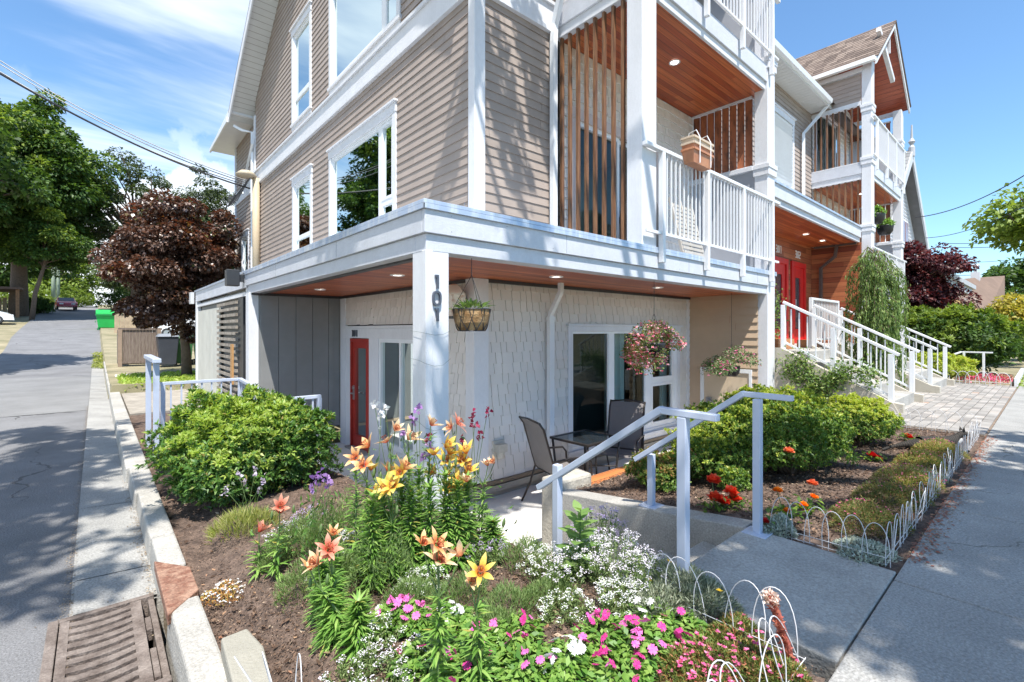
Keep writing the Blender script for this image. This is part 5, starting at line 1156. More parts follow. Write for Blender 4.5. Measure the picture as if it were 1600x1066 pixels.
# ---- coloured mats of heath in the right bed
heath = isl('heath_sprig', [(0, (.14, .20, .05)), (.5, (.30, .34, .08)), (.8, (.50, .38, .16)), (1, (.55, .20, .15))], .7, .3)
heath2 = isl('dark_heath_sprig', [(0, (.08, .12, .035)), (.6, (.18, .21, .06)), (.9, (.34, .22, .10)), (1, (.42, .14, .12))], .7, .3)
silver = isl('silver_leaf', [(0, (.28, .33, .26)), (.6, (.42, .47, .38)), (1, (.60, .64, .55))], .7, .15, tcol=(1, 1, .9))
pinkd = isl('pink_dot', [(0, (.62, .07, .22)), (.6, (.72, .14, .33)), (1, (.80, .35, .5))], .5, .25, tcol=(1.2, .8, 1))
def mat_plant(name, x, y, rx, ry, h, n, L, W, mt, label, dots=0, dotm=None, seed=1, cat='plant', group=None, up=1.2, dotl=.008, dome=True, kind=None):
    rg = np.random.default_rng(seed); z0 = soil(x, y); t = thing(name, (x, y, z0), label, cat, group)
    a = rg.uniform(0, 2*np.pi, n); r = np.sqrt(rg.uniform(0, 1, n)); wob = 1+.18*np.sin(a*3+seed)+.1*np.sin(a*7+seed*2)
    X = r*np.cos(a)*rx*wob; Y = r*np.sin(a)*ry*wob; hz = h*np.sqrt(np.clip(1-r**2, 0, 1))*(1+.25*np.sin(X*30+seed)*np.cos(Y*26)); Z = hz*rg.uniform(.45, 1, n)
    P = np.column_stack([X, Y, Z]); D = nrm(np.column_stack([X/rx*.8, Y/ry*.8, np.full(n, up*.6)])+rnd(rg, n)*.65)
    quads('foliage', leafV(P, D, rnd(rg, n)+np.array([0, 0, .8]), rg.uniform(.6, 1.2, n)*L, rg.uniform(.8, 1.2, n)*L*W, .1, .1), 4, LF, mt, t)
    if dots:
        a = rg.uniform(0, 2*np.pi, dots); r = np.sqrt(rg.uniform(0, 1, dots)); X = r*np.cos(a)*rx; Y = r*np.sin(a)*ry; Z = h*np.sqrt(1-r**2*.9)*1.08+.008
        k = 5; P = np.repeat(np.column_stack([X, Y, Z]), k, 0); D = rnd(rg, len(P)); D[:, 2] = np.abs(D[:, 2])*.35
        quads('blossom', leafV(P, D, np.tile([0, 0, 1.], (len(P), 1)), np.full(len(P), dotl), np.full(len(P), dotl*.9), .1, 0), 4, LF, dotm, t)
    return t
for i, (px, py, w_, mt, lb, dd) in enumerate([(1468, 712, .26, heath, 'orange-tipped heath clump beside the cat', 60), (1440, 731, .24, heath, 'orange and green heath clump between the cat and the middle of the fence', 40), (1424, 760, .30, heath, 'wide yellow-green heath clump in the middle of the fenced border', 90), (1392, 790, .27, heath2, 'dark green heath clump nearer the camera behind the wire arches', 20), (1350, 825, .25, heath2, 'low dark heath clump just behind the front wire arches', 40)]):
    p = soilpt(px, py); mat_plant('heath', p.x, p.y, w_, w_*.75, .15, 5200, .026, .16, mt, lb, dots=dd, dotm=pinkd, seed=20+i, group='heath clumps behind the wire fence')
for i, (px, py, w_, lb) in enumerate([(1348, 868, .22, 'silver creeping plant at the corner of the wire fence'), (1452, 748, .18, 'silver creeping plant halfway along the wire fence'), (1218, 835, .13, 'silver rosette plant at the foot of the right-hand handrail')]):
    p = soilpt(px, py); mat_plant('silver_creeper', p.x, max(p.y, .72), w_, w_*.6, .05 if i < 2 else .10, 1800, .022, .45, silver, lb, seed=30+i)
# begonias and poppies
redo = isl('begonia_petal', [(0, (.72, .04, .02)), (.5, (.85, .09, .035)), (1, (.92, .17, .07))], .45, .3, tcol=(1.3, .6, .4))
orp = isl('poppy_petal', [(0, (.85, .22, .01)), (1, (.95, .36, .03))], .5, .35, tcol=(1.2, .9, .4))
redc = isl('red_petal', [(0, (.55, .01, .02)), (1, (.75, .03, .03))], .5, .2, tcol=(1.2, .5, .4))
def rosehead(c, s, mt, parent, seed=1, n=34):
    rg = np.random.default_rng(seed); n = 70; d = rnd(rg, n); d[:, 2] = np.abs(d[:, 2])*.9+.05; d[:, 1] -= .3; P = np.array(c)[None]+d*s*.16; r = rg.uniform(.35, .85, n)
    V = leafV(P, d, np.tile([0, -.2, 1.], (n, 1)), s*r*.62, s*.62*np.ones(n), .22, -.12); return quads('flower', V, 4, LF, mt, parent)
def flowerplant(name, px, py, heads, mt, label, s=.08, leaf=G2, seed=1, lh=.1, group=None, cat='flower', z=None, nl=60, lL=.05):
    p = soilpt(px, py); t = thing(name, p, label, cat, group); rg = np.random.default_rng(seed)
    k = nl; P = rg.normal(size=(k, 3))*np.array([.05, .05, .02])+np.array([0, 0, lh*.4]); P[:, 2] = np.abs(P[:, 2]); D = rnd(rg, k); D[:, 2] = np.abs(D[:, 2])
    quads('foliage', leafV(P, D, np.tile([0, 0, 1.], (k, 1)), rg.uniform(.5, 1.2, k)*lL, rg.uniform(.5, 1, k)*lL*.7), 4, LF, leaf, t)
    m = MB(); dd = (p-Vector((0, 0, CAMZ))); D0 = Vector((CX_, SX, 0)).dot(dd)
    for i, (hx, hy) in enumerate(heads):
        q = atd(hx, hy, D0)-p; m.tube([(0, 0, 0), (q.x*.5, q.y*.5, q.z*.6), (q.x, q.y, q.z)], .0028, 5); rosehead((q.x, q.y, q.z), s, mt, t, seed+i)
    m.build('stem', lstem, t, local=True); return t
flowerplant('begonia', 1118, 800, [(1113, 754), (1116, 780), (1128, 786)], redo, 'red-orange begonia with three ruffled flowers nearest the handrail', .105, seed=40, group='red begonias in the azalea bed')
flowerplant('begonia', 1143, 796, [(1140, 771), (1146, 782)], redo, 'red-orange begonia with two ruffled flowers, right of its neighbour', .10, seed=43, group='red begonias in the azalea bed')
flowerplant('begonia', 1365, 722, [(1362, 713), (1369, 717)], redc, 'crimson flowers in front of the small round azalea', .08, seed=46)
flowerplant('begonia', 1420, 690, [(1418, 684)], redc, 'crimson flower at the tail of the cat', .09, seed=47)
flowerplant('begonia', 1205, 835, [(1182, 807), (1194, 816)], redc, 'dark crimson flower low beside the right-hand handrail post', .05, seed=48, nl=20)
flowerplant('poppy', 1228, 822, [(1214, 768), (1229, 800)], orp, 'orange poppies beside the handrail post', .055, seed=50, group='orange poppies under the azalea', lh=.2)
flowerplant('poppy', 1262, 812, [(1271, 778), (1255, 790), (1259, 798)], orp, 'orange poppies below the big azalea bush', .05, seed=52, group='orange poppies under the azalea', lh=.2)
for i, (px, py, lb) in enumerate(((1232, 707, 'salmon azalea blossom high on the big azalea bush'), (1268, 757, 'pale salmon azalea blossom low on the big azalea bush'))):
    d0 = 3.72+i*.0; q = atd(px, py, d0); t = thing('azalea_blossom', q, lb, 'flower'); rosehead((0, 0, 0), .075, isl('salmon_petal', [(0, (.75, .16, .08)), (1, (.82, .3, .18))], .5, .3), t, 60+i)
# ---------------------------------------------------------------- lilies
def petalmat(name, throat, mid, tip):
    m, nt, p, o = base(name); L = nt.links.new; a = N(nt, 'ShaderNodeAttribute'); a.attribute_name = 'along'
    cr = N(nt, 'ShaderNodeValToRGB'); L(a.outputs['Fac'], cr.inputs[0]); e = cr.color_ramp.elements
    e[0].color = c4(throat); e[1].color = c4(tip); e[0].position = .05; e[1].position = .95; x = e.new(.45); x.color = c4(mid)
    tc = N(nt, 'ShaderNodeTexCoord'); n = N(nt, 'ShaderNodeTexNoise'); n.inputs['Scale'].default_value = 90; L(tc.outputs['Object'], n.inputs[0]); r3 = N(nt, 'ShaderNodeMapRange'); r3.inputs[1].default_value = .3; r3.inputs[2].default_value = .7; r3.inputs[3].default_value = .82; r3.inputs[4].default_value = 1.12; L(n.outputs[0], r3.inputs[0])
    mm = N(nt, 'ShaderNodeMix', data_type='RGBA', blend_type='MULTIPLY'); mm.inputs[0].default_value = 1; L(cr.outputs[0], mm.inputs[6]); L(r3.outputs[0], mm.inputs[7])
    L(mm.outputs[2], p.inputs[0]); p.inputs['Roughness'].default_value = .45
    t = N(nt, 'ShaderNodeBsdfTranslucent'); L(mm.outputs[2], t.inputs[0]); ms = N(nt, 'ShaderNodeMixShader'); ms.inputs[0].default_value = .35; L(p.outputs[0], ms.inputs[1]); L(t.outputs[0], ms.inputs[2]); L(ms.outputs[0], o.inputs[0]); return m
PM = {'peach': petalmat('peach_petal', (.55, .07, .04), (.86, .50, .26), (.88, .74, .52)), 'orange': petalmat('orange_petal', (.60, .06, .02), (.87, .42, .16), (.88, .62, .34)),
      'coral': petalmat('coral_petal', (.50, .04, .02), (.82, .26, .17), (.86, .46, .32)), 'yellow': petalmat('yellow_petal', (.55, .09, .01), (.87, .56, .09), (.89, .72, .20)),
      'cream': petalmat('cream_petal', (.70, .22, .08), (.86, .55, .30), (.88, .74, .48)), 'pink': petalmat('pink_petal', (.75, .25, .15), (.82, .32, .33), (.85, .48, .46))}
anth = pm('anther', (.28, .07, .02), .8, .2, 30)
def set_along(o, npc, k):
    me = o.data; at = me.attributes.new('along', 'FLOAT', 'POINT'); n = len(me.vertices)//npc; a = np.repeat(np.linspace(0, 1, k+1), npc//(k+1)); at.data.foreach_set('value', np.tile(a, n).astype(np.float32))
def lilyhead(c, axis, s, col, parent, rg, open_=1.0):
    ax = Vector(axis).normalized(); u = ax.orthogonal().normalized(); v = ax.cross(u); ph = rg.uniform(0, 6.28)
    P, D, Nn, W, Ln = [], [], [], [], []
    for i in range(6):
        a = ph+i*math.pi/3+rg.normal()*.08; o_ = u*math.cos(a)+v*math.sin(a); out_ = .62*open_ if i % 2 else .75*open_
        d = (ax*(1-.35*open_)+o_*out_).normalized(); P.append(o_*.006); D.append(d); Nn.append((ax*out_-o_*(1-.35*open_)).normalized()); W.append(s*(.42 if i % 2 else .33)); Ln.append(s*(1+rg.normal()*.06))
    P = np.array([tuple(Vector(c)+p) for p in P]); V = bladeV(P, np.array([tuple(d) for d in D]), np.array([tuple(d) for d in Nn]), np.array(Ln), np.array(W), curve=.42*open_, wprof=(.30, .82, 1.0, .72, .04))
    V[:, 0::2] += 0; fl = quads('flower', V, 10, BF, PM[col], parent, smooth=True); set_along(fl, 10, 4)
    m = MB()
    for i in range(6):
        a = ph+i*math.pi/3+.3; o_ = u*math.cos(a)+v*math.sin(a); e = Vector(c)+ax*s*.55+o_*s*.18; m.tube([Vector(c), e], .0011, 4); m.tube([e-o_.cross(ax)*.006, e+o_.cross(ax)*.006], .0022, 5)
    m.build('stamen', anth, fl, local=True)
    return fl
LILY_G = 'lilies in the front bed'
def lily(px, py, heads, col, label, seed, s=.095, nleaf=130, leafL=.085, top=None, open_=1., D0=None, bend=0):
    """px,py where the stem meets the soil; heads: list of (px,py) of flower centres"""
    p = soilpt(px, py); rg = np.random.default_rng(seed); t = thing('lily', p, label, 'lily', LILY_G)
    D0 = D0 or Vector((CX_, SX, 0)).dot(p)
    hs = [atd(hx, hy, D0*(1+.0*i))-p for i, (hx, hy) in enumerate(heads)]
    for h in hs: h += Vector(rg.normal(size=3)*.012)
    tx = sum(h.x for h in hs)/len(hs)*.8; ty = sum(h.y for h in hs)/len(hs)*.8; tz = min(h.z for h in hs)-.05-.02*len(hs)
    if top: tz = top
    tz = max(tz, .08); m = MB(); m.tube([(0, 0, -.02), (tx*.3, ty*.3, tz*.5), (tx, ty, tz)], [.0055, .005, .0042], 6)
    for h in hs: m.tube([(tx, ty, tz), (tx*.4+h.x*.6, ty*.4+h.y*.6, tz*.5+h.z*.5-.005), tuple(h)], [.003, .0026, .0028], 5)
    m.build('stem', lstem, t, local=True)
    n = nleaf; f = rg.uniform(.04, 1, n)**.85; a = np.arange(n)*2.4+rg.normal(size=n)*.3; zz = f*tz; xx = tx*f; yy = ty*f; up = .25+.75*f
    D = np.column_stack([np.cos(a), np.sin(a), up+rg.normal(size=n)*.15]); Nn = np.column_stack([-np.cos(a)*.5, -np.sin(a)*.5, np.ones(n)])
    Ll = leafL*(1.15-.5*f)*rg.uniform(.75, 1.15, n)
    lf = quads('foliage', bladeV(np.column_stack([xx, yy, zz]), D, Nn, Ll, Ll*.20, curve=.55, wprof=(.5, 1, .9, .55, .03)), 10, BF, lilyg, t)
    for i, h in enumerate(hs):
        c = col[i % len(col)] if isinstance(col, (list, tuple)) else col; ax = Vector((h.x-tx, h.y-ty, .0))*.9+Vector((rg.normal()*.085-.01, rg.normal()*.085-.03, .12)); lilyhead(h, ax, s*.72*(1+rg.normal()*.1), c, t, rg, open_*float(np.clip(.76+rg.normal()*.16, .4, 1.05)))
    for i in range(int(rg.integers(0, 3))):
        e = Vector((tx, ty, tz))+Vector((rg.normal()*.035, rg.normal()*.035, .05+.02*rg.uniform())); m = MB(); m.tube([(tx, ty, tz-.01), e], .0018, 5); m.tube([e, e+Vector((0, 0, .014)), e+Vector((.002, 0, .034)), e+Vector((.003, 0, .05))], [.003, .0085, .0075, .002], 8); m.build('bud', lstem, t, local=True, smooth=True)
    return t
lily(556, 905, [(556, 716)], 'orange', 'orange lily flower farthest left beside the big green shrub', 101, D0=2.75)
lily(575, 912, [(578, 704), (571, 730)], ['orange', 'orange'], 'tall lily with two orange flowers just right of the shrub', 102, s=.1)
lily(590, 895, [(600, 738), (584, 730)], ['orange', 'yellow'], 'lily with orange and yellow flowers above the dense leafy stems', 103)
lily(612, 885, [(604, 690), (617, 673)], ['peach', 'peach'], 'tall lily with peach flowers in front of the red door', 104, s=.105)
lily(640, 880, [(640, 694)], 'cream', 'tall lily with one wide cream flower left of the numbered post', 105, s=.11)
lily(668, 878, [(671, 667)], 'peach', 'tallest peach lily standing before the numbered post', 106, s=.10)
lily(608, 915, [(601, 762), (618, 742), (634, 734), (596, 778), (612, 752)], ['yellow', 'yellow', 'orange', 'yellow', 'yellow'], 'lily with a bunch of yellow flowers left of the post', 107, s=.11)
lily(690, 872, [(688, 728), (706, 745), (700, 700), (694, 714), (684, 748)], ['yellow', 'yellow', 'yellow'], 'lily with many yellow flowers in front of the post', 108, s=.11)
lily(714, 868, [(722, 722), (735, 740), (708, 765), (728, 706), (716, 750)], ['yellow', 'yellow', 'yellow'], 'lily with yellow flowers right of the post', 109, s=.11)
lily(700, 888, [(678, 716), (726, 752)], ['yellow', 'peach'], 'lily with yellow flowers in the thick of the leafy stems', 110)
lily(716, 862, [(713, 662), (708, 676)], ['coral', 'peach'], 'tall coral lily right of the numbered post', 111)
lily(752, 862, [(739, 722), (760, 734), (775, 722)], ['orange', 'peach', 'peach'], 'single slender lily with small orange flowers before the patio wall', 112, s=.07, nleaf=70, open_=.6)
lily(430, 905, [(432, 804), (446, 800)], 'coral', 'coral lily leaning over bare soil near the middle of the bed', 113, s=.1, nleaf=60)
lily(404, 900, [(408, 828)], 'coral', 'low coral lily farthest left over the bare soil', 114, s=.1, nleaf=40)
lily(516, 945, [(513, 832)], 'orange', 'orange lily above the ferny stems in the middle of the bed', 115, s=.085)
lily(532, 990, [(521, 869), (519, 862)], ['coral', 'coral'], 'dark coral lily on a leafy stem left of the pink impatiens', 116, s=.095, nleaf=130)
lily(548, 1005, [(486, 886), (490, 880)], ['orange', 'peach'], 'orange lily flower bending left over the soil', 117, s=.085, nleaf=120)
lily(684, 1100, [(664, 852), (692, 848), (722, 874), (682, 872)], ['orange', 'orange', 'cream', 'peach'], 'nearest lily with a fan of orange and cream flowers', 118, s=.082, nleaf=130, leafL=.075)
lily(752, 1085, [(744, 908), (752, 896)], ['cream', 'yellow'], 'near lily with one cream and yellow flower right of the fan of orange ones', 119, s=.076, nleaf=90, leafL=.075)
lily(782, 858, [(780, 839)], 'pink', 'low pink lily flower beside the patio slab', 120, s=.075, nleaf=50, top=.06)
for i, (px, py, hh, lb) in enumerate([(628, 900, .56, 'leafy lily stem without flowers in the centre of the clump'), (655, 892, .58, 'leafy lily stem without flowers left of the post'), (582, 925, .50, 'leafy lily stem without flowers at the left of the clump'), (730, 880, .50, 'leafy lily stem without flowers right of the post'), (560, 1020, .22, 'short leafy lily stem above the pink impatiens'), (505, 965, .26, 'leafy lily stem without flowers over the bare soil'), (672, 905, .52, 'leafy lily stem without flowers at the front of the clump'), (770, 872, .22, 'short leafy lily stem beside the patio slab'), (600, 905, .52, 'leafy flowerless lily stem under the orange flowers'), (642, 905, .50, 'leafy flowerless lily stem in the middle front of the clump'), (697, 890, .54, 'leafy flowerless lily stem under the yellow flowers'), (715, 888, .50, 'leafy flowerless lily stem right of the yellow flowers'), (520, 1000, .20, 'short flowerless lily stem leaning over the soil')]):
    p = soilpt(px, py); t = lily(px, py, [(px, py-100)], 'yellow', lb, 140+i, top=hh, nleaf=120)
    for c in list(t.children):
        if c.name.startswith('flower'):
            for q in list(c.children): bpy.data.objects.remove(q)
            bpy.data.objects.remove(c)
        elif c.name.startswith('stem'): bpy.data.objects.remove(c)
    m = MB(); m.tube([(0, 0, -.02), (0, 0, hh*.9)], [.006, .004], 6); m.build('stem', lstem, t, local=True)
    f_ = [c for c in t.children if c.name.startswith('foliage')][0]; bpy.data.objects.remove(f_)
    rg = np.random.default_rng(150+i); n = 330; f = rg.uniform(.03, 1, n); a = np.arange(n)*2.4; Ll = .085*(1.1-.45*f)*rg.uniform(.75, 1.15, n)
    quads('foliage', bladeV(np.column_stack([np.zeros(n), np.zeros(n), f*hh]), np.column_stack([np.cos(a), np.sin(a), .25+1.0*f]), np.column_stack([-np.cos(a)*.5, -np.sin(a)*.5, np.ones(n)]), Ll, Ll*.21, curve=.5), 10, BF, lilyg, t)
# ---------------------------------------------------------------- sweet peas, honesty and other thin stems
def wispy(px, py, tops, mt, label, seed, name='sweet_pea', s=.028, lmat=None, nl=70, spread=.10, hgt=.55):
    p = soilpt(px, py); rg = np.random.default_rng(seed); t = thing(name, p, label, 'flower'); D0 = Vector((CX_, SX, 0)).dot(p); m = MB()
    for i, (hx, hy) in enumerate(tops):
        q = atd(hx, hy, D0)-p; m.tube([(rg.normal()*.02, rg.normal()*.02, 0), (q.x*.4+rg.normal()*.02, q.y*.4+rg.normal()*.02, q.z*.6), tuple(q)], .0018, 5)
        k = 9; P = np.array(q)[None]+rg.normal(size=(k, 3))*np.array([.006, .006, .018]); D = rnd(rg, k)
        quads('flower', leafV(P, D, rnd(rg, k), np.full(k, s), np.full(k, s*.9), .25, .1), 4, LF, mt, t)
    m.build('stem', lstem, t, local=True)
    P = rg.normal(size=(nl, 3))*np.array([spread, spread, 0]); P[:, 2] = rg.uniform(.05, hgt, nl); D = rnd(rg, nl)*.7+np.array([0, 0, .7])
    quads('foliage', leafV(P, D, rnd(rg, nl), rg.uniform(.025, .06, nl), rg.uniform(.008, .018, nl)), 4, LF, lmat or G1, t); return t
maroon = isl('maroon_petal', [(0, (.12, .005, .03)), (1, (.30, .015, .07))], .5, .25, tcol=(1.5, .5, .8)); viol = isl('violet_petal', [(0, (.30, .14, .42)), (1, (.50, .32, .60))], .5, .3, tcol=(1, .8, 1.2)); wht = isl('white_petal', [(0, (.72, .72, .74)), (1, (.85, .85, .84))], .5, .25, tcol=(1, 1, .95))
wispy(735, 862, [(738, 650), (742, 662), (762, 640), (750, 680), (722, 688), (723, 700), (668, 686)], maroon, 'dark maroon sweet pea on thin stems beside the numbered post', 161, hgt=.5)
wispy(650, 880, [(648, 654), (628, 678), (672, 702), (662, 712), (655, 640)], viol, 'violet sweet pea between the lilies', 162, lmat=isl('bluish_leaf', [(0, (.07, .13, .07)), (1, (.14, .22, .12))], .6, .3), nl=220, hgt=.75)
wispy(622, 890, [(586, 637), (595, 649), (602, 640)], wht, 'small white flowers on a thin stem in front of the red door', 163, nl=40)
wispy(498, 880, [(500, 742), (492, 752), (508, 750), (488, 760), (515, 755)], viol, 'purple flowers at the right edge of the big shrub', 164, nl=160, hgt=.4, spread=.12, s=.03)
wispy(388, 828, [(374, 745), (398, 740), (352, 765), (412, 748), (384, 758), (404, 765)], isl('lilac_petal', [(0, (.42, .33, .50)), (1, (.62, .55, .68))], .5, .25), 'lilac society garlic in a grassy clump before the big shrub', 165, name='society_garlic', nl=0+40, s=.026)
p = soilpt(380, 832); mat_plant('grass_clump', p.x, p.y, .2, .18, .12, 1500, .09, .05, isl('yellow_grass', [(0, (.20, .26, .05)), (.6, (.36, .38, .10)), (1, (.42, .40, .2))], .6, .3), 'yellow-green grassy clump between the big shrub and the coral lilies', seed=66, up=2)
# ---------------------------------------------------------------- alyssum, impatiens and the rest of the carpet
alyl = isl('alyssum_leaf', [(0, (.10, .16, .05)), (.6, (.20, .28, .10)), (1, (.34, .40, .18))], .6, .3)
alyf = isl('alyssum_flower', [(0, (.66, .58, .70)), (.5, (.78, .74, .80)), (1, (.86, .84, .86))], .6, .2, tcol=(1, 1, 1)); alyw = isl('white_alyssum_flower', [(0, (.76, .76, .76)), (1, (.88, .88, .87))], .6, .2, tcol=(1, 1, 1)); alyv = isl('violet_alyssum_flower', [(0, (.38, .28, .52)), (1, (.58, .48, .68))], .6, .2, tcol=(1, 1, 1))
def alyssum(px, py, rx, ry, h, nst, fm, label, seed, nleaf=1500, head=.0145, up=1.0):
    p = soilpt(px, py); rg = np.random.default_rng(seed); t = thing('alyssum', p, label, 'flower', 'alyssum cushions in the front bed')
    a = rg.uniform(0, 2*np.pi, nst); r = np.sqrt(rg.uniform(0, 1, nst)); X = r*np.cos(a)*rx; Y = r*np.sin(a)*ry; Z = h*np.sqrt(1-.75*r*r)*rg.uniform(.78, 1.15, nst)
    sl = np.array([soil(p.x+x, p.y+y) for x, y in zip(X, Y)])-p.z; top = np.column_stack([X, Y, Z+sl]); m = MB(); bs = np.column_stack([X*.55, Y*.55, sl])
    for i in range(0, nst, 2): m.tube([tuple(bs[i]), tuple(bs[i]*.4+top[i]*.6+np.array([0, 0, -.01])), tuple(top[i])], .0011, 3, cap=False)
    m.build('stem', lstem, t, local=True)
    f = rg.uniform(.1, .95, nleaf); i = rg.integers(0, nst, nleaf); P = bs[i]*(1-f)[:, None]+top[i]*f[:, None]+rg.normal(size=(nleaf, 3))*.006
    quads('foliage', leafV(P, rnd(rg, nleaf)+np.array([0, 0, .5]), rnd(rg, nleaf), rg.uniform(.014, .030, nleaf), rg.uniform(.004, .007, nleaf)), 4, LF, alyl, t)
    k = 14; P = np.repeat(top, k, 0)+rnd(rg, nst*k)*head*np.array([.9, .9, .55]); D = rnd(rg, nst*k); D[:, 2] = np.abs(D[:, 2])*.5
    quads('blossom', leafV(P-nrm(D)*.002, D, np.tile([0, 0, 1.], (nst*k, 1)), np.full(nst*k, head*.45), np.full(nst*k, head*.42), 0, 0), 4, LF, fm, t); return t
for i, a in enumerate([(855, 900, .17, .17, .15, 70, alyw, 'white alyssum at the left end of the drift beside the stairwell'), (905, 912, .2, .18, .20, 120, alyf, 'pale lilac alyssum in the middle of the drift beside the stairwell'), (960, 905, .2, .2, .23, 120, alyf, 'pale lilac alyssum nearest the left handrail post'), (935, 868, .2, .16, .27, 110, alyv, 'violet alyssum behind the paler drift, against the concrete wall'), (1005, 925, .17, .15, .20, 60, alyf, 'white alyssum spilling towards the concrete pad'), (880, 965, .14, .12, .10, 45, alyw, 'small white alyssum cushion on bare soil above the impatiens'), (960, 955, .15, .13, .12, 70, alyw, 'white alyssum between the drift and the pink impatiens'),
        (660, 925, .15, .13, .10, 60, alyw, 'white alyssum at the feet of the leafy lily stems'), (580, 1010, .16, .14, .10, 35, alyw, 'white alyssum left of the pink impatiens'), (620, 1060, .16, .12, .10, 35, alyf, 'pale alyssum at the bottom edge of the bed'), (520, 905, .14, .14, .13, 40, alyf, 'thin pale alyssum behind the orange lily'), (440, 850, .14, .12, .12, 30, alyf, 'thin lilac alyssum before the big shrub'), (480, 842, .15, .12, .20, 45, alyv, 'lavender coloured alyssum haze behind the feathery plants'), (555, 880, .14, .12, .20, 50, alyf, 'tall pale alyssum left of the leafy lily stems'), (760, 880, .13, .12, .14, 40, alyv, 'violet alyssum beside the slender lily'), (540, 1080, .16, .12, .09, 30, alyf, 'pale alyssum beside the bent wire fence')]):
    alyssum(*a, 200+i, nleaf=1300)
impl = isl('impatiens_leaf', [(0, (.08, .20, .035)), (.5, (.16, .30, .055)), (1, (.28, .42, .10))], .4, .3, spec=.5)
IC = {'pink': isl('impatiens_pink', [(0, (.72, .10, .42)), (1, (.84, .24, .58))], .5, .3, tcol=(1.1, .8, 1)), 'magenta': isl('impatiens_magenta', [(0, (.62, .03, .24)), (1, (.76, .07, .36))], .5, .3, tcol=(1.1, .6, .9)), 'white': isl('impatiens_white', [(0, (.80, .80, .80)), (1, (.88, .87, .86))], .5, .3, tcol=(1, 1, 1))}
fc = {}
def imp_flower(col):
    if col in fc: return fc[col]
    m = MB()
    for i in range(5):
        a = i*2*math.pi/5; r = .0155; c, s = math.cos(a), math.sin(a); pts = []
        for (u_, v_) in ((0, 0), (.55, -.40), (1.12, -.46), (1.02, 0), (1.12, .46), (.55, .40)): pts.append((r*(u_*c-v_*s), r*(u_*s+v_*c), .004*u_+.0005*i-.005*abs(v_)-.004*(u_ > .9)))
        m.add(pts, [(0, 1, 2, 3), (0, 3, 4, 5)])
    m.add([(-.002, -.002, .004), (.002, -.002, .004), (.002, .002, .004), (-.002, .002, .004)], [(0,1,2,3)])
    me = bpy.data.meshes.new('flower'); me.from_pydata(m.v, [], m.f); me.materials.append(IC[col]); fc[col] = me; return me
def impatiens(px, py, rx, ry, h, nf, col, label, seed):
    p = soilpt(px, py); rg = np.random.default_rng(seed); t = thing('impatiens', p, label, 'flower', 'impatiens along the front of the bed')
    n = int(5200*rx*ry/.04*.12)+250; a = rg.uniform(0, 2*np.pi, n); r = np.sqrt(rg.uniform(0, 1, n)); X = r*np.cos(a)*rx; Y = r*np.sin(a)*ry; Z = h*np.sqrt(1-.8*r*r)*rg.uniform(.35, 1, n)+.01
    sl = np.array([soil(p.x+x, p.y+y) for x, y in zip(X, Y)])-p.z
    D = np.column_stack([np.cos(a)+rg.normal(size=n)*.7, np.sin(a)+rg.normal(size=n)*.7, rg.normal(size=n)*.35+.1]); Nl = np.column_stack([rg.normal(size=(n, 2))*.35, np.ones(n)]); L = rg.uniform(.022, .045, n)
    quads('foliage', leafV(np.column_stack([X, Y, Z+sl]), D, Nl, L, L*.55, .12, .15), 4, LF, impl, t)
    for i in range(nf):
        a = rg.uniform(0, 6.28); r = math.sqrt(rg.uniform(0, 1))*.95; x, y = r*math.cos(a)*rx, r*math.sin(a)*ry; o = bpy.data.objects.new('flower', imp_flower(col if isinstance(col, str) else col[rg.integers(0, len(col))])); COL.objects.link(o); o.parent = t
        o.location = (x, y, h*math.sqrt(1-.8*r*r)+.018+soil(p.x+x, p.y+y)-p.z+rg.uniform(0, .015)); o.rotation_euler = (R(28)+rg.normal()*.3, -R(20)+rg.normal()*.3, rg.uniform(0, 6)); o.scale = (rg.uniform(.8, 1.2),)*3
    return t
for i, a in enumerate([(622, 978, .10, .09, .09, 13, 'pink', 'pink impatiens left of the near leafy lily stem'), (600, 985, .08, .08, .07, 6, 'white', 'white impatiens left of the pink ones'), (655, 985, .09, .08, .08, 10, 'pink', 'pink impatiens touching the near lily stem'), (705, 985, .09, .09, .08, 11, 'white', 'white impatiens right of the near lily stem'),
        (745, 1020, .12, .1, .08, 9, ('pink', 'magenta'), 'pink impatiens at the foot of the cream lily'), (800, 1010, .13, .10, .09, 13, ('pink', 'magenta'), 'pink impatiens right of the cream lily'), (660, 1045, .11, .1, .08, 8, ('magenta', 'pink', 'white'), 'mixed impatiens at the bottom edge left of the lily stem'), (835, 1060, .12, .1, .08, 7, 'pink', 'leafy pink impatiens at the bottom edge'),
        (885, 1055, .12, .10, .09, 15, 'white', 'white impatiens at the bottom edge in the middle'), (940, 1020, .13, .11, .10, 15, ('pink', 'magenta'), 'pink impatiens left of the ice plants'), (1000, 1030, .12, .11, .11, 20, ('pink', 'pink', 'magenta'), 'dense pink impatiens beside the ice plants'), (1015, 985, .12, .10, .08, 8, 'white', 'white impatiens below the silver foliage'), (970, 1070, .12, .10, .08, 12, ('pink', 'magenta'), 'pink impatiens cut off by the bottom edge'), (730, 1070, .13, .1, .08, 8, ('pink', 'magenta'), 'pink impatiens behind the bottom edge under the lily'), (1062, 1000, .1, .09, .07, 5, 'magenta', 'magenta impatiens at the edge of the ice plants')]):
    impatiens(*a, 230+i)
icel = isl('iceplant_leaf', [(0, (.09, .15, .03)), (.6, (.19, .23, .06)), (.85, (.36, .22, .08)), (1, (.48, .14, .10))], .5, .2)
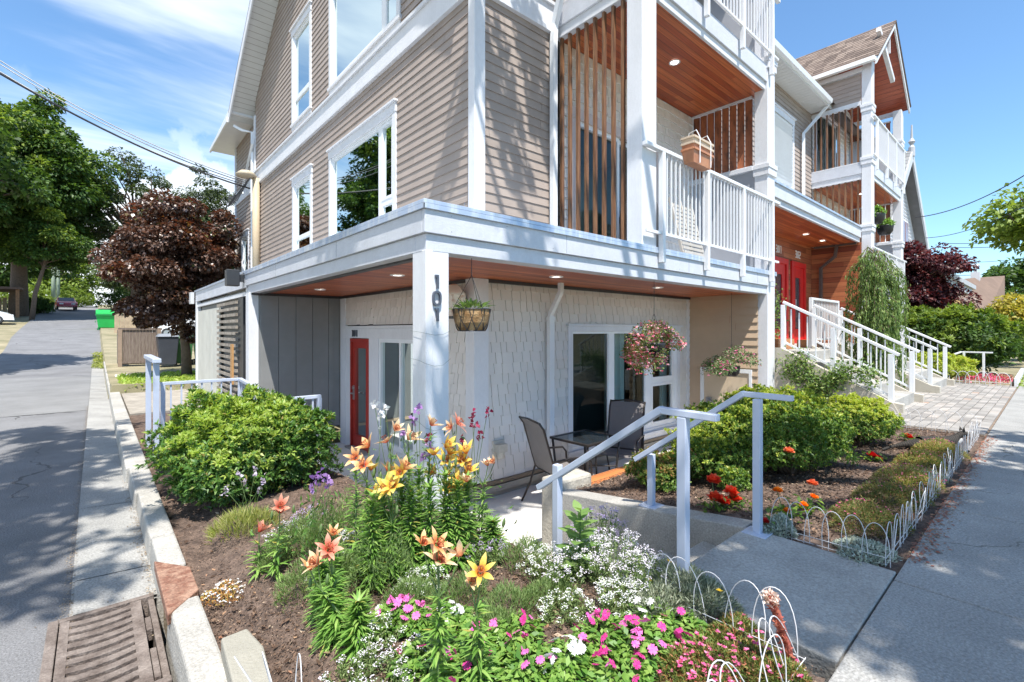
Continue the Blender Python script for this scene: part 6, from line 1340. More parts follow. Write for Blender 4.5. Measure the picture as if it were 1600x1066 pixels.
for i, (px, py, rx, dn, lb) in enumerate([(1060, 1045, .13, 22, 'ice plant with magenta dots left of the red succulent'), (1120, 1035, .15, 30, 'ice plant with magenta dots in the middle of the near corner'), (1180, 1050, .14, 22, 'ice plant with magenta dots beside the red succulent stem'), (1100, 1090, .15, 26, 'ice plant with magenta dots at the bottom edge'), (1150, 1000, .12, 10, 'sparse ice plant below the wire arches'), (1225, 1075, .12, 8, 'reddish ice plant at the very corner of the bed')]):
    p = soilpt(px, py); mat_plant('ice_plant', p.x, p.y, rx, rx*.8, .07, 2600, .022, .22, icel, lb, dots=dn, dotm=pinkd, seed=260+i, group='ice plants at the near corner of the bed', dotl=.012)
sil2 = isl('dusty_leaf', [(0, (.16, .20, .12)), (.6, (.30, .34, .22)), (1, (.48, .50, .38))], .7, .2, tcol=(1, 1, .9))
for i, (px, py, r_, h, lb) in enumerate([(1062, 935, .16, .14, 'silvery feathery foliage at the left handrail post'), (1095, 955, .15, .12, 'silvery feathery foliage beside the concrete pad'), (1030, 960, .14, .10, 'silvery feathery foliage between the white alyssum and the pad')]):
    p = soilpt(px, py); mat_plant('silver_foliage', p.x, p.y, r_, r_*.85, h, 2600, .030, .16, sil2, lb, seed=280+i, up=1.6, dots=[2, 1, 0][i], dotm=isl('marigold', [(0, (.85, .50, .02)), (1, (.9, .6, .04))], .5, .2), dotl=.016)
fern = isl('ferny_leaf', [(0, (.12, .20, .06)), (1, (.28, .38, .15))], .6, .35)
for i, (px, py, r_, h, lb) in enumerate([(505, 870, .16, .32, 'feathery green plant between the big shrub and the lilies'), (470, 935, .13, .16, 'low feathery plant at the edge of the bare soil'), (800, 962, .16, .12, 'feathery seedling patch on the soil right of the lilies'), (775, 995, .13, .10, 'feathery seedlings above the pink impatiens'), (600, 925, .18, .30, 'feathery rosemary among the lily stems'), (745, 850, .14, .22, 'lavender-like tuft at the edge of the patio slab'), (820, 885, .16, .14, 'yellow-green leafy plant left of the alyssum drift'), (545, 850, .17, .30, 'tall feathery plant behind the orange lily'), (470, 868, .15, .20, 'feathery plant between the coral lilies and the big shrub'), (530, 925, .14, .24, 'feathery plant behind the dark coral lily'), (640, 950, .13, .12, 'low green tuft between the lily clump and the pink impatiens'), (860, 935, .13, .08, 'thin green seedlings in front of the alyssum drift'), (725, 940, .13, .12, 'low green tuft under the cream lily'), (430, 885, .11, .12, 'sparse green tuft under the low coral lily')]):
    p = soilpt(px, py); mat_plant('feathery_plant', p.x, p.y, r_, r_*.8, h, 2200 if h > .2 else 1500, .032, .12, fern, lb, seed=290+i, up=2.2)
p = soilpt(357, 930); mat_plant('stonecrop', p.x, p.y, .13, .15, .035, 900, .016, .5, isl('orange_stonecrop', [(0, (.42, .15, .05)), (.5, (.55, .33, .10)), (1, (.40, .38, .12))], .6, .2), 'orange and white stonecrop on the soil beside the rusty kerb plate', dots=90, dotm=wht, seed=300, dotl=.009)
# broad-leaved seedling in front of the stairwell wall
p = soilpt(905, 905); t = thing('broad_leaf_plant', p, 'tall seedling with broad pale green leaves before the concrete wall', 'plant'); rg = np.random.default_rng(310)
n = 26; f = np.linspace(.1, 1, n); a = np.arange(n)*2.4; H = .36
quads('foliage', bladeV(np.column_stack([0*f, 0*f, f*H]), np.column_stack([np.cos(a), np.sin(a), .5+.6*f]), np.column_stack([0*a, 0*a, np.ones(n)]), .16-.08*f, (.16-.08*f)*.6, curve=.4, wprof=(.2, .8, 1, .7, .1)), 10, BF, isl('pale_leaf', [(0, (.13, .24, .06)), (1, (.24, .36, .12))], .5, .35), t, smooth=True)
m = MB(); m.tube([(0, 0, 0), (.01, 0, H)], [.008, .004], 6); m.build('stem', lstem, t, local=True)
# red-stemmed succulent
t = thing('houseleek', soilpt(1238, 1050), 'red-stemmed succulent with a pale pink head leaning over the wire arches', 'succulent'); p = soilpt(1238, 1050); D0 = Vector((CX_, SX, 0)).dot(p)
pts = [p, atd(1228, 1000, D0*.99), atd(1215, 960, D0*.98), atd(1204, 935, D0*.97)]; m = MB(); m.tube(pts, [.015, .014, .012, .011], 10); m.build('stem', pm('red_stem', (.40, .10, .07), .6, .2, 40, .5, 90), t, smooth=True)
rg = np.random.default_rng(5); k = 240; f = rg.uniform(0, 1, k)
C = np.array([tuple(pts[0].lerp(pts[3], x)-p) for x in f]); quads('scale_leaf', leafV(C, rnd(rg, k)+np.array([0, 0, .6]), rnd(rg, k), np.full(k, .028), np.full(k, .012)), 4, LF, isl('red_scale', [(0, (.36, .08, .06)), (1, (.52, .20, .13))], .5, .1), t)
k = 150; hd = np.array(tuple(pts[3]-p)); quads('flower', leafV(hd+rnd(rg, k)*.022, rnd(rg, k)+np.array([0, 0, .3]), rnd(rg, k), np.full(k, .016), np.full(k, .009)), 4, LF, isl('pale_pink_head', [(0, (.60, .38, .34)), (1, (.78, .66, .58))], .5, .2), t)
# ---------------------------------------------------------------- hanging baskets
def chainlines(m, hook, rim_c, r, n=3, w_=.0028):
    top = Vector(hook); j = Vector((rim_c[0], rim_c[1], hook[2]-(.16 if hook[2]-rim_c[2] < .6 else hook[2]-rim_c[2]-.38)))
    m.tube([top, j], w_*1.2, 5)
    for i in range(n): a = 2*math.pi*i/n+.5; m.tube([j, (rim_c[0]+r*math.cos(a), rim_c[1]+r*math.sin(a), rim_c[2])], w_, 5)
h = gp(737, 402, SOF); c = Vector((h.x, h.y, h.z-.46)); t = thing('hanging_basket', c, 'coir lined wire basket with a small green plant hanging beside the numbered post', 'hanging basket')
m = MB(); m.lathe((c.x, c.y, c.z), [(.115, -.19), (.15, -.12), (.165, -.05), (.165, 0), (.15, .0), (.14, -.03)], 28); m.build('liner', pm('coir', (.24, .13, .05), .95, .3, 12, 1., 60, col2=(.46, .31, .16), speck=.35), t)
m = MB()
for i in range(10):
    for s in (1, -1):
        pts = []
        for k in range(9): q = k/8; a = 2*math.pi*i/10+s*math.sin(q*math.pi/2)*.42; r = .12+.05*min(1, (1-abs(1-q))*1.6)**.6 if False else .119+(.17-.119)*q**.6; pts.append((c.x+r*math.cos(a), c.y+r*math.sin(a), c.z-.19+.19*q))
        m.tube(pts, .0045, 5)
for z, r in ((0, .17), (-.19, .118)): m.tube([(c.x+r*math.cos(a), c.y+r*math.sin(a), c.z+z) for a in np.linspace(0, 2*math.pi, 29)], .0045, 5)
m.build('wire_basket', dark, t)
m = MB(); chainlines(m, (h.x, h.y, SOF), (c.x, c.y, c.z), .165); m.build('chain', dark, t)
rg = np.random.default_rng(7); k = 150; P = rg.normal(size=(k, 3))*np.array([.07, .07, .015])+np.array([0, 0, .02]); D = np.column_stack([P[:, :2]*8, rg.uniform(.1, 1, k)]); quads('foliage', leafV(P, D, np.tile([0, 0, 1.], (k, 1)), rg.uniform(.03, .09, k), rg.uniform(.012, .025, k)), 4, LF, isl('basket_leaf', [(0, (.05, .11, .05)), (1, (.16, .28, .10))], .5, .3), t)
fuc = isl('fuchsia_flower', [(0, (.82, .05, .16)), (.3, (.87, .16, .28)), (.6, (.89, .46, .50)), (1, (.90, .82, .78))], .5, .25, tcol=(1.1, .8, .8)); fuc2 = isl('fuchsia_flower_small', [(0, (.58, .03, .22)), (.5, (.75, .12, .38)), (1, (.85, .6, .65))], .5, .25, tcol=(1.1, .8, .9))
fucl = isl('fuchsia_leaf', [(0, (.09, .16, .035)), (.5, (.20, .29, .08)), (1, (.36, .38, .16))], .5, .3)
def trailing(px, py, hp, rx, rz, nl, nf, fm, label, lm, seed, pr=.14, big=.022, offz=0, ls=.035, ell=None):
    h = gp(hp[0], hp[1], SOF) if len(hp) == 2 else Vector(hp); D0 = Vector((CX_, SX, 0)).dot(h); c = atd(px, py, D0); c.x, c.y = h.x, h.y
    t = thing('hanging_basket', c, label, 'hanging basket'); rg = np.random.default_rng(seed)
    m = MB(); m.lathe(tuple(c), [(pr*.6, -pr*1.25), (pr*.9, -pr*.8), (pr, -.02), (pr, 0), (pr*.9, 0)], 20); m.build('pot', pm('black_plastic', (.015, .015, .017), .4, .1, 5), t, smooth=True)
    m = MB(); chainlines(m, (h.x, h.y, h.z), (c.x, c.y, c.z), pr); m.build('chain', dark, t)
    LB = rnd(rg, 11)*np.array([.62, .62, .55]); LB[:, 2] -= .1; LR_ = rg.uniform(.30, .52, 11)
    def cloud(n):
        k_ = rg.integers(0, 11, n); d = rnd(rg, n); q_ = LB[k_]+d*(LR_[k_]*rg.uniform(.5, 1.05, n))[:, None]; P = q_*np.array([rx, rx*.85, rz]); P[:, 2] -= (P[:, 0]**2+P[:, 1]**2)/rx*.30; P[:, 2] += offz; return P, d
        d = rnd(rg, n); r = rg.uniform(.55, 1, n)**.6; P = d*r[:, None]*np.array([rx, rx*.85, rz])*(1+.26*vnoise(d, 5, seed))[:, None]; P[:, 2] -= (P[:, 0]**2+P[:, 1]**2)/rx*.28; P[:, 2] += offz; return P, d
    P, d = cloud(nl); D = d*.6+rnd(rg, nl)*.8-np.array([0, 0, .25]); quads('foliage', leafV(P, D, rnd(rg, nl)+np.array([0, 0, 1.]), rg.uniform(.6, 1.2, nl)*ls, rg.uniform(.6, 1.2, nl)*ls*.55), 4, LF, lm, t)
    P, d = cloud(nf); P = P*1.04; k = 5; PP = np.repeat(P, k, 0); a = np.tile(np.arange(k)*2*np.pi/k, nf); D = np.column_stack([np.cos(a), np.sin(a), -.35+0*a])+np.repeat(rnd(rg, nf)*.5, k, 0)
    quads('blossom', leafV(PP, D, np.tile([0, 0, 1.], (len(PP), 1)), np.full(len(PP), big)*np.repeat(rg.uniform(.7, 1.2, nf), k), np.full(len(PP), big*.75), .15, .25), 4, LF, fm, t); return t
trailing(1029, 536, (1022, 438), .55, .38, 4200, 950, fuc, 'full pink and white fuchsia basket hanging in front of the patio window', fucl, 320, big=.028, offz=.04)
trailing(1140, 572, (1143, 458), .56, .27, 3400, 150, fuc2, 'smaller sparse fuchsia basket with a black pot hanging by the tan wall', isl('fuchsia_leaf_small', [(0, (.07, .13, .05)), (.6, (.16, .24, .10)), (1, (.36, .42, .26))], .5, .3), 321, big=.026, offz=.12)
for i, (x, z, lb) in enumerate(((17.0, 4.62, 'nearer fern basket hanging on the tower balcony'), (18.1, 4.45, 'farther fern basket hanging on the tower balcony'))):
    h = Vector((x, 3.42, C2)); d0 = Vector((CX_, SX, 0)).dot(h); yy = 517-(z-CAMZ)/d0*F; xx = 800+F*(SX*x-CX_*3.42)/d0
    trailing(xx, yy, tuple(h), .28, .20, 600, 1, fucl, lb, impl, 322+i, pr=.22, ls=.08, offz=.08)
# pot plants and climbing rose by the stairs
def climber(name, label, pts, nl, mt, seed, ls=.05, w_=.22, fm=None, nf=0, cat='climber'):
    t = thing(name, pts[0][0], label, cat); rg = np.random.default_rng(seed); m = MB(); C = []
    for ln in pts:
        m.tube(ln, .008, 5)
        for a, b in zip(ln, ln[1:]):
            for _ in range(nl//(len(pts)*(len(ln)-1))): C.append(np.array(a)+(np.array(b)-np.array(a))*rg.uniform())
    m.build('stem', stemm, t); o = np.array(pts[0][0]); P = np.array(C)-o+rg.normal(size=(len(C), 3))*w_*np.array([.35, .35, .5]); n = len(P)
    quads('foliage', leafV(P, rnd(rg, n), rnd(rg, n)+np.array([0, 0, 1.]), rg.uniform(.6, 1.2, n)*ls, rg.uniform(.6, 1.2, n)*ls*.55), 4, LF, mt, t)
    if nf: q = P[rg.integers(0, n, nf)]; q = np.repeat(q, 6, 0); quads('blossom', leafV(q, rnd(rg, len(q)), rnd(rg, len(q)), np.full(len(q), ls*.7), np.full(len(q), ls*.6)), 4, LF, fm, t)
    return t
ros = isl('rose_leaf', [(0, (.07, .14, .03)), (.6, (.15, .25, .06)), (1, (.30, .36, .13))], .5, .3)
climber('climbing_rose', 'climbing rose growing over the concrete side wall of the entrance stairs', [[(9.02, 2.6, -.1), (9.02, 2.6, .35), (9.05, 2.8, .62), (9.1, 2.9, .8)], [(9.02, 2.6, .0), (9.02, 2.3, .5), (9.0, 2.0, .62), (9.1, 1.8, .5)], [(9.0, 2.6, 0), (9.0, 2.75, .4), (9.0, 3.0, .5), (9.05, 3.1, .7)], [(9.02, 2.6, .2), (9.0, 2.4, .5), (9.1, 2.2, .6)]], 2600, ros, 330, ls=.06, w_=.20)
climber('potted_shrub', 'thin leafy potted shrub on the porch landing behind the white railing', [[(9.6, 3.5, LZ+.2), (9.62, 3.5, LZ+.6), (9.6, 3.45, LZ+1.1)], [(9.6, 3.5, LZ+.2), (9.75, 3.55, LZ+.7), (9.8, 3.5, LZ+1.0)], [(9.6, 3.5, LZ+.2), (9.45, 3.45, LZ+.6), (9.4, 3.5, LZ+.9)]], 330, ros, 331, ls=.07, w_=.26)
m = MB(); m.box((9.3, 3.3, LZ), (10.1, 3.6, LZ+.2)); tag(m.build('wooden_planter', boards('planter_wood', [(.36, .14, .05), (.46, .2, .08)], .1, 2, 'X', .5, 'Z'), bevel=.006), 'orange brown wooden planter box on the porch landing', 'planter')
m = MB(); m.box((11.0, 3.3, LZ), (11.8, 3.55, LZ+.16)); tag(m.build('wooden_planter', MC['planter_wood'], bevel=.006), 'low orange brown planter box between the two flights of steps', 'planter')
# weeping conifer
t = thing('weeping_conifer', (11.6, 2.35, 0), 'weeping blue-green conifer with hanging branches between the entrance stairs', 'tree'); rg = np.random.default_rng(340)
m = MB(); m.tube([(0, 0, 0), (-.08, .05, 1.0), (.05, 0, 2.0), (0, .05, 2.75)], [.07, .055, .035, .015], 8); m.build('trunk', pm('bark', (.13, .09, .065), .9, .25, 8, .8, 30), t, local=True, smooth=True)
m = MB(); P = []; D = []
for i in range(135):
    zz = rg.uniform(.7, 2.8); a = rg.uniform(0, 6.28); L_ = rg.uniform(.25, 1.0)*(1.15-.28*abs(zz-1.6)); sx_ = math.cos(a)*L_*.72; sy_ = math.sin(a)*L_*.5; dr = rg.uniform(.35, 1.05)
    p0 = np.array([0, 0, zz]); p1 = np.array([sx_*.5, sy_*.5, zz+.10]); p2 = np.array([sx_, sy_, zz-.08]); p3 = np.array([sx_*1.06, sy_*1.06, max(.1, zz-dr)]); m.tube([tuple(p0), tuple(p1), tuple(p2), tuple(p3)], [.012, .009, .006, .003], 4)
    for (q0, q1, nn) in ((p1, p2, 40), (p2, p3, 110)):
        f = rg.uniform(0, 1, nn)[:, None]; P.append(q0+(q1-q0)*f+rg.normal(size=(nn, 3))*.025); D.append(np.tile((q1-q0)/np.linalg.norm(q1-q0), (nn, 1))*.7+rnd(rg, nn)*.5-np.array([0, 0, .5]))
m.build('branch', MC['bark'], t, local=True); P = np.concatenate(P); D = np.concatenate(D)
quads('foliage', leafV(P, D, rnd(rg, len(P)), rg.uniform(.05, .11, len(P)), rg.uniform(.012, .022, len(P))), 4, LF, isl('conifer_needle', [(0, (.08, .15, .04)), (.6, (.17, .26, .07)), (1, (.30, .38, .12))], .6, .3), t)
# ground cover patches (uncountable)
def cover(name, x0, x1, y0, y1, n, L, mt, zf, label, h=.08):
    rg = np.random.default_rng(9); x = rg.uniform(x0, x1, n); y = rg.uniform(y0, y1, n); z = np.array([zf(a, b) for a, b in zip(x, y)])+rg.uniform(.2, 1, n)*h
    o = quads(name, leafV(np.column_stack([x, y, z]), rnd(rg, n)+np.array([0, 0, .3]), np.column_stack([rg.normal(size=(n, 2))*.5, np.ones(n)]), rg.uniform(.6, 1.2, n)*L, rg.uniform(.6, 1.2, n)*L*.6), 4, LF, mt); tag(o, label, 'ground cover', kind='stuff')
m = MB(); m.box((.47, 15.0, -.4), (9, 19.19, -.26)); struct(m.build('verge_soil', soilm))
cover('ivy_groundcover', .5, 2.6, 15.0, 19.1, 9000, .10, G1n, lambda a, b: -.26, 'bright green ivy covering the ground beside the driveway', .14)
m = MB(); m.box((.47, 8.8, -.5), (1.93, 11.19, -.2)); 
cover('low_weeds', .5, 1.9, 8.0, 11.1, 500, .05, G1n, lambda a, b: -.38, 'thin weeds on the soil behind the short handrail', .03)
cover('kerb_weeds', -.10, .45, 24.5, 32, 900, .10, isl('weed_grass', [(0, (.16, .20, .05)), (1, (.40, .42, .10))], .7, .3), lambda a, b: prof(b)+.01, 'yellow-green weeds growing along the edge of the alley', .04)
cover('sidewalk_grass', 15, 30, .3, .55, 700, .07, isl('grass_blade', [(0, (.12, .2, .03)), (1, (.25, .32, .06))], .6, .3), lambda a, b: .0, 'thin grass along the edge of the sidewalk', .05)
cover('far_flowers', 15.6, 17.6, .7, 1.6, 900, .06, isl('bedding_pink', [(0, (.55, .02, .10)), (.5, (.65, .1, .25)), (.8, (.12, .2, .05)), (1, (.6, .03, .03))], .5, .2), lambda a, b: .0, 'pink and crimson bedding flowers inside the far wire arches', .14)

# grit and debris along the road edges
rg = np.random.default_rng(77)
def grit(name, n, xf, ya, yb, s0, s1, mt, label, dz=.012):
    yy_ = rg.uniform(ya, yb, n); xx_ = xf(n, yy_); P = np.column_stack([xx_, yy_, np.array([prof(q) for q in yy_])+dz]); L_ = rg.uniform(s0, s1, n)
    o = quads(name, leafV(P, np.column_stack([rg.normal(size=(n, 2)), np.zeros(n)]), np.column_stack([rg.normal(size=(n, 2))*.35, np.ones(n)]), L_, L_*rg.uniform(.3, .8, n), .1, .05), 4, LF, mt); tag(o, label, 'debris', kind='stuff')
gm = isl('grit', [(0, (.10, .07, .045)), (.5, (.22, .16, .10)), (1, (.40, .32, .22))], .9)
grit('gutter_grit', 5200, lambda n, q: -.11+rg.normal(size=n)*.014-.02*np.abs(rg.normal(size=n)), 2.6, 14, .003, .012, gm, 'tan grit lying along the joint between asphalt and gutter', .010)
grit('gutter_debris', 2600, lambda n, q: .285-np.abs(rg.normal(size=n))*.028, 3.7, 14, .004, .018, gm, 'dry debris lying in the angle between gutter and kerb', .004)
grit('scattered_debris', 900, lambda n, q: rg.uniform(-2.5, .25, n), 2.2, 16, .004, .016, gm, 'small dry leaves and grit scattered over the asphalt', .008)
# ================================================================ TREES
barkm = MC['bark']
def tree(name, base_, cz, rx, ry, rz, nclump, per, ls, mt, label, seed=1, trunk_r=.25, cat='tree', group=None, cr=None, W=.55, flat=.6, mt2=None, shell=.5, limbs=26, lean=(0, 0), bark=None, split=0):
    """trunk and limbs reaching leaf clumps spread through an uneven crown"""
    rg = np.random.default_rng(seed); t = thing(name, base_, label, cat, group)
    c0 = np.array([lean[0], lean[1], cz]); d = rnd(rg, nclump); r = rg.uniform(shell, 1, nclump)*(1+.22*vnoise(d, 3.1, seed)+.10*vnoise(d, 7, seed+1)); C = c0+d*np.array([rx, ry, rz])*r[:, None]
    cr = cr or rx*.24; cs = cr*rg.uniform(.6, 1.25, nclump)
    m = MB(); z_b = cz-rz*.75; m.tube([(0, 0, -.3), (lean[0]*.2+rg.normal()*.03, lean[1]*.2, z_b*.5), (lean[0]*.6, lean[1]*.6, z_b), (lean[0], lean[1], cz+rz*.2)], [trunk_r*1.25, trunk_r, trunk_r*.8, trunk_r*.25], 10)
    m.build('trunk', bark or barkm, t, local=True, smooth=True); m = MB()
    for i in range(min(limbs, nclump)):
        e = Vector(C[i]); s = Vector((lean[0]*.6, lean[1]*.6, z_b+(e.z-z_b)*.35*rg.uniform(.3, 1))); mid = s.lerp(e, .5)+Vector((rg.normal(), rg.normal(), abs(rg.normal())))*rx*.07; m.tube([s, mid, e], [trunk_r*.42, trunk_r*.24, trunk_r*.07], 6, cap=False)
    m.build('limb', bark or barkm, t, local=True, smooth=True)
    n = nclump*per; k = np.repeat(np.arange(nclump), per); g = rnd(rg, n)*(rg.uniform(.25, 1, n)**.5)[:, None]*cs[k][:, None]; g[:, 2] *= flat; g[:, 2] -= (g[:, 0]**2+g[:, 1]**2)/cs[k]*.25
    P = C[k]+g; D = nrm(g)+rnd(rg, n)*.6-np.array([0, 0, .3]); Nl = np.array([0, 0, 1.])+rnd(rg, n)*.75; L = rg.uniform(.6, 1.25, n)*ls
    V = leafV(P, D, Nl, L, L*W); sel = np.zeros(n, bool)
    if mt2: sel = (vnoise(C, 1.6/rx*2, seed+9)[k]+.5*(P[:, 2]-cz)/rz+rg.normal(size=n)*.32 > .48)  # lighter leaf colour, more towards the top, paints in the crown's highlights
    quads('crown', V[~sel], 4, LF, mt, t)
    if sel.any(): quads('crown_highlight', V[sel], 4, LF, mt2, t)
    return t
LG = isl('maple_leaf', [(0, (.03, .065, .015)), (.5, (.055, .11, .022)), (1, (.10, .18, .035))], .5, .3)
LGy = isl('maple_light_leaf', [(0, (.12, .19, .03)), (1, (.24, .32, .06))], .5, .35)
LO = isl('oak_leaf', [(0, (.03, .05, .022)), (.5, (.055, .085, .03)), (1, (.09, .12, .045))], .55, .25)
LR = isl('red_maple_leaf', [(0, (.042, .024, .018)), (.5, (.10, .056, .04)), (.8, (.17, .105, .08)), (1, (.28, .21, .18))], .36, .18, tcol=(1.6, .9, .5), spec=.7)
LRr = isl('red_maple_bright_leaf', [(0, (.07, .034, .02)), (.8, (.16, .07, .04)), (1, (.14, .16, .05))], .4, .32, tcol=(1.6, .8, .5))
LP = isl('plum_leaf', [(0, (.035, .012, .018)), (.6, (.085, .025, .03)), (1, (.19, .07, .06))], .4, .3, tcol=(1.5, .6, .6))
g0 = lambda x, y: gz(x, y)
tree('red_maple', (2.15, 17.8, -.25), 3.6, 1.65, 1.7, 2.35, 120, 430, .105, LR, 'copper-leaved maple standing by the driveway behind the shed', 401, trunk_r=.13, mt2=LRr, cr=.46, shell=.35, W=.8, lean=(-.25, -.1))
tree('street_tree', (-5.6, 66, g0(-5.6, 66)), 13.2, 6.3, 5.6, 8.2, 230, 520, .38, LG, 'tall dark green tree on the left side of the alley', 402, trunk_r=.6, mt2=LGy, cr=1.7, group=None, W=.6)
tree('street_tree', (-1.6, 41, g0(-3, 41)+2.6), 3.9, 2.9, 2.6, 2.6, 60, 300, .30, LGy, 'lower bright green tree crown at the edge of the tall dark tree', 403, trunk_r=.15, cr=.95, W=.6) if False else None
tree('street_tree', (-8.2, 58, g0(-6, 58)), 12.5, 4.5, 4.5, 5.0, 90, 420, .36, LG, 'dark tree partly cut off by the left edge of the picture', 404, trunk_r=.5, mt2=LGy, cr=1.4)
tree('oak_tree', (3.4, 70, g0(3.4, 70)), 11.5, 7.0, 6.5, 6.2, 110, 230, .30, LO, 'open dark oak with visible limbs behind the copper maple', 405, trunk_r=.36, cr=1.25, shell=.55, flat=.4, limbs=80, W=.6)
tree('fir_tree', (9.5, 62, g0(9, 62)), 9, 4.2, 4.2, 7, 120, 200, .40, LO, 'dark fir showing above the right side of the copper maple', 406, trunk_r=.4, cr=1.2, flat=.4, shell=.3, W=.3)
for i, (x, y, rz_, lb) in enumerate([(-12, 95, 5, 'hazy tree far up the alley on the left'), (6, 110, 6, 'hazy tree far up the alley on the right'), (-5, 125, 6, 'hazy tree closing the far end of the alley'), (14, 85, 6, 'bushy tree far behind the dumpster')]):
    tree('distant_tree', (x, y, g0(x, y)), rz_+.6, 6, 6, rz_, 70, 160, .6, [LG, LO, LGy, LG][i], lb, 410+i, trunk_r=.4, cr=1.9, group='trees at the far end of the alley')
sh = lambda nm, x, y, r, h, mt, lb, s: shrub(nm, Vector((x, y, g0(x, y))), [(0, 0, h*.45, r, r, h*.5), (r*.5, r*.2, h*.35, r*.7, r*.7, h*.4)], 1300, .22, .5, mt, None, lb, seed=s, per=5)
sh('hedge_bush', -6.6, 82, 2.0, 2.6, LGy, 'sunlit bush beside the green utility poles', 421)
sh('hedge_bush', -3.0, 88, 2.4, 2.6, LGy, 'sunlit bush behind the red car', 422)
sh('hedge_bush', 2.6, 74, 2.2, 2.6, LG, 'dark bush between the dumpster and the red car', 423)
sh('hedge_bush', -5.2, 70, 1.5, 1.8, LG, 'low dark bush at the foot of the tall tree', 424)
tree('plum_tree', (21.6, 3.4, 0), 2.9, 1.55, 1.5, 1.65, 80, 330, .12, LP, 'purple-leaved plum tree beyond the tower balcony', 430, trunk_r=.12, cr=.45, shell=.3, W=.7)
tree('street_tree', (24.6, .3, 0), 5.3, 1.5, 1.4, 1.3, 22, 170, .20, LGy, 'yellow-green street tree reaching in from the right edge', 431, trunk_r=.2, cr=.75, shell=.45, W=.8)
tree('distant_tree', (62, 1.9, 0), 4.2, 3.5, 3.5, 3.6, 60, 170, .4, LG, 'dark tree behind the brown roofed house', 432, cr=1.1, trunk_r=.3)
tree('distant_tree', (31, .95, 0), 1.7, 1.1, 1.0, 1.0, 50, 200, .2, isl('yellow_shrub_leaf', [(0, (.30, .30, .05)), (1, (.46, .36, .07))], .5, .3), 'yellowish tree behind the big green bush', 433, cr=.6, trunk_r=.12)
shrub('rhododendron', Vector((19.6, 2.05, 0)), [(0, 0, .9, 1.1, 1.05, 1.0), (.8, -.5, .8, .8, .8, .85), (-.5, .5, .85, .7, .7, .85)], 3400, .15, .38, LG, LGy, 'big round green bush at the far end of the gardens', seed=434, per=7, newbias=.2)
shrub('rhododendron', Vector((27, 1.7, 0)), [(0, 0, .8, 1.2, 1.2, .8)], 900, .18, .4, LGy, None, 'pale green bush behind the big round bush', seed=435, per=6)
# the tree over the sidewalk whose shade falls on the path, wall and road
def shade_tree(name, base_, blobs, label, seed, ls=.17, cr=.5, per=150, trunk=.3):
    rg = np.random.default_rng(seed); t = thing(name, base_, label, 'tree'); b0 = np.array(base_); m = MB(); top = max(b[2] for b in blobs)
    m.tube([(0, 0, -.2), (.2, -.1, top*.35), (.3, .2, top*.62)], [trunk*1.2, trunk, trunk*.7], 10); P = []; 
    for (x, y, z, rx, ry, rz_, nc) in blobs:
        c = np.array([x, y, z])-b0; m.tube([(.3, .2, top*.6), tuple(c*.6+np.array([.12, .08, top*.27])), tuple(c)], [trunk*.45, trunk*.25, trunk*.08], 6)
        for _ in range(nc):
            q = c+rnd(rg, 1)[0]*np.array([rx, ry, rz_])*rg.uniform(.2, 1); s = cr*rg.uniform(.5, 1.2); P.append(q+rnd(rg, per)*(rg.uniform(.2, 1, per)**.5)[:, None]*np.array([s, s, s*.5]))
    m.build('trunk', barkm, t, local=True, smooth=True); P = np.concatenate(P); n = len(P); L = rg.uniform(.6, 1.2, n)*ls
    quads('crown', leafV(P, rnd(rg, n), np.array([0, 0, 1.])+rnd(rg, n)*.7, L, L*.7), 4, LF, LG, t); return t
def lift(x, y, z, h):
    """point h metres up the sun's path from a place that lies in shade"""
    k = (h-z)/SUN.z; return (x+SUN.x*k, y+SUN.y*k, h)
bl = []
for (x, y, z, h, rx, ry, nc) in [(2.6, .95, 0, 6.5, .45, .35, 5), (3.3, .1, 0, 6.8, .9, .45, 9), (2.2, -.3, 0, 6.4, .6, .4, 5), (4.6, -.2, 0, 7.0, 1.0, .5, 9), (2.6, .8, 0, 6.9, .5, .35, 7), (3.1, 1.7, -.3, 7.1, .2, .55, 6), (2.9, .55, 0, 7.3, .35, .2, 4), (5.6, .1, 0, 6.6, .6, .25, 5), (2.5, .2, 0, 6.6, .45, .3, 5), (4.0, .1, 0, 6.6, .45, .25, 4), (5.0, -.5, 0, 7.0, .8, .3, 7), (3.0, -.5, 0, 6.8, .7, .3, 6), (6.6, .15, 0, 7.0, .6, .25, 5), (4.3, .45, 0, 6.6, .5, .3, 4), (6.3, -.3, 0, 7.2, .9, .4, 7), (7.8, .1, 0, 7.2, .7, .35, 4), (9.5, -.6, 0, 7, 1.1, .5, 6), (11.5, -.2, 0, 7, .8, .3, 3), (2.6, 1.9, -.2, 6.6, .35, .3, 2),
        (3.9, 4.72, 4.2, 9.2, .35, .4, 4), (4.4, 4.72, 5.0, 9.6, .3, .4, 4), (3.5, 5.3, 3.6, 9.6, .3, .3, 2), (3.0, 3.27, 2.1, 8.6, .35, .3, 2), (2.0, 5.2, 2.1, 9.0, .2, .6, 3), (2.0, 3.27, .9, 7.9, .14, .16, 1)]:
    q = lift(x, y, z, h); bl.append((*q, rx, ry, .5, nc))
shade_tree('boulevard_tree', (4.6, -3.1, -.05), bl, 'large leafy boulevard tree overhanging the sidewalk behind the camera', 450, ls=.16, cr=.36, per=75)
bl = []
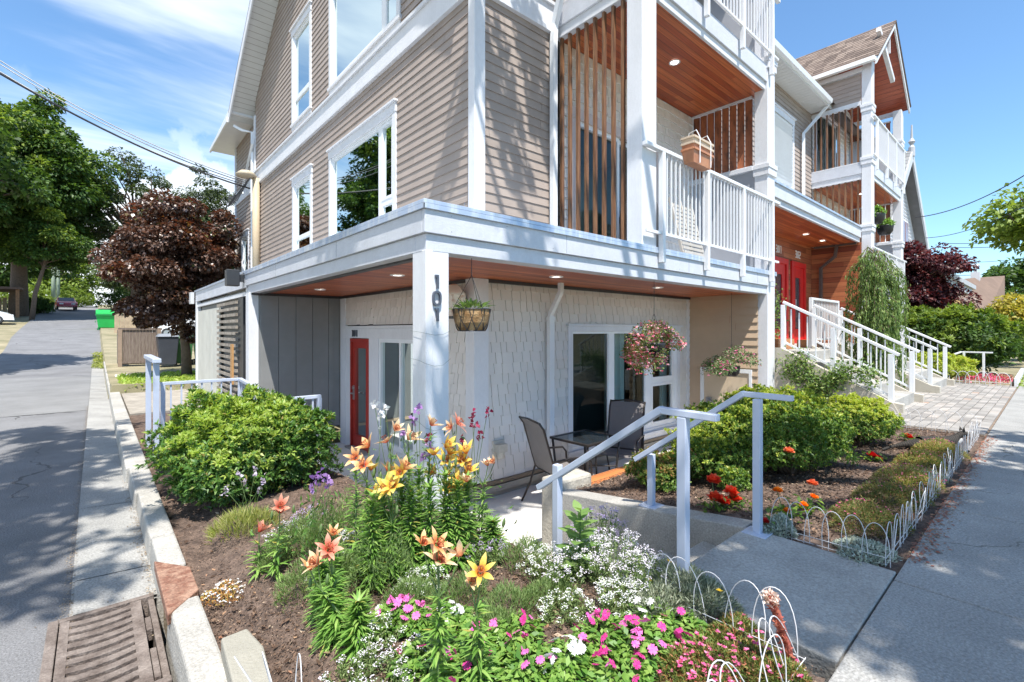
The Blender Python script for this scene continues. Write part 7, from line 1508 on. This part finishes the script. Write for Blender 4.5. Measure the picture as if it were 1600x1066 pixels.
for (x, y, h, rx, ry, nc) in [(-.9, 4.7, 8, .5, .6, 7), (-1.6, 5.6, 8.4, .7, .6, 8), (-.5, 5.6, 8, .4, .5, 5), (-.3, 6.8, 8.2, .5, .6, 6), (-1.4, 7.2, 8.8, .8, .6, 9), (-.2, 4.2, 7.6, .25, .35, 2), (.2, 6.0, 8, .3, .3, 3), (.3, 4.7, 8, .2, .2, 1), (-.7, 8.3, 8.4, .7, .6, 8), (-1.7, 9.3, 8.8, .9, .6, 9), (-.1, 9.8, 8.6, .6, .6, 6), (-1.0, 11, 9, .9, .5, 8), (.3, 7.8, 8.2, .25, .5, 3), (.3, 9.2, 8.6, .3, .5, 3), (-2.6, 7.6, 8.6, .8, .8, 7), (-2.8, 10.2, 9, .9, .8, 7), (-.7, 5.1, 8.3, .6, .5, 7), (-.6, 6.3, 8.5, .6, .5, 8), (-.9, 7.6, 8.7, .7, .5, 8), (-.5, 9.0, 8.8, .6, .6, 7), (-.3, 7.2, 8.4, .4, .5, 5), (.1, 8.6, 8.6, .4, .5, 4), (-1.6, 6.4, 8.6, .7, .5, 7), (-.9, 10.4, 9, .8, .5, 7)]:
    q = lift(x, y, -.4, h); bl.append((*q, rx, ry, .5, nc))
shade_tree('boulevard_tree', (-4.6, -.4, -.4), bl, 'leafy tree on the other side of the alley behind the camera', 451, ls=.16, cr=.36, per=80)
bl = []
for (x, y, h, rx, ry, nc) in [(-2, 28, 8, 1.6, 1.6, 12), (-4.5, 27, 9, 1.8, 1.6, 12), (-.8, 29.5, 7, .9, .8, 5)]:
    q = lift(x, y, -.1, h); bl.append((*q, rx, ry, .8, nc))
shade_tree('alley_tree', (-7.6, 25, -.2), bl, 'leafy tree overhanging the middle of the alley from the left', 452, ls=.22, cr=.7, per=110)
tree('alley_tree', (-4.3, 60, g0(-4.3, 60)), 6.8, 2.5, 2.2, 2.7, 46, 420, .24, LG, 'lower bright green crown leaning over the alley beside the tall dark tree', 460, trunk_r=.16, mt2=LGy, cr=.9, lean=(1.3, 0))
tree('garden_tree', (-5.7, 24.5, -.4), 8.8, 2.5, 4.2, 5.2, 110, 300, .26, LG, 'tree across the alley mirrored in the side windows', 453, mt2=LGy, cr=1.0)
# ================================================================ FAR BUILDINGS AND STREET FURNITURE
V_ = thing('gabled_house', (29, 5, 0), 'pale grey gabled heritage house with a finial and solar panels beyond the tower', 'house')
vp = Vector((27.3, 4.2, 9.3)); x0, x1, zl = 20.9+2.2, 32.5, 4.4; vs = pm('pale_house_siding', (.58, .58, .60), .6, .05, 2); vg = pm('house_grey', (.42, .43, .45), .6, .06, 2)
x0, x1 = 22.0, 32.6
m = MB(); m.prism([(x0+.7, 4.6, 0), (x1-.7, 4.6, 0), (x1-.7, 4.6, zl+.3), (vp.x, 4.6, vp.z-.5), (x0+.7, 4.6, zl+.3)], (0, 12, 0)); m.build('wall', vs, V_)
m = MB(); 
for i in range(30): z = 4.2+i*.16; m.bar((x0+1+(z-4)*.9, 4.58, z), (x1-1-(z-4)*.9, 4.58, z), .02, .012)
m.build('clapboard_line', vg, V_)
roof_slope((x0, 4.2, zl), (x0, 16, zl), (vp.x, 4.2, vp.z), (vp.x, 16, vp.z), roofg, V_, rows=24); m = MB(); m.add([(x1, 4.2, zl), (x1, 16, zl), (vp.x, 16, vp.z), (vp.x, 4.2, vp.z)], [(0,1,2,3)]); m.build('roof', roofg, V_)
m = MB(); m.prism([(x0-.05, 4.15, zl-.05), (vp.x, 4.15, vp.z-.02), (vp.x, 4.15, vp.z-.5), (x0+.35, 4.15, zl-.05)], (0, .06, 0)); m.prism([(x1+.05, 4.15, zl-.05), (vp.x, 4.15, vp.z-.02), (vp.x, 4.15, vp.z-.5), (x1-.35, 4.15, zl-.05)], (0, .06, 0)); m.build('barge_board', pm('grey_barge', (.5, .52, .55), .6), V_)
m = MB(); m.box((x0, 2.6, 3.3), (x1+.5, 4.6, 3.5)); m.box((x0, 2.7, 3.0), (x1, 4.6, 3.3)); m.build('porch_roof', vg, V_)
m = MB(); m.lathe((vp.x, 4.2, vp.z), [(.12, -.3), (.12, .1), (.06, .2), (.13, .35), (.05, .5), (.03, 1.1)], 10); m.build('finial', vg, V_)
f = MB(); f.box((26.2, 4.5, 4.6), (28.4, 4.6, 6.3)); w_ = f.build('window', trim, V_); f = MB()
for k in range(3): f.box((26.3+k*.7, 4.47, 4.7), (26.85+k*.7, 4.52, 6.2))
f.build('pane', pm('dull_pane', (.28, .16, .16), .1), w_)
f = MB()
for k in range(2): 
    a = Vector((x0, 5.2, zl)).lerp(Vector((vp.x, 5.2, vp.z)), .55); b = Vector((x0, 5.2, zl)).lerp(Vector((vp.x, 5.2, vp.z)), .9); y_ = 5.4+k*1.15
    f.add([(a.x-.08, y_, a.z+.1), (a.x-.08, y_+1.1, a.z+.1), (b.x-.08, y_+1.1, b.z+.1), (b.x-.08, y_, b.z+.1)], [(0,1,2,3)])
f.build('solar_panel', pm('solar_panel', (.06, .08, .16), .15), V_)
H_ = thing('bungalow', (48, 5, 0), 'brown roofed ochre house behind the bushes at the right', 'house')
R0, R1, E0, E1, E2 = atd(1497, 436, 34), atd(1570, 431, 38), atd(1470, 455, 31), atd(1545, 487, 31.5), atd(1570, 487, 34)
m = MB(); g_ = [Vector((q.x, q.y, 0)) for q in (E0, E1, E2)]; bk = Vector((10, 3, 0))
m.add([g_[0], g_[1], g_[1]+Vector((0, 0, E1.z)), g_[0]+Vector((0, 0, E0.z-.1))], [(0,1,2,3)]); m.add([g_[1], g_[2], E2, E1], [(0,1,2,3)]); m.add([E2, R1, R1+bk+Vector((0, 0, -2)), E2+bk], [(0,1,2,3)]); m.build('wall', pm('ochre_wall', (.50, .32, .13), .8), H_)
m = MB(); dn = Vector((0, 0, -.15)); P5 = [E0, E1, E2, R1, R0]; m.add(P5+[q+dn for q in P5], [(0,1,2,3,4),(9,8,7,6,5)]+[(i, (i+1) % 5, 5+(i+1) % 5, 5+i) for i in range(5)]); m.add([R0, R1, R1+bk+dn*14, R0+bk+dn*14], [(0,1,2,3)]); m.build('roof', pm('brown_roof', (.17, .115, .085), .9, .12, 1.5, .4, 20, speck=.15), H_)
q = atd(1524, 430, 35.5); m = MB(); m.box((q.x-.25, q.y-.25, q.z-.9), (q.x+.25, q.y+.25, q.z+.2)); m.lathe((q.x, q.y, q.z+.2), [(.1, 0), (.1, .4), (.25, .45), (.2, .6)], 8); m.build('chimney', vs, H_)
# utility poles up the alley
for i, (px, d0, lb) in enumerate(((83.5, 60, 'left one of the pale green utility poles up the alley'), (91, 62, 'right one of the pale green utility poles up the alley'))):
    q = atd(px, 487, d0); zb = gz(q.x, q.y); t = thing('utility_pole', (q.x, q.y, zb), lb, 'pole', 'pale utility poles up the alley'); m = MB(); m.tube([(q.x, q.y, zb-.3), (q.x, q.y, zb+8.5)], [.24-.05*i, .16], 10); m.build('pole', pm('pale_green_pole', (.34, .42, .33), .8, .1, 2), t, smooth=True); m = MB(); m.box((q.x-.8, q.y-.06, zb+7.8), (q.x+.8, q.y+.06, zb+7.95)); m.build('cross_arm', stemm, t)
# overhead cables
def cable(name, a, b, sag, r, label, n=18):
    a, b = Vector(a), Vector(b); m = MB(); m.tube([a.lerp(b, i/n)-Vector((0, 0, sag*4*(i/n)*(1-i/n))) for i in range(n+1)], r, 5); tag(m.build(name, dark), label, 'cable', 'overhead cables')
e = Vector((3.3, 15.1, 5.3))
cable('overhead_cable', atd(-60, 80, 9.), e, .25, .022, 'thick black service cable sagging to the mast on the wall')
for k, (yy, rr, lb) in enumerate(((63, .012, 'topmost thin cable above the thick service cable'), (72, .012, 'second thin cable above the thick service cable'), (88, .012, 'third thin cable close above the thick service cable'))): cable('overhead_cable', atd(-60, yy-8-k*3, 12), e+Vector((-.05, .3+.05*k, .3-.05*k)), .35, rr, lb)
for k, (p, q, d1, d2, r_, lb) in enumerate(((( 1430, 340), (1620, 262), 20, 15, .018, 'thicker cable crossing the sky towards the gabled house'), ((1440, 372), (1620, 312), 22, 15, .014, 'cable below the thicker one at the gabled house'), ((1466, 386), (1640, 376), 45, 45, .03, 'high faint cable above the brown roof'), ((1466, 380), (1640, 368), 45, 45, .03, 'faint cable just below the highest faint one'), ((1466, 410), (1640, 398), 50, 50, .025, 'faint cable midway above the brown roof'), ((1466, 430), (1640, 418), 50, 50, .03, 'lowest faint cable above the brown roof'))): cable('overhead_cable', atd(*p, d1), atd(*q, d2), .3, r_, lb)
# bins and enclosure
E_ = thing('bin_enclosure', (.9, 23.1, -.1), 'weathered grey timber bin enclosure at the edge of the alley', 'enclosure')
wd = pm('weathered_fence_board', (.10, .07, .055), .85, .25, 7, .4, 50, col2=(.26, .205, .17), stretch=(14, 14, .5))
m = MB(); x = .66
while x < 1.72: m.box((x, 23.0, -.02), (x+.095, 23.03, 1.28)); x += .10
m.build('board', wd, E_); m = MB(); m.box((.62, 22.96, 1.28), (1.95, 23.08, 1.36)); m.box((.62, 22.97, .02), (1.95, 23.05, .1)); m.build('rail', wd, E_)
for x in (.62, 1.80): m = MB(); m.box((x, 22.95, -.2), (x+.12, 23.07, 1.3)); m.build('post', pm('enclosure_post', (.30, .22, .16), .85, .15, 4), E_)
m = MB(); y = 23.1
while y < 24.6: m.box((.64, y, -.02), (.67, y+.095, 1.28)); m.box((1.86, y, 0), (1.88, y+.095, 1.28)); y += .1
m.build('side_board', wd, E_)
def wheelie(x, y, mt, lid, label, s=1., rz=0, z0=-.09):
    t = thing('wheelie_bin', (x, y, z0), label, 'bin', 'wheelie bins on the driveway', rz=rz); m = MB(); lo, hi = .22*s, .29*s; H = 1.0*s
    m.add([(-lo, -lo, .06), (lo, -lo, .06), (lo, lo, .06), (-lo, lo, .06), (-hi, -hi*1.1, H), (hi, -hi*1.1, H), (hi, hi*1.1, H), (-hi, hi*1.1, H)], [(0,3,2,1),(4,5,6,7),(0,1,5,4),(1,2,6,5),(2,3,7,6),(3,0,4,7)]); m.build('body', mt, t, local=True, bevel=.02)
    m = MB(); m.add([(-hi-.02, -hi*1.1-.04, H), (hi+.02, -hi*1.1-.04, H), (hi+.02, hi*1.1+.05, H), (-hi-.02, hi*1.1+.05, H), (-hi*.8, -hi*.9, H+.09), (hi*.8, -hi*.9, H+.09), (hi*.8, hi*.9, H+.11), (-hi*.8, hi*.9, H+.11)], [(0,3,2,1),(4,5,6,7),(0,1,5,4),(1,2,6,5),(2,3,7,6),(3,0,4,7)]); m.build('lid', lid, t, local=True, bevel=.01)
    for sx in (-1, 1): m = MB(); m.tube([(sx*(lo), lo, .1), (sx*(lo+.06), lo, .1)], .1, 14); m.build('wheel', dark, t, local=True)
    return t
dg = pm('dark_grey_bin', (.055, .06, .075), .5, .1, 3); lg = pm('grey_lid', (.20, .22, .25), .5, .1, 3); gb = pm('green_bin', (.045, .16, .055), .5, .1, 3); gl = pm('green_lid', (.04, .12, .05), .5, .1, 3)
def atg(px, py, z=-.09): q = gp(px, py, z); return q.x, q.y
x, y = 2.05, 22.2; wheelie(x, y, dg, lg, 'dark grey wheelie bin beside the timber enclosure', 1.12)
wheelie(2.62, 22.6, gb, gl, 'green wheelie bin half hidden behind the grey one', 1.05, R(-8)); wheelie(3.35, 23.0, gb, gl, 'green wheelie bin leaning under the copper maple', 1.1, R(12))
m = MB(); m.box((3.9, 20.0, -.1), (4.35, 20.5, .45)); tag(m.build('recycling_box', pm('blue_plastic', (.05, .14, .45), .5), bevel=.02), 'blue recycling box beside the maple trunk', 'box')
t = thing('timber_stack', (5, 21.5, -.1), 'pile of brown boards and a tilted sheet behind the maple trunk', 'timber'); m = MB()
for k in range(4): m.box((3.6, 24-.05*k, .05+k*.2), (8, 24.05-.05*k, .17+k*.2))
m.bar((4.6, 21.5, .0), (5.7, 21.3, .9), .5, .04); m.build('board', pm('brown_board', (.32, .16, .08), .8, .2, 5), t)
t = thing('dumpster', (.75, 49.5, g0(0, 49)), 'bright green dumpster beside the alley', 'dumpster'); zb = prof(49.5)
m = MB(); m.add([(.15, 48.8, zb+.15), (1.5, 48.8, zb+.15), (1.5, 50.4, zb+.15), (.15, 50.4, zb+.15), (-.0, 48.6, zb+1.25), (1.65, 48.6, zb+1.25), (1.65, 50.5, zb+1.6), (-.0, 50.5, zb+1.6)], [(0,3,2,1),(4,5,6,7),(0,1,5,4),(1,2,6,5),(2,3,7,6),(3,0,4,7)]); m.build('body', pm('bright_green', (.02, .42, .08), .45, .1, 2), t, bevel=.02)
m = MB(); m.box((-.04, 48.55, zb+1.1), (1.69, 48.6, zb+1.2)); m.box((-.04, 48.75, zb+.55), (.0, 50.3, zb+.7)); m.box((.1, 48.9, zb), (.3, 49.1, zb+.15)); m.box((1.3, 48.9, zb), (1.5, 49.1, zb+.15)); m.build('rib', pm('deep_green', (.015, .25, .06), .5), t)
t = thing('board_fence', (2, 46, 1), 'light timber board fence behind the bin enclosure', 'fence'); m = MB(); x = 1.0
while x < 12: zz = gz(3, 44); m.box((x, 44, zz-.1), (x+.13, 44.03, zz+1.55)); x += .14
m.build('board', pm('light_fence_board', (.40, .30, .20), .85, .2, 3), t); m = MB(); m.box((1, 43.96, gz(3, 44)+1.5), (12, 44.08, gz(3, 44)+1.6)); m.build('rail', MC['enclosure_post'], t)
# parked cars
def car(loc, rz, paint, label, sc_=1.):
    t = thing('parked_car', loc, label, 'car', 'cars parked along the alley', rz=rz)
    prof_ = [(-2.15, .35), (-2.2, .62), (-2.05, .86), (-1.55, .93), (-1.0, 1.35), (-.3, 1.47), (.5, 1.44), (1.15, 1.02), (1.9, .84), (2.15, .66), (2.2, .35)]; W2 = .86
    m = MB(); n = len(prof_); sec = []
    for w_ in (-W2, -W2+.02, W2-.02, W2):
        sec.append([(x*1.0, w_*(1 if z < .95 else .80), z) for x, z in prof_])
    vs = sec[0]+sec[3]; m.add(vs, [tuple(range(n)), tuple(range(n, 2*n))[::-1]]+[(i, i+1, n+i+1, n+i) for i in range(n-1)]+[(n-1, 0, n, 2*n-1)]); m.build('body', paint, t, local=True, bevel=.05, smooth=False)
    for s in (-1, 1):
        m = MB(); yy = s*W2*.80+s*.0; m.add([(-.95, s*.735, 1.30), (-.28, s*.70, 1.40), (.45, s*.70, 1.38), (1.02, s*.77, 1.02), (-1.4, s*.775, .97)], [(0,1,2,3,4)]); m.build('side_window', MC['dark_glass'], t, local=True)
        for x in (-1.35, 1.35): m = MB(); m.tube([(x, s*.70, .32), (x, s*.88, .32)], .32, 20); wh = m.build('wheel', dark, t, local=True, smooth=False); m = MB(); m.tube([(x, s*.87, .32), (x, s*.892, .32)], .19, 16); m.build('rim', steel, wh, local=True)
        m = MB(); m.box((2.12, s*.5-.15, .6), (2.21, s*.5+.18, .74)); m.build('headlight', white, t, local=True); m = MB(); m.box((-2.2, s*.55-.15, .66), (-2.10, s*.55+.15, .82)); m.build('tail_light', redd, t, local=True)
    m = MB(); m.add([(1.18, -.66, 1.03), (1.18, .66, 1.03), (.54, .62, 1.44), (.54, -.62, 1.44)], [(0,1,2,3)]); m.build('windscreen', MC['dark_glass'], t, local=True)
    m = MB(); m.add([(-1.56, -.66, .96), (-1.56, .66, .96), (-1.03, .62, 1.37), (-1.03, -.62, 1.37)], [(3,2,1,0)]); m.build('rear_window', MC['dark_glass'], t, local=True)
    return t
cw = pm('white_car_paint', (.75, .76, .78), .2, .03, 2, spec=.6); crd = pm('red_car_paint', (.40, .04, .05), .2, .05, 2, spec=.6)
car((-7.2, 55.2, gz(-3, 55)+.06), R(4), cw, 'white car cut off by the left edge of the picture'); q = atd(103, 486, 56); car((q.x, q.y, prof(q.y)), R(-85), crd, 'red car at the top of the alley'); car((5.2, 40, gz(5, 40)), R(-20), cw, 'white car mostly hidden behind the copper maple')
t = thing('carport', (-8, 64, g0(-8, 64)), 'open timber carport behind the white car at the left edge', 'shed'); zb = g0(-8, 65); m = MB(); m.box((-14, 63.4, zb+2.5), (-5.2, 69, zb+2.7)); m.build('roof', pm('carport_roof', (.16, .10, .08), .8), t)
for x in (-11.5, -8.2, -5.6): m = MB(); m.box((x, 63.6, zb-.4), (x+.24, 63.8, zb+2.5)); m.build('post', MC['brown_board'], t)
m = MB(); x = -13
while x < -6.2: m.box((x, 68, zb), (x+.3, 68.05, zb+1.9)); x += .36
m.build('board', MC['light_fence_board'], t)
